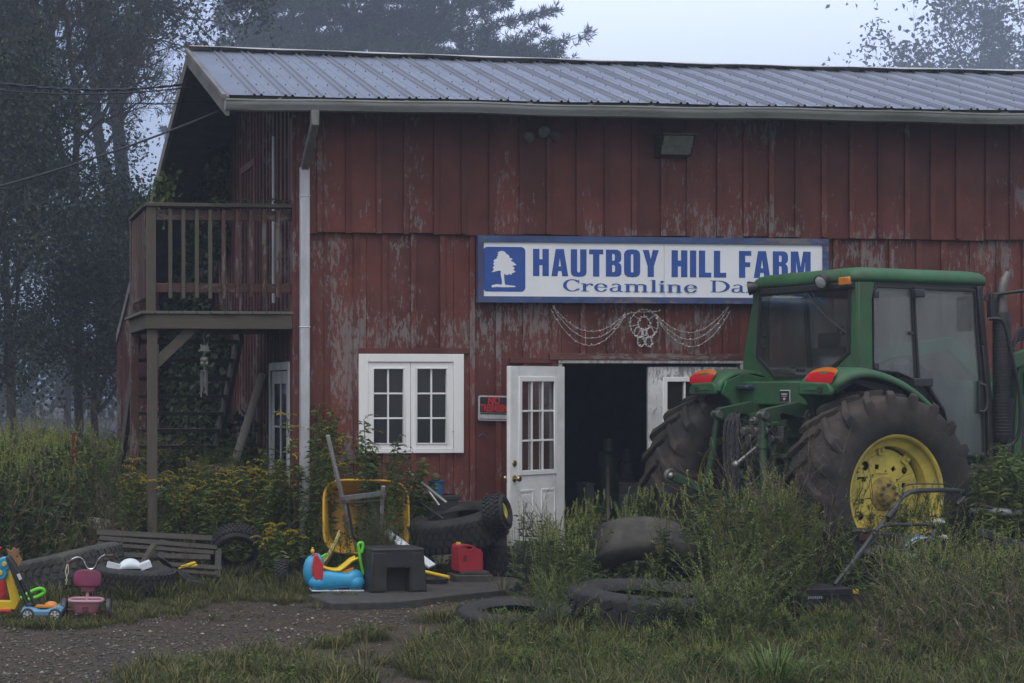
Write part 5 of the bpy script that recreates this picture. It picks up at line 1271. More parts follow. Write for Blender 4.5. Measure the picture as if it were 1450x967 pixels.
# roof
def roof_shape(z0, z1, inset, x0, x1, hw, r, n=6):
    P = []
    for cx_, cy_, a0 in ((x1-r, hw-r, 0), (x0+r, hw-r, 90), (x0+r, -hw+r, 180), (x1-r, -hw+r, 270)):
        for k in range(n+1): a = R(a0+90*k/n); P.append((cx_+r*math.cos(a), cy_+r*math.sin(a)))
    return P
vs, fs = [], []; layers = [(2.765, -.03), (2.770, .0), (2.80, .012), (2.845, -.0), (2.878, -.03), (2.893, -.075), (2.900, -.16)]
for (z, o) in layers:
    for (x, y) in roof_shape(0, 0, 0, .02-o, 1.60+o, .665+o, .09): 
        sl = -.018*max(0, (x-1.1))/.5 - .012*max(0, (.3-x))/.3
        vs.append((x, y, z+sl))
n = 28
for i in range(len(layers)-1):
    for k in range(n): l = (k+1) % n; fs.append((i*n+k, i*n+l, (i+1)*n+l, (i+1)*n+k))
fs.append(tuple(range((len(layers)-1)*n, len(layers)*n))); fs.append(tuple(range(n-1, -1, -1)))
m = MB(); m.add(vs, fs); rf = m.build('cab_roof', M_tg, tr, angle=60)
m = MB(); 
for yy in (-.33, .33): m.beam((.2, yy, 2.899), (1.3, yy, 2.899), .03, .008)
m.build('roof_rib', M_tg, rf, bevel=.003)
m = MB(); m.prism(roof_shape(0, 0, 0, .05, 1.58, .645, .06), 2.705, 2.766); m.build('roof_liner', M_blackm, tr)
# rear wall: green frame around a six sided window
def cabx(z): return .05-.02*(2.7-z)      # rear plane leans back a little
def hwid(z): return .645 if z > 2.6 else .645+(2.6-z)*.30 if z > 2.07 else .80
outer = [(-.80, 1.86), (.80, 1.86), (.80, 2.07), (.655, 2.62), (.65, 2.745), (-.65, 2.745), (-.655, 2.62), (-.70, 2.07), (-.66, 1.93)]
outer = [(.79, 1.70), (.80, 2.07), (.66, 2.66), (.655, 2.745), (-.655, 2.745), (-.66, 2.66), (-.67, 1.95), (-.60, 1.70)]
hole = [(.56, 2.745-.045), (.60, 2.10), (.36, 1.895), (-.28, 1.915), (-.575, 2.12), (-.585, 2.70)]
# rear view polygon uses (y, z); extrude along x
PX_ = Matrix(((0,0,1,0),(1,0,0,0),(0,1,0,0),(0,0,0,1)))
m = MB(PX_); m.prism(outer, .045, .085, holes=[hole]); rw = m.build('cab_rear_frame', M_tg, tr, bevel=.01, seg=2)
def inset(P, d):
    c = Vector((sum(p[0] for p in P)/len(P), sum(p[1] for p in P)/len(P))); return [tuple(c+(Vector(p)-c)*(1-d/(Vector(p)-c).length)) for p in P]
m = MB(PX_); m.prism(inset(hole, -.012), .035, .055, holes=[inset(hole, .028)]); m.build('window_seal', M_seal, rw, bevel=.004)
m = MB(PX_); m.prism(inset(hole, .02), .042, .046); m.build('rear_window', M_rearglass, rw, smooth=False)
m = MB(); m.box((.03, -.06, 2.725), (.05, 1.15, .06)); m.build('lamp_bar', M_blackm, rw, bevel=.01)
# right side pillars, seals, glass
for sd in (-1, 1):
    m = MB(XZ); Q = Matrix(((1,0,0,0),(0,0,1,0),(0,1,0,0),(0,0,0,1)))
    y = sd*.655
    Lf_ = lambda P: P
    m = MB(Q); m.prism([(.052, 1.93), (.215, 1.93), (.205, 2.60), (.225, 2.70), (.225, 2.75), (.052, 2.75)], y-.02, y+.02); m.build('rear_pillar', M_tg, tr, bevel=.008)
    # door / window frame (black)
    def frame_poly(P, d, nm, mt, th=.016):
        m = MB(Q); m.prism(P, y-th, y+th, holes=[inset(P, d)]); return m.build(nm, mt, tr, bevel=.004)
    Wp = [(.225, 1.96), (.52, 1.935), (.725, 1.865), (.70, 2.36), (.672, 2.715), (.27, 2.72), (.225, 2.68)]
    Dp = [(.735, 1.87), (.86, 1.80), (1.05, 1.58), (1.17, 1.18), (1.545, 1.16), (1.53, 1.75), (1.45, 2.40), (1.425, 2.715), (.69, 2.72), (.705, 2.36)]
    frame_poly(Wp, .018, 'window_frame', M_seal); dfr = frame_poly(Dp, .030, 'door_frame', M_seal, .02)
    m = MB(Q); m.prism(inset(Wp, .01), y-.002, y+.002); m.build('side_window', M_cabglass, tr, smooth=False)
    m = MB(Q); m.prism(inset(Dp, .02), y-.002, y+.002); m.build('door_glass', M_cabglass, dfr, smooth=False)
    o = sd*.03
    for (x, z) in ((.25, 2.64), (.25, 2.0)): m2 = MB(); m2.box((x, y+o*.7, z), (.045, .03, .06)); m2.build('hinge', M_black, dfr, bevel=.006)
    m = MB(); m.box((.77, y+o, 1.855), (.22, .05, .075)); m.build('latch_block', M_black, dfr, bevel=.008)
    m = MB(); m.box((.73, y+o, 2.66), (.11, .05, .07)); m.build('hinge_block', M_black, dfr, bevel=.008)
    m = MB(); m.cyl((.655, y, 2.30), (.655, y+o, 2.30), .018, 12); m.build('window_knob', M_black, dfr)
    m = MB(); m.tube(smooth_path([(1.46, y+o, 1.84), (1.50, y+2*o, 1.82), (1.52, y+2*o, 1.70), (1.50, y+2*o, 1.60), (1.46, y+o, 1.59)], 4), .014, 8); m.box((1.47, y+o*.7, 1.72), (.045, .03, .30)); m.build('door_handle', M_black, dfr, bevel=.004)
    # front pillar
    m = MB(); fr(m, [(1.46, y, 2.74), (1.52, y, 2.2), (1.58, y, 1.7), (1.60, y, 1.10)], .06, .07); m.build('front_pillar', M_blackm, tr, bevel=.008)
m = MB(PX_); m.prism([(-.62, 1.2), (.62, 1.2), (.62, 2.70), (-.62, 2.70)], 1.52, 1.525); o = m.build('windscreen', M_cabglass, tr, smooth=False)
# hinges / knobs on rear window, wiper
m = MB()
for y, z in ((.50, 2.30), (.50, 2.20), (.12, 2.00), (-.50, 2.36), (-.50, 2.30), (-.44, 2.33), (.05, 1.97), (.0, 1.97)): m.cyl((.045, y, z), (.02, y, z), .016, 10)
m.build('window_knobs', M_black, rw)
def rq(x, y, xl=.03):     # photo pixel on the rear plane -> local
    d = ray(x, y); O_ = tr.matrix_basis.inverted() @ Vector((0, 0, HC)); D_ = tr.matrix_basis.to_3x3().inverted() @ d
    return O_+D_*((xl-O_.x)/D_.x)
bpy.context.view_layer.update()
m = MB(); m.tube(smooth_path([rq(1140, 410), rq(1153, 428), rq(1170, 448), rq(1198, 471)], 5), .008, 6); m.tube(smooth_path([rq(1150, 412), rq(1162, 432), rq(1176, 452)], 5), .005, 5); m.build('wiper', M_blackm, rw)
# work lamps, amber flasher
def worklamp(c, d, r):
    m = MB(); m.lathe([(.0, -.07), (r*.6, -.06), (r*.95, -.02), (r*1.05, .015), (r*1.05, .03), (r*.95, .03)], 20, c, d); l = m.build('work_lamp', M_blackm, tr)
    m = MB(); m.lathe([(r*.97, .022), (r*.6, .034), (0, .038)], 20, c, d); m.build('lens', mat('lamp_lens', (.45, .46, .45), .2, var=.2, vscale=30, bump=0), l)
worklamp(rq(1164, 398, -.04), (-.9, -.15, -.35), .062); worklamp(rq(1064, 408, -.02), (-.7, .7, -.15), .062)
m = MB(); p = rq(1196, 398, -.005); m.box(p, (.03, .13, .075)); m.build('amber_marker', mat('amber_plastic', (.55, .20, .02), .3, bump=0), tr, bevel=.01)
# rear body panel between fenders and plate
m = MB(); m.box((-.08, 0, 1.755), (.30, 1.0, .22)); m.build('rear_panel', M_tg, tr, bevel=.015)
m = MB(); m.box((-.26, .40, 1.81), (.12, .16, .045)); m.build('mirror_tray', mat('dark_tray', (.03, .035, .06), .4), tr, bevel=.015)
p = rq(1111.5, 561, -.235); m = MB(); m.box((-.233, p.y, p.z), (.008, .13, .115)); pl = m.build('plate', mat('plate_white', (.5, .5, .5), .5, bump=0), tr, bevel=.004)
m = MB(); m.box((-.2385, p.y, p.z), (.006, .118, .100)); m.build('plate_face', mat('plate_black', (.02, .02, .02), .5, bump=0), pl)
m = MB(); m.box((-.243, p.y, p.z+.02), (.004, .07, .012)); m.box((-.243, p.y, p.z+.001), (.004, .06, .006)); m.cyl((-.240, p.y, p.z-.025), (-.245, p.y, p.z-.025), .013, 10); m.build('plate_marks', mat('plate_white', (.5, .5, .5)), pl)
# transmission, rear axle, hydraulics
m = MB(); m.box((.2, 0, .95), (1.1, .46, .80)); m.box((-.33, 0, 1.02), (.22, .36, .55)); m.cyl((0, -.8, .885), (0, .8, .885), .14, 18, .14)
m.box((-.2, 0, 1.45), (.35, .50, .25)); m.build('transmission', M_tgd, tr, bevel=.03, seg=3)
m = MB(); m.cyl((-.42, 0, .78), (-.60, 0, .78), .045, 14); m.cyl((-.43, 0, .78), (-.46, 0, .78), .09, 16); m.build('pto_shaft', M_steel, tr)
for sd in (-1, 1):
    m = MB(XZ); y = sd*.30
    m.prism([(-.10, 1.50), (-.16, 1.62), (-.30, 1.68), (-.66, 1.62), (-.72, 1.57), (-.70, 1.51), (-.62, 1.50), (-.32, 1.54), (-.20, 1.46)], y-.03, y+.03)
    la = m.build('lift_arm', M_tgd, tr, bevel=.008)
    m = MB(); m.cyl((-.68, y-.05, 1.56), (-.68, y+.05, 1.56), .035, 14); m.build('pivot', M_steel, la); m = MB(); m.cyl((-.18, y-.05, 1.55), (-.18, y+.05, 1.55), .06, 18); m.cyl((-.18, y-sd*.0, 1.55), (-.18, y+sd*.07, 1.55), .03, 14); m.build('pivot', M_steel, la)
    m = MB(); m.cyl((-.68, y, 1.54), (-.70, y+sd*.03, 1.22), .022, 10); m.cyl((-.695, y+sd*.02, 1.28), (-.73, y+sd*.08, .90), .034, 12); m.cyl((-.69, y+sd*.02, 1.34), (-.70, y+sd*.03, 1.26), .04, 12); m.build('lift_rod', M_tgd, tr)
    z2 = .98 if sd > 0 else .70
    m = MB(); m.beam((-.28, sd*.30, .68), (-.72, sd*.40, .84 if sd > 0 else .72), .035, .10); m.beam((-.72, sd*.40, .84 if sd > 0 else .72), (-1.02, sd*.50, z2), .035, .085)
    ll = m.build('lower_link', M_tgd, tr, bevel=.008)
    m = MB(); m.tube([(-1.04+.055*math.cos(a), sd*.51, z2+.055*math.sin(a)) for a in [2*math.pi*i/16 for i in range(16)]], .018, 8, closed=True); m.ball((-1.04, sd*.51, z2), .042); m.build('link_ball', M_steel, ll)
    m = MB(); m.cyl((-.40, sd*.22, .62), (-.85, sd*.42, .80), .018, 8); m.build('sway_bar', M_tgd, tr)
# the big inner bracket on the left fender, with round boss
m = MB(); m.cyl((-.36, .50, 1.58), (-.36, .44, 1.58), .065, 20); m.cyl((-.36, .45, 1.58), (-.36, .42, 1.58), .035, 16); m.beam((-.33, .47, 1.54), (-.12, .47, .92), .04, .10); m.build('fender_brace', M_tgd, tr, bevel=.006)
# top link, hoses, couplers, hitch, drawbar
m = MB(); m.cyl((-.42, -.06, 1.32), (-.60, -.12, 1.26), .028, 10); m.cyl((-.6, -.12, 1.26), (-.83, -.14, 1.12), .018, 10); m.box((-.44, -.05, 1.32), (.08, .12, .22)); m.ball((-.84, -.14, 1.11), .04); m.build('top_link', M_steel, tr)
m = MB(); r = random.Random(12)
for i in range(7):
    y = -.22+.07*i; z = 1.30+r.uniform(-.05, .08); m.tube(smooth_path([(-.30, y, z), (-.46-r.uniform(0, .08), y+r.uniform(-.05, .05), z+r.uniform(-.02, .06)), (-.5-r.uniform(0, .1), y+r.uniform(-.1, .1), z-.15), (-.42, y+r.uniform(-.12, .12), z-.30-r.uniform(0, .2)), (-.25, y+r.uniform(-.1, .1), z-.4)], 5), r.choice([.009, .012, .015]), 6)
m.build('hoses', M_seal, tr)
m = MB()
for i in range(6): y = -.20+.075*i; z = 1.34+.07*(i % 2); m.cyl((-.36, y, z), (-.47, y, z), .026, 12); m.cyl((-.46, y, z), (-.50, y, z), .034, 12)
m.box((-.38, 0, 1.37), (.05, .50, .17)); m.build('hydraulic_couplers', M_steel, tr, bevel=.003)
m = MB()
for q in ((-.44, .12, 1.08, .1, .12, .14), (-.42, -.14, 1.02, .12, .09, .16), (-.43, .0, .92, .1, .2, .08), (-.45, .17, 1.24, .06, .06, .10), (-.44, -.20, 1.22, .07, .05, .12)): m.box(q[:3], q[3:])
m.cyl((-.4, -.3, 1.18), (-.4, .3, 1.18), .03, 10); m.cyl((-.46, -.26, 1.06), (-.46, .26, 1.10), .016, 8); m.build('valve_block', M_tgd, tr, bevel=.008)
m = MB(); m.beam((-.2, 0, .48), (-.95, 0, .46), .09, .035); m.box((-.3, 0, .55), (.3, .34, .12)); m.build('drawbar', M_blackm, tr, bevel=.006)
r = random.Random(31)
m = MB()
for i in range(9):
    y = r.uniform(-.26, .26); z = r.uniform(.85, 1.6); a = r.uniform(-.5, .5); m = MB(); m.tube(smooth_path([(-.34, y, z), (-.44, y+.04, z+.03), (-.46, y+a*.3, z-.10), (-.36, y+a*.5, z-.16)], 4), r.choice([.006, .008]), 6); m.build('thin_line', M_seal, tr)
for (y, z, q) in ((-.12, 1.46, .05), (.10, 1.50, .04), (.20, 1.02, .045), (-.22, .92, .05), (.02, 1.14, .06)):
    m = MB(); m.cyl((-.30, y, z), (-.45, y, z), q, 14); m.cyl((-.44, y, z), (-.48, y, z), q*.5, 6); m.box((-.36, y, z-.05), (.08, .05, .08)); m.build('valve', M_tgd if q > .045 else M_steel, tr, bevel=.003)
for sd in (-1, 1):
    for k_ in range(4): m = MB(); x, z = [(-.30, 1.78), (-.05, 1.80), (.15, 1.62), (-.25, 1.60)][k_]; m.cyl((x, sd*.525, z), (x, sd*.535, z), .014, 6); m.build('panel_bolt', M_steel, tr)
# looped rope hung on the lift arm
m = MB(); r = random.Random(3)
for i in range(3):
    y0 = .14-.05*i; pts = [(-.66, y0, 1.56), (-.71, y0+.015, 1.45), (-.71, y0+.02, 1.15), (-.70, y0-.02, .98-.05*i), (-.70, y0-.055, 1.0-.05*i), (-.71, y0-.05, 1.2), (-.70, y0-.03, 1.46), (-.66, y0-.01, 1.57)]
    P = smooth_path(pts, 10)
    for k in (0, 1, 2): m.tube([v+Vector((.009*math.cos(j*.9+k*2.1), .009*math.sin(j*.9+k*2.1), 0)) for j, v in enumerate(P)], .008, 5)
tag(m.build('rope', mat('dark_rope', (.045, .045, .048), .9, var=.3, vscale=30)), 'dark rope looped over the lift arm behind the tractor', 'rope').matrix_world = tr.matrix_basis.copy()
# inside the cab: floor, seat, wheel, console
m = MB(); m.box((.85, 0, 1.14), (1.35, 1.22, .06)); m.box((.25, 0, 1.5), (.40, 1.22, .70)); m.build('cab_floor', M_black, tr, bevel=.01)
m = MB(); m.box((.62, 0, 1.66), (.42, .46, .12)); m.box((.42, 0, 1.94), (.12, .44, .50), (0, -.12, 0)); m.box((.36, 0, 2.25), (.07, .26, .14)); m.box((.6, .27, 1.82), (.34, .06, .06)); m.box((.6, -.27, 1.82), (.34, .06, .06)); m.build('seat', mat('seat_cloth', (.05, .055, .07), .8), tr, bevel=.03, seg=3)
m = MB(); ax = Vector((-.45, 0, .9)).normalized(); c_ = Vector((1.12, 0, 2.02)); X_, Y_, _ = frame_from(ax)
m.tube([c_+X_*.2*math.cos(a)+Y_*.2*math.sin(a) for a in [2*math.pi*i/28 for i in range(28)]], .016, 8, closed=True)
for a in (0, 2.1, 4.2): m.cyl(c_, c_+X_*.2*math.cos(a)+Y_*.2*math.sin(a), .012, 6)
m.cyl(c_, c_-ax*.5, .035, 10); m.build('steering_wheel', M_black, tr)
m = MB(); m.box((1.38, 0, 1.55), (.22, .40, .80)); m.box((1.30, 0, 1.93), (.14, .38, .14), (0, .5, 0)); m.box((.7, -.42, 1.62), (.6, .18, .55)); m.cyl((.85, -.42, 1.88), (.90, -.44, 2.06), .013, 8); m.ball((.90, -.44, 2.07), .024); m.build('console', M_black, tr, bevel=.02)
m = MB(); m.tube([rq(1150, 455, 1.3), rq(1150, 520, 1.3)], .02); 
m.build('post', M_black, tr)
# bonnet, exhaust, mirror, tank, loader frame
m = MB()
def hood(u, v):
    x = 1.62+1.75*u; a = math.pi*v; w = .40-.05*u; z = 1.88-.14*u*u
    c, s = math.cos(a), math.sin(a); f_ = lambda q: math.copysign(abs(q)**.45, q)
    return (x, w*f_(c), 1.15+(z-1.15)*max(0, s)**.3 if v not in (0, 1) else .95)
m.grid(hood, 10, 24); m.prism([(-.36, 1.0), (.36, 1.0), (.35, 1.66), (-.35, 1.66)], 3.30, 3.36, M=PX_); m.build('bonnet', M_tg, tr, solid=.006)
m = MB(); m.box((2.4, 0, .95), (1.6, .5, .55)); m.box((2.4, 0, .62), (.25, 1.2, .16)); m.build('engine_block', M_tgd, tr, bevel=.03)
m = MB(); m.lathe([(0, 1.30), (.05, 1.30), (.075, 1.36), (.078, 2.44), (.07, 2.50), (0, 2.51)], 20, (1.69, -.72, 0)); ex = m.build('exhaust_silencer', M_blackm, tr)
m = MB()
for i in range(36):
    z = 1.38+i*.03; m.tube([(1.69+.0795*math.cos(a), -.72+.0795*math.sin(a), z) for a in [2*math.pi*k/18 for k in range(18)]], .0035, 4, closed=True)
m.build('guard_rings', M_black, ex)
m = MB(); m.tube([(1.69, -.72, 2.48), (1.69, -.72, 2.72), (1.72, -.72, 2.80), (1.76, -.72, 2.87)], [.045, .045, .044, .03], 14); m.build('exhaust_pipe', mat('exhaust_pipe', (.16, .15, .145), .5, metal=.5, dirt=.6, dirtcol=(.07, .05, .04)), ex)
m = MB(); m.beam((1.56, -.66, 2.66), (1.62, -.72, 2.62), .06, .09); m.tube([(1.60, -.70, 2.665), (1.78, -1.0, 2.70), (1.90, -1.2, 2.715)], .016, 8); m.box((1.60, -.70, 2.56), (.09, .05, .22)); mi = m.build('mirror_arm', M_blackm, tr, bevel=.004)
m = MB(); m.box((1.92, -1.22, 2.52), (.05, .17, .34)); m.build('mirror', M_black, mi, bevel=.02)
m = MB(); m.tube(smooth_path([(1.55, -.70, 2.44), (1.60, -.76, 2.44), (1.65, -.79, 2.38), (1.72, -.82, 2.05), (1.78, -.83, 1.75), (1.80, -.82, 1.45), (1.76, -.78, 1.30), (1.62, -.72, 1.26)], 6), .016, 8); m.build('grab_rail', M_blackm, tr)
m = MB(); m.box((1.40, -.55, .82), (.75, .42, .55)); m.box((1.32, -.80, .50), (.42, .22, .03)); m.box((1.32, -.80, .78), (.42, .22, .03)); m.box((1.12, -.80, .72), (.03, .2, .5)); m.box((1.52, -.80, .72), (.03, .2, .5)); m.build('fuel_tank', M_black, tr, bevel=.03)
for sd in (-1, 1):
    m = MB(); y = sd*.62
    m.beam((1.85, y, .8), (1.95, y, 2.0), .09, .20); ld = m.build('loader_mast', M_tg, tr, bevel=.01)
    m = MB(); m.beam((1.55 if sd > 0 else 1.80, y+sd*.10, 2.12 if sd > 0 else 2.05), (2.6, y+sd*.10, 2.26), .07, .14); m.beam((2.6, y+sd*.10, 2.26), (3.9, y+sd*.10, 1.25), .07, .16); m.build('loader_arm', M_tg, ld, bevel=.01)
m = MB(); r = random.Random(8)
for i in range(6): m.tube(smooth_path([(1.80, -.60-.03*i, 2.05+.02*i), (1.95, -.70, 2.26+.02*i), (2.12, -.72-.02*i, 2.1), (2.16+.02*i, -.70, 1.6), (2.1, -.6, 1.1)], 6), .013, 6)
m.build('loader_hoses', M_seal, tr)
m = MB(); m.cyl((1.95, -.78, 1.85), (2.25, -.78, 1.85), .12, 18); m.box((1.9, -.55, 1.45), (.25, .3, .5)); m.build('air_cleaner', M_black, tr, bevel=.01)
# ================================================================== tyres
def gz(x, y): return float(gh(np.array([x]), np.array([y]))[0])
def tyre(label, c, R_, wd, rim, rot=(0, 0, 0), group='old tyres lying about', mt=None, lugs=0, blocks=44, name='old_tyre', rimmat=None):
    """axis along local z; c = centre"""
    mt = mt or M_rubber; o = thing(name, label, 'tyre', c, 0, group, rot); h = wd/2; rt = R_-.012
    prof = [(rim, h*.62), (rim+.015, h*.85), (rim+(rt-rim)*.35, h*1.02), (rim+(rt-rim)*.65, h*1.0), (rt-.03, h*.92), (rt-.006, h*.78), (rt, h*.4), (rt+.003, 0)]
    prof = prof+[(r, -z) for r, z in prof[-2::-1]]+[(rim+.02, -h*.6), (rim+(rt-rim)*.5, -h*.86), (rt-.05, -h*.7), (rt-.04, 0), (rt-.05, h*.7), (rim+(rt-rim)*.5, h*.86), (rim+.02, h*.6), (rim, h*.62)]
    m = MB(); m.lathe(prof, 56); b = m.build('casing', mt, o, angle=55)
    m = MB(); n = blocks
    if n == 0: return o
    for i in range(n):
        for k, z in enumerate((-.62, -.22, .22, .62)):
            a = 2*math.pi*(i+.5*(k % 2))/n; w = 2*math.pi*rt/n*.62; M_ = Matrix.Rotation(a, 4, 'Z') @ Matrix.Translation((rt+.004, 0, z*h)) @ Matrix.Rotation(.35*(1 if k % 2 else -1), 4, 'X')
            m.box((0, 0, 0), (.018, w, h*.34), M=M_)
    m.build('tread', mt, o)
    if rimmat:
        m = MB(); m.lathe([(rim+.01, h*.70), (rim-.015, h*.62), (rim-.02, h*.1), (rim*.55, h*.05), (rim*.45, h*.2), (rim*.3, h*.2), (rim*.3, h*.0), (0, 0)], 32); rm = m.build('rim', rimmat, o, solid=.004)
        for i in range(5): a = 1.257*i; m = MB(); m.cyl((rim*.45*math.cos(a), rim*.45*math.sin(a), h*.1), (rim*.45*math.cos(a), rim*.45*math.sin(a), h*.28), .008, 6); m.build('rim_bolt', M_steel, rm)
    return o
def gp_(x, y, z=0): p = PG(x, y); return Vector((p.x, p.y, z))
M_rubg = mat('grey_weathered_rubber', (.062, .057, .052), .9, var=.3, vscale=7, bump=.8, bscale=22, dirt=.6, dirtcol=(.06, .055, .045), dscale=6)
p = gp_(752, 890); tyre('half sunk black tyre lying flat in the grass before the apron', (p.x-.05, p.y+.25, .035), .43, .19, .23, (.07, -.06, 0))
p = gp_(962, 893); tyre('large black tractor tyre lying flat among weeds before the tractor', (p.x+.03, p.y+.50, .07), .66, .36, .38, (.03, .02, 0), blocks=36)
p = PY(905, 700, 13.75); tyre('weathered grey tyre tilted up in the weeds before the doorway', (p.x, 13.85, .20), .60, .36, .34, (R(-40), R(9), 0), mt=M_rubg, blocks=0)
p = gp_(678, 795); tyre('black tyre lying flat at the bottom of the pile by the open door', (p.x-.02, 15.2, .15), .42, .30, .22, (0, 0, 0))
p = PY(652, 733, 15.25); tyre('wide black tyre leaning on the flat tyre under the window', (p.x-.04, 15.25, .46), .48, .32, .27, (R(4), R(-13), 0))
p = PY(704, 724, 14.82); tyre('small black wheel with yellow rim resting on the tyre pile beside the door', (p.x, 14.82, p.z-.01), .175, .20, .075, (R(76), 0, R(52)), rimmat=M_ty, blocks=24)
p = gp_(338, 818); tyre('black tyre leaning upright in the weeds right of the wooden pallet', (p.x, p.y+.1, .245), .27, .19, .16, (R(-62), R(18), 0))
p = gp_(194, 846); tyre('black tyre lying flat behind the tricycle with white plastic in it', (p.x, p.y+.36, .11), .38, .24, .22, (.03, .04, 0))
p = gp_(95, 838); tyre('wide old tractor tyre leaning behind the tricycle, half buried in weeds', (p.x, p.y+.55, .13), .58, .32, .34, (R(-6), R(-12), 0), mt=mat('dusty_rubber', (.045, .045, .045), .9, var=.3, vscale=6, bump=.4, dirt=.6, dirtcol=(.07, .065, .05)))
p = gp_(414, 836); tyre('small black tyre poking out behind the blue rocking toy', (p.x, p.y+.40, .09), .14, .14, .08, (R(80), 0, R(70)), blocks=26)
# ================================================================== toys
def gloss(name, col, dirt=.25): return mat(name, col, .4, var=.07, vscale=6, bump=.02, dirt=dirt, dirtcol=tuple(.45*c+.03 for c in col), dscale=5)
P_pink = gloss('pink_plastic', (.36, .15, .18), .5); P_mag = gloss('magenta_plastic', (.19, .03, .08), .4); P_blue = gloss('sky_blue_plastic', (.03, .33, .60), .35); P_blue2 = gloss('dull_blue_plastic', (.10, .26, .42), .4)
P_yel = gloss('yellow_plastic', (.72, .50, .02)); P_org = gloss('orange_plastic', (.60, .22, .02)); P_red = gloss('red_plastic', (.50, .03, .03)); P_green = gloss('lime_plastic', (.12, .60, .03)); P_wht = gloss('white_plastic', (.62, .68, .74), .2)
P_cream = gloss('cream_plastic', (.55, .53, .40), .5); P_can = mat('fuel_can_red', (.36, .018, .035), .55, var=.15, vscale=5, bump=.06, dirt=.35, dirtcol=(.15, .03, .03), dscale=4)
M_chr = mat('chrome', (.65, .66, .68), .22, metal=1, var=.15, vscale=12, bump=0, dirt=.3, dirtcol=(.12, .09, .07))
p = gp_(123, 872); tri = thing('tricycle', 'small pink tricycle with chrome handlebar seen from behind', 'tricycle', (p.x, p.y+.05, gz(p.x, p.y)), R(-9))
# rear view: x across, y forward
m = MB(); m.grid(lambda u, v: ((-.10+.20*u)*(1-.03*v)*(1+.12*math.sin(v*3)), .115+.04*(1-(2*u-1)**2)*-1+.015*v, .26+.135*v-.03*abs(2*u-1)**3*v), 12, 8)
st_ = m.build('seat_back', P_mag, tri, solid=.02, bevel=.006)
m = MB(); m.box((0, .25, .265), (.17, .24, .035)); m.box((0, .16, .24), (.10, .05, .07)); m.build('seat', P_pink, tri, bevel=.015, seg=3)
m = MB()
def basket(u, v):
    a = 2*math.pi*u; cx, sx = math.cos(a), math.sin(a); f = lambda q: math.copysign(abs(q)**.55, q); r1, r2 = .085+.045*v, .075+.03*v
    return (r1*f(cx), -.02+r2*f(sx), .06+.105*v)
m.grid(basket, 32, 5); m.bb(-.08, .08, -.09, .05, .058, .066); bk = m.build('basket', P_pink, tri, solid=.007)
m = MB(); m.tube([(v_[0]*1.02, v_[1], .166) for v_ in [basket(i/32, 1) for i in range(32)]], .012, 8, closed=True); m.build('basket_rim', gloss('pale_pink_plastic', (.42, .24, .29)), bk)
m = MB(); m.box((0, -.118, .105), (.045, .004, .035)); m.build('sticker', mat('sticker_dark', (.10, .03, .03)), bk)
m = MB(); m.cyl((-.175, .0, .085), (.175, .0, .085), .008, 8); m.tube(smooth_path([(0, .0, .09), (0, .10, .18), (0, .22, .22), (0, .42, .26)], 5), .014, 8); m.build('frame', P_pink, tri)
m = MB(); m.tube(smooth_path([(-.185, .38, .415), (-.12, .42, .455), (-.07, .45, .44), (-.035, .46, .37), (0, .46, .355), (.035, .46, .37), (.07, .45, .44), (.12, .42, .475), (.185, .38, .475)], 5), .0085, 10); m.cyl((0, .46, .355), (0, .44, .27), .011, 8); m.build('handlebar', M_chr, tri)
for sd in (-1, 1):
    m = MB(); z = .413 if sd < 0 else .475; m.cyl((sd*.125, .415, z+(.03 if sd < 0 else 0)), (sd*.195, .375, z), .014, 10); m.build('grip', mat('dark_grip', (.06, .035, .03), .7), tri)
m = MB(); m.tube([(-.185, .37, .41), (-.20, .36, .35), (-.185, .355, .28), (-.195, .36, .24)], .004, 5); m.tube([(-.18, .37, .41), (-.175, .36, .34), (-.20, .355, .27)], .003, 5); m.build('streamer', P_cream, tri)
def small_wheel(par, c, r_, w, sd, name='wheel', hubm=None, spokes=0):
    m = MB(); m.lathe([(r_*.66, w*.5), (r_*.9, w*.5), (r_, w*.3), (r_, -w*.3), (r_*.9, -w*.5), (r_*.66, -w*.5)], 28, c, (1, 0, 0)); wl_ = m.build(name, M_black, par)
    m = MB(); m.lathe([(0, sd*w*.30), (r_*.2, sd*w*.42), (r_*.3, sd*w*.25), (r_*.68, sd*w*.38), (r_*.72, sd*w*.1)], 24, c, (1, 0, 0)); m.build('hub', hubm or P_wht, wl_)
    if spokes:
        for i in range(spokes):
            a = 2*math.pi*i/spokes; q = Vector(c)+Vector((sd*w*.47, r_*.48*math.cos(a), r_*.48*math.sin(a))); m = MB(Matrix.Translation(q) @ Matrix.Rotation(a, 4, 'X')); m.add([(0, -r_*.16, -r_*.045), (0, r_*.17, -r_*.10), (0, r_*.17, r_*.10), (0, -r_*.16, r_*.045), (sd*.004, 0, 0)], [(0, 1, 2, 3), (0, 1, 4), (1, 2, 4), (2, 3, 4), (3, 0, 4)]); m.build('spoke_gap', M_blackm, wl_)
    return wl_
small_wheel(tri, (-.175, 0, .088), .088, .045, -1); small_wheel(tri, (.175, 0, .088), .088, .045, 1); small_wheel(tri, (0, .46, .13), .13, .035, 1, hubm=P_pink)
m = MB(); m.tube([(-.03, .46, .27), (-.03, .46, .13)], .009, 6); m.tube([(.03, .46, .27), (.03, .46, .13)], .009, 6); m.build('fork', P_mag, tri)
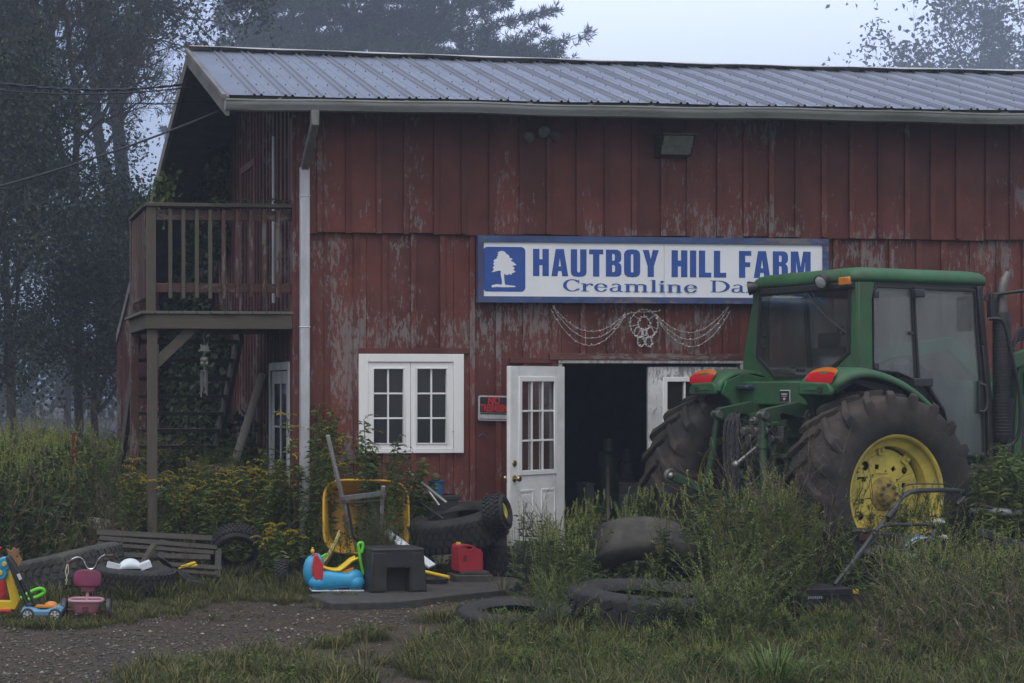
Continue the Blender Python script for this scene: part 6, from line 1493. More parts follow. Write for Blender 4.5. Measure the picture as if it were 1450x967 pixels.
# toy mower at the left edge
p = gp_(57, 874); tm = thing('toy_mower', 'blue plastic toy mower with black push handle and spoked wheels', 'toy mower', (p.x, p.y+.08, gz(p.x, p.y)), R(-9))
m = MB(); m.grid(lambda u, v: (-.13+.31*u, -.09+.18*v, .075+.028*math.sin(math.pi*v)**.5+.012*math.sin(u*9)), 14, 8); m.box((.02, 0, .062), (.32, .19, .05)); m.box((.16, 0, .085), (.06, .15, .06), (0, .4, 0)); m.build('deck', P_blue2, tm, bevel=.012)
m = MB(); m.ball((.09, .02, .11), (.055, .05, .035)); m.box((.05, 0, .108), (.17, .10, .012)); m.build('engine_top', P_org, tm)
for x in (-.085, .13):
    for sd in (-1, 1):
        c = (x, sd*.10, .052); m = MB(); m.lathe([(.036, .016), (.046, .016), (.052, .008), (.052, -.008), (.046, -.016), (.036, -.016)], 26, c, (0, 1, 0)); wl_ = m.build('wheel', M_black, tm)
        m = MB(); m.lathe([(0, sd*.018), (.010, sd*.018), (.012, sd*.010), (.038, sd*.014)], 24, c, (0, 1, 0)); m.build('hub', P_wht, wl_)
        for i in range(6): a = 2*math.pi*i/6; m = MB(); m.beam(Vector(c)+Vector((.014*math.cos(a), sd*.017, .014*math.sin(a))), Vector(c)+Vector((.033*math.cos(a), sd*.017, .033*math.sin(a))), .006, .010, up=(0, 1, 0)); m.build('spoke', M_blackm, wl_)
m = MB(); m.prism([(-.02, .10), (-.10, .10), (-.25, .44), (-.27, .50), (-.24, .51), (-.19, .44)], -.05, .05, M=CY, holes=[[(-.055, .135), (-.09, .135), (-.165, .32), (-.145, .32)]]); m.build('push_handle', M_black, tm, bevel=.012)
m = MB(); m.box((-.155, -.053, .345), (.025, .006, .05), (0, -.42, 0)); m.build('sticker', mat('sticker_light', (.5, .5, .55)), tm)
# activity frame behind it
p = gp_(8, 872); af = thing('activity_toy', 'yellow framed toy with blue discs cut off by the left edge', 'toy', (p.x, p.y+.16, 0), R(-9))
m = MB(); m.prism([(-.30, .03), (.09, .03), (.12, .10), (.03, .36), (-.01, .36), (.05, .10), (-.30, .10)], -.045, .045, M=CY); m.build('frame', P_yel, af, bevel=.01)
m = MB(); m.box((-.12, 0, .025), (.36, .14, .03)); m.build('base', P_red, af, bevel=.01)
for x, z, r_ in ((.005, .40, .058), (-.03, .33, .06)): 
    m = MB(); m.lathe([(0, .025), (r_*.8, .025), (r_, .015), (r_, -.015), (r_*.8, -.025), (0, -.025)], 26, (x, -.05, z), (0, -1, 0)); d = m.build('disc', P_blue, af); m = MB(); m.lathe([(0, .036), (r_*.3, .034), (r_*.36, .024)], 18, (x, -.05, z), (0, -1, 0)); m.build('disc_hub', P_yel, d)
p = gp_(-2, 862); m = MB(); m.lathe([(0, 0), (.07, 0), (.075, .05), (.06, .28), (.05, .33), (.02, .36), (.02, .42), (.035, .44), (0, .46)], 20); o = m.build('red_lantern', P_red, None); o.location = (p.x, p.y+.3, 0.03); tag(o, 'red plastic lantern toy behind the blue discs at the left edge', 'lantern')
p = gp_(24, 862); m = MB(); m.prism([(-.05, 0), (.04, 0), (.045, .10), (.055, .14), (.075, .155), (.078, .19), (.05, .235), (.055, .29), (.03, .27), (.005, .29), (-.02, .26), (-.055, .28), (-.04, .22), (-.06, .12)], -.012, .012, M=CY)
hh_ = m.build('horse_head', mat('toy_wood', (.22, .12, .05), .6, var=.3, vscale=14, bump=.2), None, bevel=.004); hh_.location = (p.x-.02, p.y+.35, .18); hh_.rotation_euler = (0, 0, R(-9)); tag(hh_, 'brown wooden toy horse head beside the blue discs', 'toy')
m = MB(); m.tube([(0, 0, .02), (0, 0, -.19)], .012, 8); m.build('stick', mat('toy_wood', (.22, .12, .05)), hh_)
m = MB(); m.cyl((.035, -.014, .215), (.035, -.011, .215), .008, 10); m.build('eye', M_blackm, hh_)
p = gp_(47, 866); m = MB(); m.tube(smooth_path([(-.09, 0, .06), (-.03, 0, .10), (.05, 0, .135), (.09, 0, .13), (.10, 0, .105), (.04, 0, .07), (-.05, 0, .045)], 5), .016, 10); o = m.build('green_toy', P_green, None); o.location = (p.x, p.y+.22, 0.02); tag(o, 'bright green toy handle behind the toy mower', 'toy')
# white plastic shells in the tyre, black sheet
p = gp_(192, 846); m = MB(); m.grid(lambda u, v: ((-.10+.20*u), (-.07+.14*v), .085*(math.sin(math.pi*u)*math.sin(math.pi*v))**.45 if 0 < u < 1 and 0 < v < 1 else 0), 20, 14); m.box((-.14, 0, .02), (.11, .12, .05), (0, .25, .1)); m.box((.13, .0, .025), (.10, .13, .05), (0, -.35, 0))
o = m.build('plastic_shell', P_wht, None, solid=.004); o.location = (p.x-.02, p.y+.25, .225); tag(o, 'white moulded plastic shell lying on the flat tyre behind the tricycle', 'plastic')
p = gp_(255, 838); m = MB(); m.grid(lambda u, v: (-.10+.42*u+.04*v, .35*v, .27*(1-u)**1.3*(1-.2*v)+.02*math.sin(u*8+v*3)), 14, 8); o = m.build('black_sheet', M_black, None, solid=.012); o.location = (p.x-.08, p.y+.15, .03); tag(o, 'bent black plastic sheet propped against the flat tyre', 'sheet')
p = gp_(275, 838); m = MB(); r = random.Random(4)
for i in range(4): a = r.uniform(-.6, .6); m.box((r.uniform(-.05, .05), r.uniform(-.03, .03), .01*i), (.09, .03, .01), (r.uniform(-.3, .3), r.uniform(-.3, .3), a))
o = m.build('yellow_scraps', P_yel, None); o.location = (p.x-.03, p.y+.18, .20); tag(o, 'few yellow plastic scraps on the bent black sheet', 'scraps')
p = gp_(214, 832); m = MB(); m.beam((-.05, 0, .02), (.10, .05, .24), .09, .03); o = m.build('short_board', M_grey, None); o.location = (p.x, p.y+.5, .10); tag(o, 'short brown board sticking up behind the flat tyre', 'board')
# pallet
p = gp_(210, 812); pa = thing('wooden_pallet', 'grey weathered wooden pallet leaning in the weeds at left', 'pallet', (p.x-.0, 15.0, .04), R(-7), None, (R(33), R(3), R(-9)))
M_pal = wood('pallet_wood', (.05, .044, .038), axis='X', grey=(.055, .050, .045)); rq_ = random.Random(6)
for i in range(6): m = MB(); m.box((rq_.uniform(-.02, .02), .04+i*.105+rq_.uniform(-.012, .012), .05), (1.2*rq_.uniform(.75, 1.05), .075*rq_.uniform(.6, 1.1), .02), (rq_.uniform(-.15, .15), rq_.uniform(-.03, .03), rq_.uniform(-.05, .05))); m.build('deck_board', M_pal, pa, bevel=.003)
for x in (-.56, 0.02, .56): m = MB(); m.bb(x-.03, x+.03, .02, .56, -.045, .04); m.build('runner', M_pal, pa, bevel=.004)
# junk behind
def junk(name, label, cat, fn, px, y, Y, mt, rz=0, **k):
    p = PY(px, y, Y); m = MB(); fn(m); o = m.build(name, mt, None, **k); o.location = (p.x, Y, p.z); o.rotation_euler = (0, 0, rz); return tag(o, label, cat)
junk('rusty_post', 'rusty red metal post standing in the left weeds', 'post', lambda m: (m.bb(-.035, .035, -.003, .003, -1.15, 0), m.bb(-.035, -.029, 0, .04, -1.15, 0), m.tube([(.0, .02, -.2), (.03, .03, -.45)], .01)), 106, 613, 17.4, mat('rust', (.13, .035, .018), .9, var=.5, vscale=9, bump=.4), .3)
junk('metal_sheet', 'white metal panel lying behind the pallet', 'panel', lambda m: (m.box((0, 0, 0), (.26, .03, .12), (0, .15, 0)), m.box((.32, .04, -.10), (.4, .04, .04), (0, .1, 0))), 140, 742, 16.8, P_cream, bevel=.006)
junk('red_pipe', 'short dark red pipe lying on the white panel', 'pipe', lambda m: m.cyl((-.10, 0, -.03), (.10, 0, .04), .03, 12), 175, 741, 16.6, mat('dull_red', (.13, .015, .015), .6))
junk('white_box', 'white appliance panel half hidden under the balcony post', 'box', lambda m: (m.box((0, 0, 0), (.62, .3, .18)), m.box((.1, -.16, 0), (.3, .02, .12))), 228, 696, 18.2, P_wht, bevel=.012)
junk('tarp_bundle', 'dull olive rolled tarp under the balcony', 'bundle', lambda m: m.grid(lambda u, v: ((u-.5)*.62, .16*math.cos(6.2832*v)*(1+.1*math.sin(9*u)), .14*math.sin(6.2832*v)*(1+.15*math.sin(7*u+2))), 18, 20), 303, 674, 17.0, mat('olive_tarp', (.06, .062, .05), .8, var=.3, vscale=12, bump=.8, bscale=14))
# ================================================================== wheelbarrow
wp = PY(516, 728, 15.25); wb = thing('wheelbarrow', 'yellow wheelbarrow tipped upright against the barn with grey wooden handles', 'wheelbarrow', (wp.x, 15.2, 0), 0)
M_wby = mat('barrow_yellow', (.70, .40, .03), .42, var=.10, vscale=4, bump=.03, dirt=.5, dirtcol=(.34, .17, .03), dscale=3.5)
zt, zb_, hw_ = 0.92, .22, .415
def tray(u, v):       # concave dish opening to the camera; u across, v out from centre
    a = 2*math.pi*u; f = lambda q: math.copysign(abs(q)**.42, q); X, Z = f(math.cos(a)), f(math.sin(a)); cz = (zt+zb_)/2; hh = (zt-zb_)/2
    if v < .55: s = v/.55; return (X*hw_*.66*s, .24, cz+Z*hh*.62*s)
    if v < .92: s = (v-.55)/.37; s2 = s; return (X*hw_*(.66+.26*s2), .24-.24*s**.9, cz+Z*hh*(.62+.30*s2))
    s = (v-.92)/.08; return (X*hw_*(.92+.08*s), -.012*s-.02*s*s, cz+Z*hh*(.92+.08*s))
m = MB(); m.grid(tray, 72, 26); tb = m.build('tray', M_wby, wb, solid=.006, angle=50); tb.rotation_euler = (R(-8), R(1.5), 0)
m = MB(); m.tube([Vector(tray(i/72, 1.0))+Vector((0, -.008, 0)) for i in range(72)], .013, 8, closed=True); o = m.build('tray_lip', M_wby, tb)
def wpl(x, y, yl=-.12): q = PY(x, y, 15.2+yl); return Vector((q.x-wp.x, yl, q.z))
M_hand = wood('handle_wood', None, (.30, .29, .28), 1.0, 'Z', grey=(.22, .20, .19))
for P_ in ([(464, 616, -.25), (474, 660, -.20), (485, 706, -.12), (505, 775, .0)], [(543, 688, -.19), (542, 700, -.16), (541, 715, -.12), (536, 780, .0)]):
    Q = [wpl(*q) for q in P_]; m = MB()
    for a, b_ in zip(Q[:-1], Q[1:]): m.beam(a, b_+(b_-a).normalized()*.01, .038, .03)
    m.build('handle', M_hand, wb, bevel=.008)
m = MB(); a, b_ = wpl(481, 706, -.15), wpl(546, 698, -.15); m.beam(a, b_, .05, .045); a, b_ = wpl(481, 713, -.14), wpl(540, 708, -.14); m.beam(a, b_, .012, .012); m.build('cross_brace', mat('grey_steel', (.16, .17, .19), .5, metal=.4, dirt=.5, dirtcol=(.12, .08, .04)), wb, bevel=.003)
for x in (484, 543): m = MB(); q = wpl(x, 703, -.18); m.cyl(q, q+Vector((0, -.02, 0)), .011, 6); m.build('bolt', M_steel, wb)
m = MB(); m.tube([wpl(492, 712, -.1), wpl(500, 760, -.12), wpl(528, 790, -.1), wpl(538, 720, -.1)], .014, 8); m.build('leg_brace', M_blackm, wb)
# bucket, poles behind
junk('blue_bucket', 'bright blue bucket against the wall under the window', 'bucket', lambda m: m.lathe([(0, -.14), (.055, -.14), (.072, 0), (.078, 0), (.078, -.015)], 20), 618, 681, 15.6, mat('bucket_blue', (.02, .16, .34), .5, dirt=.3, dirtcol=(.05, .08, .1)), solid=.004)
bpy.context.view_layer.update()
junk('bucket_support_crate', 'dark crate behind the tyre pile holding the blue bucket', 'crate', lambda m: (m.bb(-.25, .25, -.1, .1, -.80, -.01), m.bb(-.27, .27, -.11, .11, -.06, -.01)), 610, 699, 15.62, M_black, bevel=.01)
for i, (x0, y0, x1, y1, lb, mt) in enumerate(((578, 668, 632, 712, 'rusty dark pipe leaning under the window', M_steel), (590, 672, 622, 716, 'thin grey pipe under the window beside the rusty one', M_steel), (565, 690, 628, 735, 'black rod leaning lowest in the heap under the window', M_blackm))):
    a, b_ = PY(x0, y0, 15.55), PY(x1, y1, 15.3); d = (b_-a); b_ = a+d*((a.z-.03)/(a.z-b_.z)) if i < 0 else b_; m = MB(); m.tube([a, b_], .018-.003*i, 10)
    tag(m.build('metal_pipe', mt), lb, 'pipe', 'pipes heaped under the window')
junk('stone', 'lump of pale wood in the blue bucket', 'wood', lambda m: m.ball((0, 0, 0), (.05, .05, .045), 9, 6), 617, 676, 15.6, M_grey)
m = MB(); P_ = [PY(x, y, YW-.03) for x, y in ((641, 611), (650, 614), (657, 630))]; m.tube(P_, .004, 5); m.tube([PY(x, y, YW-.03) for x, y in ((678, 618), (684, 613), (690, 620))], .004, 5); tag(m.build('blue_twine', mat('twine_blue', (.05, .12, .25))), 'scraps of blue twine caught on the wall boards right of the window', 'twine')
# white trim strip, cream plank, stands
a, b_ = PY(546, 753, 15.2), PY(612, 802, 14.75); m = MB(); m.beam(a, b_, .09, .02, up=(0, -.5, 1)); tag(m.build('trim_strip', P_wht), 'white trim strip slanting down behind the black step stool', 'board')
a, b_ = PG(592, 815), PG(660, 812); m = MB(); m.beam((a.x, a.y+.15, .15), (b_.x, b_.y+.2, .13), .02, .12, up=(0, -.2, 1)); tag(m.build('cream_plank', P_cream), 'cream coloured plank on edge behind the red fuel can', 'board')
p = gp_(672, 828); m = MB(); m.box((0, 0, .035), (.36, .26, .07)); m.box((.02, .02, .085), (.28, .22, .03)); o = m.build('low_stand', mat('stand_dark', (.05, .045, .042), .8, var=.3), None, bevel=.006); o.location = (p.x, p.y+.14, .015); tag(o, 'low dark wooden block under the red fuel can', 'stand')
fc = thing('fuel_can', 'red plastic fuel can standing on the dark block by the tyres', 'fuel can', (p.x-.02, p.y+.16, .115), R(6))
m = MB(); m.prism([(-.118, 0), (.118, 0), (.12, .17), (.10, .20), (.06, .205), (.03, .235), (-.05, .245), (-.10, .245), (-.118, .22)], -.085, .085, M=CY, holes=[[(-.03, .205), (.0, .205), (.02, .222), (-.035, .228)]]); m.build('body', P_can, fc, bevel=.022, seg=4)
m = MB(); m.cyl((-.085, 0, .24), (-.085, 0, .262), .022, 14); m.build('cap', P_yel, fc); m = MB(); m.box((-.055, -.085, .12), (.035, .006, .06)); m.build('label_recess', mat('can_dark_red', (.16, .01, .015), .6), fc, bevel=.002)
m = MB(); m.tube([(-.115, 0, .03), (-.118, 0, .20)], .004, 5); m.build('seam', P_can, fc)
p = gp_(622, 832); m = MB(); m.lathe([(0, 0), (.13, 0), (.14, .05), (.12, .06), (.12, .045), (0, .045)], 28); o = m.build('round_pan', M_black, None); o.location = (p.x, p.y+.2, .015); tag(o, 'round black pan on the apron beside the fuel can', 'pan')
a, b_ = gp_(598, 832), gp_(643, 836); m = MB(); m.tube([(a.x, a.y+.22, .12), (a.x+.06, a.y+.2, .125), (b_.x, b_.y+.15, .10)], [.018, .017, .015], 10); yb = m.build('yellow_bat', P_yel, None); tag(yb, 'yellow plastic bat lying across the round black pan', 'toy')
m = MB(); m.box((a.x-.01, a.y+.21, .10), (.09, .03, .06), (0, .5, 0)); m.build('bat_grip', P_org, yb, bevel=.008)
# step stool
p = gp_(562, 842); ss = thing('step_stool', 'black plastic step stool with square cutout next to the blue toy', 'step stool', (p.x, p.y+.13, .015), R(3))
def taper(u0, u1, z0, z1, d): pass
m = MB(); m.prism([(-.255, 0), (-.115, 0), (-.115, .215), (.105, .215), (.105, 0), (.265, 0), (.235, .385), (-.235, .385)], -.15, .15, M=CY); m.build('body', M_black, ss, bevel=.018, seg=3)
m = MB(); m.bb(-.115, .105, -.02, .14, .0, .214); m.build('inside', M_dark, ss)
for x in (-.165, .165): m = MB(); m.prism([(x-.055+.012*(1 if x > 0 else -1), .02), (x+.055, .02), (x+.05-.01*(1 if x > 0 else -1), .35), (x-.05, .35)], -.156, -.149, M=CY); m.build('side_rib', M_black, ss, bevel=.003)
m = MB(); m.bb(-.238, .238, -.153, .153, .36, .392); m.build('top_step', M_black, ss, bevel=.014, seg=3)
# blue rocking toy
p = gp_(477, 842); bt = thing('rocking_toy', 'sky blue animal shaped rocking toy with red ear, yellow seat and green handles', 'toy', (p.x, p.y+.15, .02), R(-4))
m = MB()
def body(u, v):
    x = -.20+.46*u; a = 2*math.pi*v; hgt = .085+.012*math.sin(7*u)+(.02 if u > .75 else 0); w = .11; c, s = math.cos(a), math.sin(a); f = lambda q: math.copysign(abs(q)**.7, q)
    t = 1-.55*(abs(2*u-1))**6; return (x, w*f(c)*t, .095+hgt*f(s)*t)
m.grid(body, 22, 20); m.ball((-.14, -.05, .075), (.085, .07, .075)); m.ball((.19, -.05, .075), (.085, .07, .07)); m.ball((-.19, 0, .17), (.075, .08, .14)); m.ball((-.15, 0, .24), (.07, .075, .09)); m.build('body', P_blue, bt)
m = MB(); m.ball((-.15, 0, .27), (.035, .05, .05)); m.build('neck', P_blue, bt)
m = MB(); m.prism([(-.01, .09), (.045, .0), (.04, -.14), (.0, -.16), (-.05, -.10), (-.055, -.02), (-.04, .08)], -.012, .012, M=CY); o = m.build('ear', P_red, bt, bevel=.01); o.location = (-.145, -.10, .24); o.rotation_euler = (.0, .0, .0)
m = MB(); m.tube(smooth_path([(-.10, 0, .18), (.02, 0, .165), (.12, 0, .18), (.20, 0, .235)], 6), [.05]*13+[.05]*6, 12) if False else m.grid(lambda u, v: (-.11+.32*u, -.075+.15*v, .195-.035*math.sin(math.pi*min(1, u*1.2))+.075*max(0, u-.5)*2+.025*abs(2*v-1)**2), 18, 8); m.build('seat', P_yel, bt, solid=.016)
m = MB(); m.prism([(-.05, .15), (.16, .15), (.18, .21), (.05, .17), (-.02, .165)], -.06, .06, M=CY); m.build('seat_base', P_org, bt, bevel=.008)
m = MB(); m.tube(smooth_path([(.27, 0, .14), (.245, 0, .25), (.235, 0, .34), (.225, 0, .39), (.235, 0, .415), (.26, 0, .415), (.265, 0, .38), (.255, 0, .33)], 5), .014, 10); m.build('green_handle', P_green, bt); m = MB(); m.tube(smooth_path([(-.13, 0, .29), (-.10, -.01, .295), (-.06, -.03, .32)], 4), .014, 8); m.build('green_grip', P_green, bt)
m = MB(); m.ball((-.18, 0, .345), (.018, .018, .022)); m.cyl((-.18, 0, .32), (-.17, 0, .30), .008, 8); m.ball((-.18, 0, .372), .009); m.build('yellow_knob', P_yel, bt)
m = MB(); m.tube([(-.165+.028*math.cos(a), -.03, .31+.012*math.sin(a)) for a in [i*.6 for i in range(6)]], .008, 6); m.build('red_ring', P_red, bt)
m = MB(); m.box((.03, 0, .006), (.46, .20, .012)); m.build('rocker_base', P_wht, bt, bevel=.004)
# cream half shell and pail
p = gp_(475, 828); m = MB(); m.grid(lambda u, v: (-.13+.25*u, .12*math.sin(3.14*v)*.6, .02+.20*u*u+.10*u-.11*math.sin(3.14*v)*(1-.3*u)+.06*v*.5), 14, 12); o = m.build('cream_shell', gloss('yellow_cream_plastic', (.50, .45, .13), .5), None, solid=.014); o.location = (p.x+.02, p.y+.30, .12); o.rotation_euler = (R(-10), 0, R(10)); tag(o, 'yellowed cream plastic tray tilted up behind the rocking toy', 'tray')
p = gp_(412, 828); m = MB(); m.lathe([(0, 0), (.055, 0), (.07, .15), (.074, .15), (.074, .14)], 24, (0, 0, 0), (.5, -.25, .8)); o = m.build('white_pail', P_cream, None, solid=.003); o.location = (p.x-.03, p.y+.45, .10); tag(o, 'small cream white pail tipped over left of the rocking toy', 'pail')
# ================================================================== mowers and scrap at the right
def G5(x, y, Y): return PY(1080+x/2.957, 640+y/2.957, Y)
M_hbar = mat('mower_bar', (.06, .062, .068), .45, metal=.3, var=.25, bump=.03, dirt=.3, dirtcol=(.08, .07, .05))
base = PY(1155, 888, 12.35); mw = thing('push_mower', 'black push mower with long tubular handle standing in tall weeds', 'mower', (base.x, 12.35, 0), 0)
def ml(v): return Vector(v)-Vector((base.x, 12.35, 0))
def MP(x, y, Y=12.35): return ml(G5(x, y, Y))
m = MB(); a, b_ = MP(108, 650), MP(352, 560); w = b_.x-a.x
m.prism([(a.x+.01, a.z+.0), (a.x, a.z+.10), (a.x+.06, a.z+.17), (a.x+.30*w, b_.z+.0), (b_.x-.02, b_.z), (b_.x, b_.z-.16), (b_.x-.05, a.z-.02)], -.17, .17, M=CY); eng = m.build('engine_cover', M_black, mw, bevel=.02, seg=3)
m = MB(); m.box(((a.x+b_.x)/2+.01, 0, a.z-.06), (w*.94, .31, .20)); m.build('engine', M_blackm, mw, bevel=.02)
m = MB(); 
for q in range(4): m.bb(a.x+.05, b_.x-.03, -.176, -.169, a.z+.02+q*.03, a.z+.03+q*.03) if q in (0, 3) else None
m.build('cover_ribs', M_blackm, eng)
m = MB(); q = MP(175, 597); r = random.Random(2)
for i in range(7): m.box((q.x-.06+i*.018, -.172, q.z+.0), (.012, .006, .020 if i % 2 else .026))
m.build('worn_lettering', mat('worn_blue_letters', (.25, .30, .38), .6), eng)
m = MB(); q = MP(340, 573); m.box((q.x, -.172, q.z), (.045, .02, .035)); m.build('trigger', P_yel, eng, bevel=.004)
m = MB(); m.box(((a.x+b_.x)/2+.02, .10, .12), (.42, .42, .06)); m.build('deck', mat('mower_deck_red', (.07, .02, .018), .6, dirt=.7, dirtcol=(.08, .06, .04)), mw, bevel=.03, seg=3)
for x in (a.x+.04, b_.x-.02):
    for sd in (-1, 1): small_wheel(mw, (0, 0, 0), .095, .045, sd, hubm=mat('dull_hub', (.10, .10, .09), .7)).matrix_basis = Txyz(x, sd*.24+.12, .10, rz=R(90))
m = MB(); P1 = smooth_path([MP(300, 556, 12.30), MP(380, 455, 12.45), MP(470, 335, 12.65), MP(545, 245, 12.80), MP(585, 192, 12.86), MP(625, 166, 12.9), MP(700, 160, 13.0), MP(800, 160, 13.1), MP(838, 170, 13.14), MP(842, 190, 13.15), MP(812, 222, 13.12)], 5)
rs = [.016]*(len(P1)); 
for i in range(len(P1)): rs[i] = .0155 if i < 22 else .021
m.tube(P1, rs, 10); m.build('handle', M_hbar, mw)
m = MB(); P2 = smooth_path([MP(470, 332, 12.64), MP(495, 312, 12.68), MP(540, 304, 12.74), MP(620, 304, 12.84), MP(695, 304, 12.94), MP(716, 312, 12.96), MP(718, 335, 12.95), MP(690, 372, 12.88), MP(620, 460, 12.7), MP(560, 535, 12.5), MP(520, 590, 12.42)], 5); m.tube(P2, .0155, 10); m.build('lower_handle', M_hbar, mw)
m = MB(); P3 = smooth_path([MP(584, 186, 12.84), MP(586, 160, 12.85), MP(600, 140, 12.88), MP(640, 134, 12.92), (MP(740, 134, 13.0)), MP(775, 138, 13.06), MP(790, 155, 13.09), MP(792, 178, 13.1)], 5); m.tube(P3, .0065, 6); m.build('bail_wire', M_blackm, mw)
m = MB(); q = MP(468, 343, 12.58); m.ball(q, .018); q = MP(540, 256, 12.72); m.tube([q+Vector((-.03, 0, -.035)), q+Vector((.03, 0, .035))], .026, 10); m.build('handle_clamp', M_black, mw)
m = MB(); m.tube(smooth_path([MP(590, 170, 12.83), MP(540, 290, 12.68), MP(420, 420, 12.45), MP(320, 560, 12.28)], 8), .005, 5); m.build('control_cable', M_seal, mw)
# old riding mower behind: black box and bare metal fender
q = PY(1245, 765, 13.05); rm = thing('riding_mower_wreck', 'rusty wreck of a riding mower with bare metal fender behind the handle', 'mower', (q.x, 13.05, 0), 0)
def rl(x, y, Y): return PY(x, y, Y)-Vector((q.x, 13.05, 0))
a = rl(1206, 752, 12.95); b_ = rl(1275, 775, 12.95)
m = MB(); m.bb(a.x, b_.x-.02, -.1, .25, b_.z-.08, a.z-.02); m.bb(a.x-.01, a.x+.17, -.12, .2, a.z-.02, a.z+.015); m.build('battery_box', M_blackm, rm, bevel=.012)
m = MB(); m.box((a.x+.10, -.125, a.z-.05), (.10, .02, .05)); m.box((a.x+.20, -.12, a.z-.03), (.12, .03, .04), (0, .2, 0)); m.build('rusty_bracket', mat('dark_rust', (.06, .025, .018), .9), rm)
fc_ = rl(1300, 778, 13.0)
m = MB()
def fend(u, v):
    t = math.pi*(.02+.96*u); return (fc_.x+.175*math.cos(t)*-1, -.12+.34*v, fc_.z-.06+.165*math.sin(t)+.012*math.sin(v*9)+.02*(1-abs(2*v-1))*math.sin(t))
m.grid(fend, 26, 10); m.build('metal_fender', mat('bare_blue_metal', (.34, .42, .52), .35, metal=.6, var=.2, vscale=7, bump=.05, dirt=.5, dirtcol=(.16, .13, .11)), rm, solid=.006)
m = MB(); m.tube([(fc_.x-.175*math.cos(.3+i*.25*.98), -.125, fc_.z-.055+.16*math.sin(.1+i*.25)) for i in range(12)], .006, 6); m.build('fender_edge', mat('bare_blue_metal', (.34, .42, .52)), rm)
m = MB(); m.lathe([(.04, .06), (.12, .07), (.16, .05), (.16, -.05), (.12, -.07), (.04, -.06)], 28, (fc_.x, .0, fc_.z-.13), (0, 1, 0)); m.build('wheel', M_rubber, rm)
m = MB(); m.grid(lambda u, v: (a.x+.10+.34*u, -.17+.30*v, a.z-.20+.07*math.sin(3.14*u)+.05*v-.10*u*u), 12, 6); m.build('seat_shell', mat('faded_vinyl', (.06, .065, .062), .7, var=.3), rm, solid=.03)
m = MB(); m.box(((a.x+b_.x)/2, .1, .40), (.55, .30, .12)); m.box(((a.x+b_.x)/2, .1, .22), (.10, .1, .3)); m.build('chassis', M_blackm, rm, bevel=.01)
junk('carved_block', 'tan wooden block lying below the metal fender', 'block', lambda m: [m.box((0, 0, -.04*i), (.16-.02*(i % 2), .12, .03)) for i in range(3)], 1312, 800, 12.75, mat('tan_wood', (.16, .10, .035), .8, var=.3), bevel=.006)
# grey pipe sticking in from the right, and engine scrap
a, b_ = PY(1372, 722, 13.2), PY(1475, 729, 12.95); m = MB(); m.tube([a, a.lerp(b_, .2), a.lerp(b_, .22), b_], [.022, .026, .034, .036], 14); pp = m.build('exhaust_tube', mat('pale_pipe', (.42, .43, .46), .45, metal=.4, var=.2, dirt=.4, dirtcol=(.2, .17, .14)), None); tag(pp, 'pale metal tube lying across the weeds at the right edge', 'pipe')
m = MB(); m.tube(smooth_path([PY(1368, 722, 13.18), PY(1376, 716, 13.15), PY(1390, 716, 13.1), PY(1406, 719, 13.05)], 5), .016, 8); m.box(PY(1356, 724, 13.2), (.05, .04, .09)); m.build('clamp', M_blackm, pp)
q = PY(1425, 790, 12.6); sc = thing('engine_scrap', 'dark heap of engine scrap with silver fittings at the right edge', 'scrap metal', (q.x, 12.6, 0), .3)
zq = q.z; m = MB(); m.box((0, 0, zq*.5), (.34, .3, zq), (0, .0, 0)); m.box((-.10, -.05, zq+.12), (.14, .14, .10), (0, .5, 0)); m.box((.12, 0, zq+.06), (.2, .2, .16), (.2, .2, 0)); m.cyl((-.02, -.2, zq-.06), (-.02, .1, zq-.02), .09, 16); m.build('block', M_blackm, sc, bevel=.015)
m = MB(); m.box((.02, -.15, zq+.10), (.12, .02, .02)); m.cyl((.06, -.17, zq+.0), (.20, -.17, zq-.08), .035, 12); m.box((.08, -.16, zq+.04), (.1, .03, .05), (0, .3, 0)); m.build('fittings', M_steel, sc)
m = MB(); m.beam((-.3, 0, zq+.22), (.35, .1, zq+.05), .05, .07); m.beam((-.2, -.1, .05), (.3, -.12, .35), .1, .06); m.build('frame_bar', M_blackm, sc, bevel=.006)
# ================================================================== grass and weeds
rng = np.random.default_rng(99)
def lift(p): p = p.copy(); p[:, 2] = gh(p[:, 0], p[:, 1])-.005; return p
K_tuft = [plant_tuft(i, 34, .17, .09, .0028, .9) for i in range(6)]; K_long = [plant_tuft(10+i, 34, .34, .09, .003, .9) for i in range(5)]; K_short = [plant_tuft(20+i, 30, .10, .09, .0028, .95) for i in range(4)]; K_sprig = [plant_leafy(60+i, .22, 40) for i in range(4)]; K_low = [plant_ragweed(80+i, .34) for i in range(3)]+[plant_horseweed(90+i, .36) for i in range(2)]
K_rag = [plant_ragweed(i, .9) for i in range(5)]; K_dry = [plant_dry(i, .9) for i in range(4)]; K_horse = [plant_horseweed(i, 1.0) for i in range(4)]
K_gold = [plant_goldenrod(i, 1.2) for i in range(3)]; K_goldg = [plant_goldenrod(40+i, 1.2, .8) for i in range(4)]; K_leaf = [plant_leafy(i) for i in range(5)]
def zone(name, packs, poly, n, smin, smax, mats, label, cat='weeds', lean=.12, avoid=True, kind='stuff', sc=None):
    P = samp(poly, n, rng)
    if avoid: P = P[~((dirtmask(P[:, 0], P[:, 1])) & (rng.uniform(size=len(P)) > .07))]
    P = P[~((P[:, 0] > XC-.05) & (P[:, 1] > YW-.12))]; P = lift(P)
    # keep out of the tractor wheels
    g = VG(); scatter(g, packs, P, rng, smin, smax, lean)
    return tag(g.build(name, mats), label, cat, kind=kind)
GM = [G_grass, G_grass2]
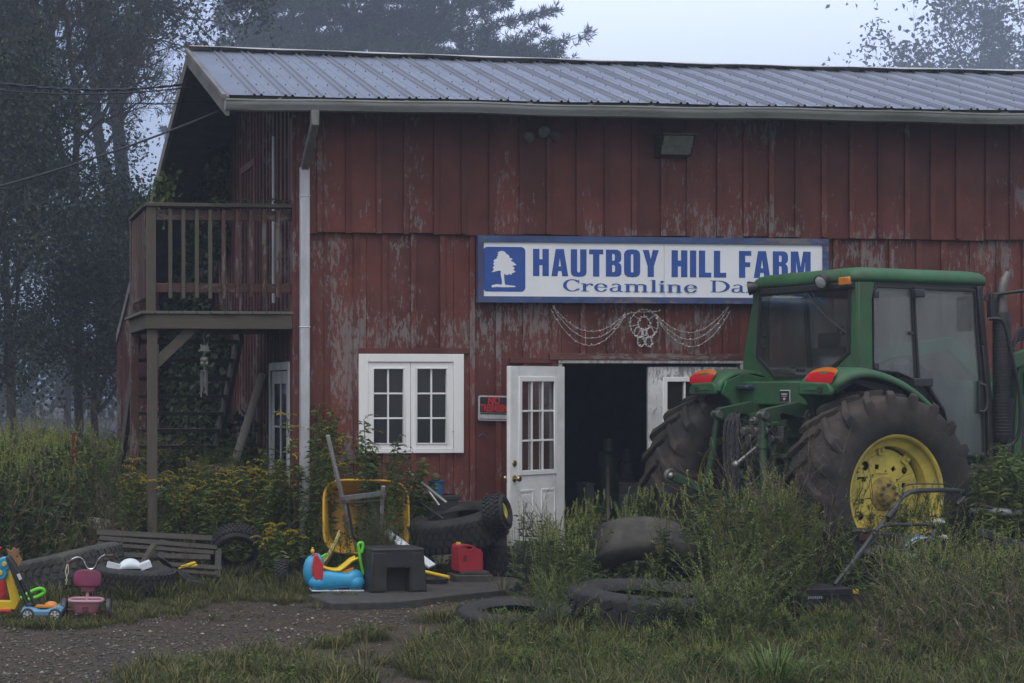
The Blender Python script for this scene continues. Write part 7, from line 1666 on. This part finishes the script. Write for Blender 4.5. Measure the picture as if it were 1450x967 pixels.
zone('grass', K_tuft+K_short, [(60, 990), (170, 950), (230, 936), (400, 914), (520, 892), (640, 868), (760, 842), (1480, 850), (1480, 1010), (60, 1010)], 4600, .5, 1.15, GM, 'rough green grass filling the near right corner', 'grass')
zone('long_grass', K_long, [(560, 935), (760, 880), (1480, 870), (1480, 1010), (420, 1010)], 420, .5, 1.0, GM, 'longer arching grass among the near weeds', 'grass')
zone('verge_grass', K_short+K_tuft[:2], [(-60, 866), (-60, 897), (160, 884), (430, 862), (530, 846), (440, 832), (200, 842)], 1700, .35, .75, [G_grass, G_grass2], 'short yellowing grass on the verge behind the track', 'grass')
zone('under_grass', K_long, [(-80, 862), (430, 842), (440, 800), (1480, 806), (1480, 880), (720, 850), (700, 830), (430, 815), (430, 700), (-80, 700)], 1300, .5, .85, GM, 'dark grass under the weeds along the barn', 'grass', avoid=True)
r_ = rng
zone('ground_weeds', K_sprig, [(240, 945), (640, 872), (760, 848), (1480, 860), (1480, 1000), (240, 1000)], 260, .4, .9, [G_stem, G_leafm], 'small broad leaved weeds in the near grass')
zone('near_weeds', K_low, [(620, 905), (760, 880), (1480, 900), (1480, 985), (760, 975)], 60, .28, .6, [G_stem, G_leafd, G_spike], 'low seedling weeds in the near right grass')
zone('dead_grass', K_short, [(240, 965), (640, 880), (1480, 880), (1480, 1000), (240, 1000)], 420, .3, .9, [G_brown, G_grass2, G_brown], 'brown dead grass patches among the near grass', 'grass')
MR = [G_stem, G_leafd, G_spike]; MD = [G_brown, G_brown, G_brown]; MH = [G_stem, G_leafm, G_ygr]; ML = [G_stem, G_leafd]; MGg = [G_stem, G_leafm, G_ygr]
# left bank
LB = [(-60, 838), (120, 828), (300, 812), (400, 806), (425, 770), (330, 740), (180, 722), (-60, 722)]
zone('left_weeds', K_rag, [(-60, 832), (40, 820), (110, 796), (130, 715), (-60, 715)], 130, 1.0, 1.45, MR, 'tall dark ragweed covering the bank at the left')
zone('left_dry_weeds', K_dry, [(-60, 836), (60, 815), (130, 785), (250, 775), (250, 715), (-60, 715)], 60, .9, 1.45, MD, 'tall dry brown stalks on the left bank')
zone('left_goldenrod_leaves', K_goldg, [(-60, 815), (170, 785), (300, 775), (300, 715), (-60, 715)], 130, .7, 1.05, MGg, 'green goldenrod stems not yet in bloom on the left bank')
zone('bank_leaves', K_leaf, [(-60, 800), (300, 795), (430, 800), (430, 770), (180, 745), (-60, 745)], 300, .7, 1.4, ML, 'low broad leaved weeds around the pallet and tyres')
zone('pallet_back_weeds', K_goldg+K_leaf, [(110, 800), (290, 796), (290, 770), (110, 770)], 90, .5, .85, MGg, 'green weeds crowding behind the wooden pallet')
zone('corner_bush', K_goldg+K_leaf, [(280, 790), (424, 800), (428, 765), (260, 755)], 200, .6, 1.1, MGg, 'leafy green bush of weeds at the barn corner')
zone('corner_reddish_weeds', K_dry, [(380, 812), (440, 812), (436, 785), (390, 785)], 16, .7, 1.0, MD, 'dry reddish stalks in front of the downspout')
zone('post_foot_weeds', K_goldg+K_dry+K_leaf, [(150, 812), (300, 808), (300, 796), (150, 800)], 60, .45, .9, [G_stem, G_leafm, G_brown], 'tangled weeds between the pallet and the balcony post')
# along the wall
zone('barrow_weeds', K_horse+K_dry, [(482, 834), (556, 834), (556, 823), (482, 823)], 44, .45, .74, [G_stem, G_leafd, G_brown], 'dark weeds grown up through the wheelbarrow', avoid=False)
zone('wall_weeds', K_leaf+K_horse, [(430, 822), (700, 818), (716, 808), (430, 810)], 80, .3, .62, [G_stem, G_leafd, G_leafm], 'low weeds along the foot of the wall')
zone('door_weeds', K_dry+K_horse, [(722, 830), (790, 832), (790, 818), (722, 818)], 16, .5, .78, [G_brown, G_leafd, G_brown], 'thin dry weeds standing before the open white door')
# middle
zone('middle_ragweed', K_rag, [(752, 846), (870, 848), (1010, 846), (1030, 818), (900, 812), (770, 816)], 66, .45, .95, MR, 'ragweed with upright green spikes before the doorway')
zone('middle_dark_weeds', K_leaf+K_rag, [(735, 868), (850, 875), (860, 835), (745, 838)], 60, .5, .75, ML+[G_spike], 'dark leafy weeds left of the tractor tyre on the ground')
zone('middle_dry', K_dry, [(990, 900), (1100, 900), (1100, 850), (1000, 860)], 10, .4, .62, MD, 'dry brown weeds around the big flat tyre')
zone('front_ragweed', K_rag+K_horse, [(790, 905), (1100, 915), (1100, 890), (800, 888)], 24, .30, .5, MR, 'low ragweed before the big flat tyre')
# right mass
zone('right_ragweed', K_rag, [(1010, 875), (1110, 872), (1180, 850), (1480, 846), (1480, 818), (1400, 812), (1000, 832)], 125, .45, 1.15, MR, 'tall ragweed in front of the tractor wheels')
zone('right_dry', K_dry, [(1010, 890), (1100, 890), (1190, 850), (1480, 845), (1480, 820), (1020, 835)], 26, .75, 1.1, MD, 'dry brown weeds mixed through the tall ragweed')
zone('right_horseweed', K_horse, [(1010, 890), (1115, 890), (1190, 850), (1480, 845), (1480, 825), (1020, 845)], 70, .7, 1.0, MH, 'pale green horseweed stems among the ragweed')
zone('right_leafy_stems', K_goldg, [(1000, 870), (1110, 870), (1190, 848), (1480, 845), (1480, 825), (1020, 840)], 34, .5, .85, MGg, 'leafy goldenrod stems without bloom among the ragweed')
zone('tall_dry_stalks', [plant_dry(200+i, 1.1) for i in range(3)], [(1040, 880), (1110, 880), (1190, 846), (1300, 842), (1300, 825), (1030, 835)], 14, .85, 1.1, MD, 'tall thin dry stalks standing over the ragweed')
zone('pallet_front_weeds', K_dry+K_sprig, [(135, 834), (300, 830), (300, 820), (135, 822)], 18, .25, .6, [G_brown, G_leafm, G_brown], 'thin stalks in front of the wooden pallet')
zone('tyre_grass', K_long+K_sprig, [(660, 900), (800, 905), (810, 885), (650, 880)], 46, .5, .9, [G_grass, G_leafm], 'grass growing round the half sunk tyre', 'grass')
zone('mower_weeds', K_rag+K_rag+K_dry[:1]+K_horse, [(1235, 905), (1480, 915), (1480, 862), (1260, 872)], 80, .35, .70, [G_stem, G_leafd, G_spike], 'weeds closing around the mowers')
zone('mower_front_weeds', K_rag+K_leaf+K_dry[:1], [(1090, 930), (1480, 945), (1480, 905), (1100, 905)], 60, .2, .40, [G_stem, G_leafd, G_leafm], 'knee high weeds before the black mower')
zone('right_corner_brown', K_dry, [(1250, 960), (1480, 965), (1480, 900), (1290, 905)], 26, .45, .7, [G_brown]*3, 'reddish brown weeds in the right corner')
zone('mower_grass', K_long+K_low, [(1105, 905), (1230, 905), (1230, 893), (1105, 893)], 22, .35, .6, [G_grass, G_leafd, G_spike], 'grass hiding the wheels of the black mower', 'grass')
K_wisp = [plant_wisp(300+i, .75) for i in range(6)]; K_wispd = [plant_wisp(320+i, .75) for i in range(3)]
zone('tangled_weeds', K_wisp, [(1242, 925), (1480, 925), (1480, 850), (1246, 864)], 120, .5, 1.1, MR, 'tangle of tall thin stalks right of the black mower')
zone('tangled_stalks', K_wisp, [(1000, 912), (1100, 915), (1100, 855), (1010, 850)], 62, .5, 1.2, MR, 'tangle of tall thin stalks left of the black mower')
zone('door_side_stalks', K_wisp, [(760, 895), (850, 898), (850, 862), (770, 862)], 34, .4, .8, MR, 'thin stalks between the flat tyres')
zone('low_tangle', K_wisp, [(640, 950), (800, 905), (1480, 925), (1480, 985), (640, 985)], 170, .2, .48, [G_stem, G_leafm, G_spike], 'thin low stalks rising from the near right grass')
zone('wheel_front_weeds', K_wisp, [(1000, 868), (1480, 845), (1480, 825), (1000, 838)], 90, .8, 1.35, [G_stem, G_leafm, G_spike], 'tall bright thin stalks before the tractor wheels')
zone('brown_tangle', K_wispd, [(1246, 945), (1480, 945), (1480, 840), (1240, 850)], 50, .5, 1.05, [G_brown]*3, 'dead thin stalks through the right foreground')
zone('post_bush', [plant_goldenrod(160+i, 1.2, 1.6, 2) for i in range(3)]+K_goldg, [(150, 806), (420, 810), (420, 798), (150, 798)], 80, .5, .92, [G_stem, G_leafm, G_gold], 'bushy weeds with yellow flower tips from the balcony post to the barn corner')
zone('corner_wisps', K_wisp, [(250, 806), (425, 812), (428, 796), (250, 790)], 46, .6, 1.35, [G_stem, G_leafm, G_ygr], 'thin green stalks before the side door and downspout')
zone('bank_wisps', K_wisp, [(-60, 826), (110, 812), (300, 800), (300, 740), (-60, 730)], 120, .9, 1.6, [G_stem, G_leafm, G_spike], 'tall thin stalks over the left bank')
zone('bank_brown_wisps', K_wispd, [(-60, 832), (110, 816), (300, 806), (420, 806), (420, 780), (-60, 740)], 90, .7, 1.5, [G_brown]*3, 'dead thin stalks over the left bank')
# single plants that stand out
def single(packfn, args, name, label, px, y, s, mats, cat='weed', group=None, rz=0):
    V, F4, F3, m4, m3 = packfn(*args); p = PG(px, y); o = mesh_np(name, V*s, F4, F3, m4, m3, mats); o.location = (p.x, p.y, gz(p.x, p.y)); o.rotation_euler = (0, 0, rz); return tag(o, label, cat, group)
MGY = [G_stem, G_leafm, G_gold]
single(clump, (plant_goldenrod, 101, 6, .22, 1.6, .9, 2), 'goldenrod', 'tall goldenrod before the corner downspout, drooping left', 447, 812, 1, [G_stem, G_leafm, G_ygr], 'goldenrod')
single(clump, (plant_goldenrod, 102, 6, .22, 1.62, 1.3, 2), 'goldenrod', 'tall yellowish goldenrod between the downspout and window', 484, 812, 1, MGY, 'goldenrod')
single(clump, (plant_goldenrod, 103, 9, .26, 1.5, .9, 2), 'goldenrod', 'leafy goldenrod growing across the left window sash', 546, 814, 1, [G_stem, G_leafm, G_brown], 'goldenrod')
single(clump, (plant_goldenrod, 104, 6, .22, 1.25, .9, 2), 'goldenrod', 'shorter goldenrod just left of the window plant', 520, 812, 1, [G_stem, G_leafm, G_ygr], 'goldenrod')
single(clump, (plant_goldenrod, 105, 6, .22, 1.15, .6, 2), 'goldenrod', 'drooping goldenrod under the right half of the window', 578, 812, 1, [G_stem, G_leafm, G_ygr], 'goldenrod')
single(clump, (plant_goldenrod, 106, 3, .22, .95, 3.0, 2), 'goldenrod', 'blooming yellow goldenrod below the balcony post', 236, 792, 1, MGY, 'goldenrod')
single(clump, (plant_goldenrod, 107, 6, .22, 1.28, 1.0, 2), 'goldenrod', 'yellow green goldenrod rising under the balcony opening', 318, 806, 1, [G_stem, G_leafm, G_ygr], 'goldenrod')
single(clump, (plant_goldenrod, 108, 6, .22, 1.2, 1.6, 2), 'goldenrod', 'yellow topped goldenrod just left of the downspout foot', 352, 806, 1, [G_stem, G_leafm, G_ygr], 'goldenrod')
single(clump, (plant_goldenrod, 109, 3, .22, .55, 3.0, 2), 'goldenrod', 'small blooming goldenrod right of the upright tyre', 398, 822, 1, MGY, 'goldenrod')
single(plant_horseweed, (110, .60), 'horseweed', 'single bright green weed before the big flat tyre', 930, 900, 1.1, [G_stem, G_leafm, G_ygr], 'weed')
single(plant_horseweed, (111, 1.0), 'horseweed', 'tall pale green weed before the tractor hitch', 1076, 868, 1.18, [G_stem, G_leafm, G_spike], 'weed')
single(plant_horseweed, (112, 1.0), 'horseweed', 'yellowish weed just left of the black mower', 1103, 902, .78, [G_stem, G_ygr, G_ygr], 'weed')
for i, (x, y, s) in enumerate(((1392, 866, 1.2), (1412, 862, 1.25), (1432, 866, 1.2), (1447, 862, 1.3), (1400, 858, 1.1))):
    pass
zone('right_goldenrod_clump', [plant_goldenrod(130+i, 1.2, .9, 2) for i in range(3)], [(1388, 856), (1470, 854), (1470, 834), (1388, 836)], 26, .95, 1.12, [G_stem, G_leafm, G_leafm], 'feathery green clump right of the tractor wheel')
single(plant_tuft, (140, 170, .42, .12, .005, .9), 'grass_clump', 'bright green arching grass clump at the bottom edge', 1098, 975, 1, [leafmat('bright_blade', (.07, .13, .03), (.14, .22, .06)), G_grass], 'grass')
# fuzzy tall grasses before the mowers, queen anne's lace heads
def lace(px, y, zt_, label, Y):
    p = PY(px, y, Y); r = np.random.default_rng(int(px)); h = p.z; g = VG(); top = np.array([0, 0, h-.04]); g.tubes([[0, 0, 0]], [top], .003, .002, 0)
    P = []
    for i in range(22): a = r.uniform(0, 6.28); rr_ = r.uniform(0, .05); q = np.array([math.cos(a)*rr_, math.sin(a)*rr_, h+.008*r.uniform()-rr_*.25]); g.tubes([top], [q], .0008, .0006, 0); P += [q+r.normal(0, .006, 3) for _ in range(14)]
    P = np.array(P); g.leaves(P, r.normal(0, 1, P.shape), .010, .010, 1, r); o = g.build('lace_flower', [G_stem, G_white]); o.location = (p.x, Y, 0); tag(o, label, 'flower')
lace(1330, 737, 0, 'white lace flower head just above the metal fender', 12.75); lace(1338, 760, 0, 'white lace flower head at the right end of the metal fender', 12.7); lace(1287, 785, 0, 'small lace flower left of the metal fender wheel', 12.5); lace(1368, 816, 0, 'dull lace flower low in the weeds right of the mowers', 12.3)
g = VG(); r = np.random.default_rng(5)
for (px, y) in ((972, 846), (984, 848), (990, 849), (958, 862), (950, 866), (945, 864), (936, 878), (931, 868), (940, 876), (957, 863), (966, 845)):
    p = np.array(PY(px, y, 12.35)); g.tubes([[p[0]+r.normal(0, .03), p[1], 0]], [p], .002, .0015, 0); P = p+r.normal(0, .006, (12, 3)); g.leaves(P, r.normal(0, 1, P.shape), .012, .010, 1, r)
tag(g.build('small_white_flowers', [G_stem, G_white]), 'scatter of tiny white daisies before the big flat tyre', 'flowers', kind='stuff')
# ivy on the gable and under the stairs
M_ivy = leafmat('ivy_leaf', (.010, .020, .009), (.028, .048, .018), trans=.1)
g = VG(); r = np.random.default_rng(77); N = 15000; Y_ = r.uniform(19.6, 25.9, N); Z_ = r.uniform(.2, 1, N)*(5.4-(Y_-18)*.33); keep = (vnoise(Y_, Z_, 1.3, 9)+.5*vnoise(Y_, Z_, 4, 10) > -.35); Y_, Z_ = Y_[keep], Z_[keep]; X_ = XC-.03-abs(r.normal(0, .10, len(Y_)))
P = np.stack([X_, Y_, Z_], 1); D = r.normal(0, .7, P.shape); D[:, 0] -= .5; D[:, 2] -= .5; g.leaves(P, D, r.uniform(.07, .12, len(P)), .07, 0, r); tag(g.build('ivy', [M_ivy]), 'dark ivy climbing the gable wall behind the balcony', 'ivy')
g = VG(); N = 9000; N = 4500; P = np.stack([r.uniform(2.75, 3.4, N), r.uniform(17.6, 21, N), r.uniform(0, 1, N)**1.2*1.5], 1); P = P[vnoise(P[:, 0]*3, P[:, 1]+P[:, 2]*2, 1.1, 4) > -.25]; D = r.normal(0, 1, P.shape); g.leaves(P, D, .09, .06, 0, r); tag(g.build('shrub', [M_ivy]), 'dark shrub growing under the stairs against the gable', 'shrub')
# ivy sprigs along the rail and at the rear eave
g = VG(); n = 260; P = np.stack([r.uniform(1.82, 3.3, n), np.full(n, YW-.03)+r.normal(0, .03, n), 3.645+abs(r.normal(0, .02, n))], 1); keep = vnoise(P[:, 0], P[:, 0]*0, 3.0, 6) > .05; g.leaves(P[keep], r.normal(0, .6, P[keep].shape)+[0, 0, .3], .03, .02, 0, r)
P = np.stack([1.84+r.normal(0, .03, n), r.uniform(YW, YW+1.4, n), 3.65+abs(r.normal(0, .02, n))], 1); g.leaves(P, r.normal(0, .6, P.shape)+[0, 0, .3], .03, .02, 0, r)
tag(g.build('vine', [M_ivy]), 'thin vine creeping along the top rail of the balcony', 'vine')
p = PX(233, 268, 2.55); g = VG(); n = 70; Q = np.array(p)+r.normal(0, .16, (n, 3))*[.6, .6, 1]; g.leaves(Q, r.normal(0, 1, Q.shape), .10, .07, 1, r); g.tubes([np.array(p)+[0, 0, -.5]], [np.array(p)+[0, 0, .25]], .012, .006, 0); tag(g.build('vine_sprig', [G_stem, G_leafm]), 'pale green vine sprig sticking out beside the rear roof edge', 'vine')
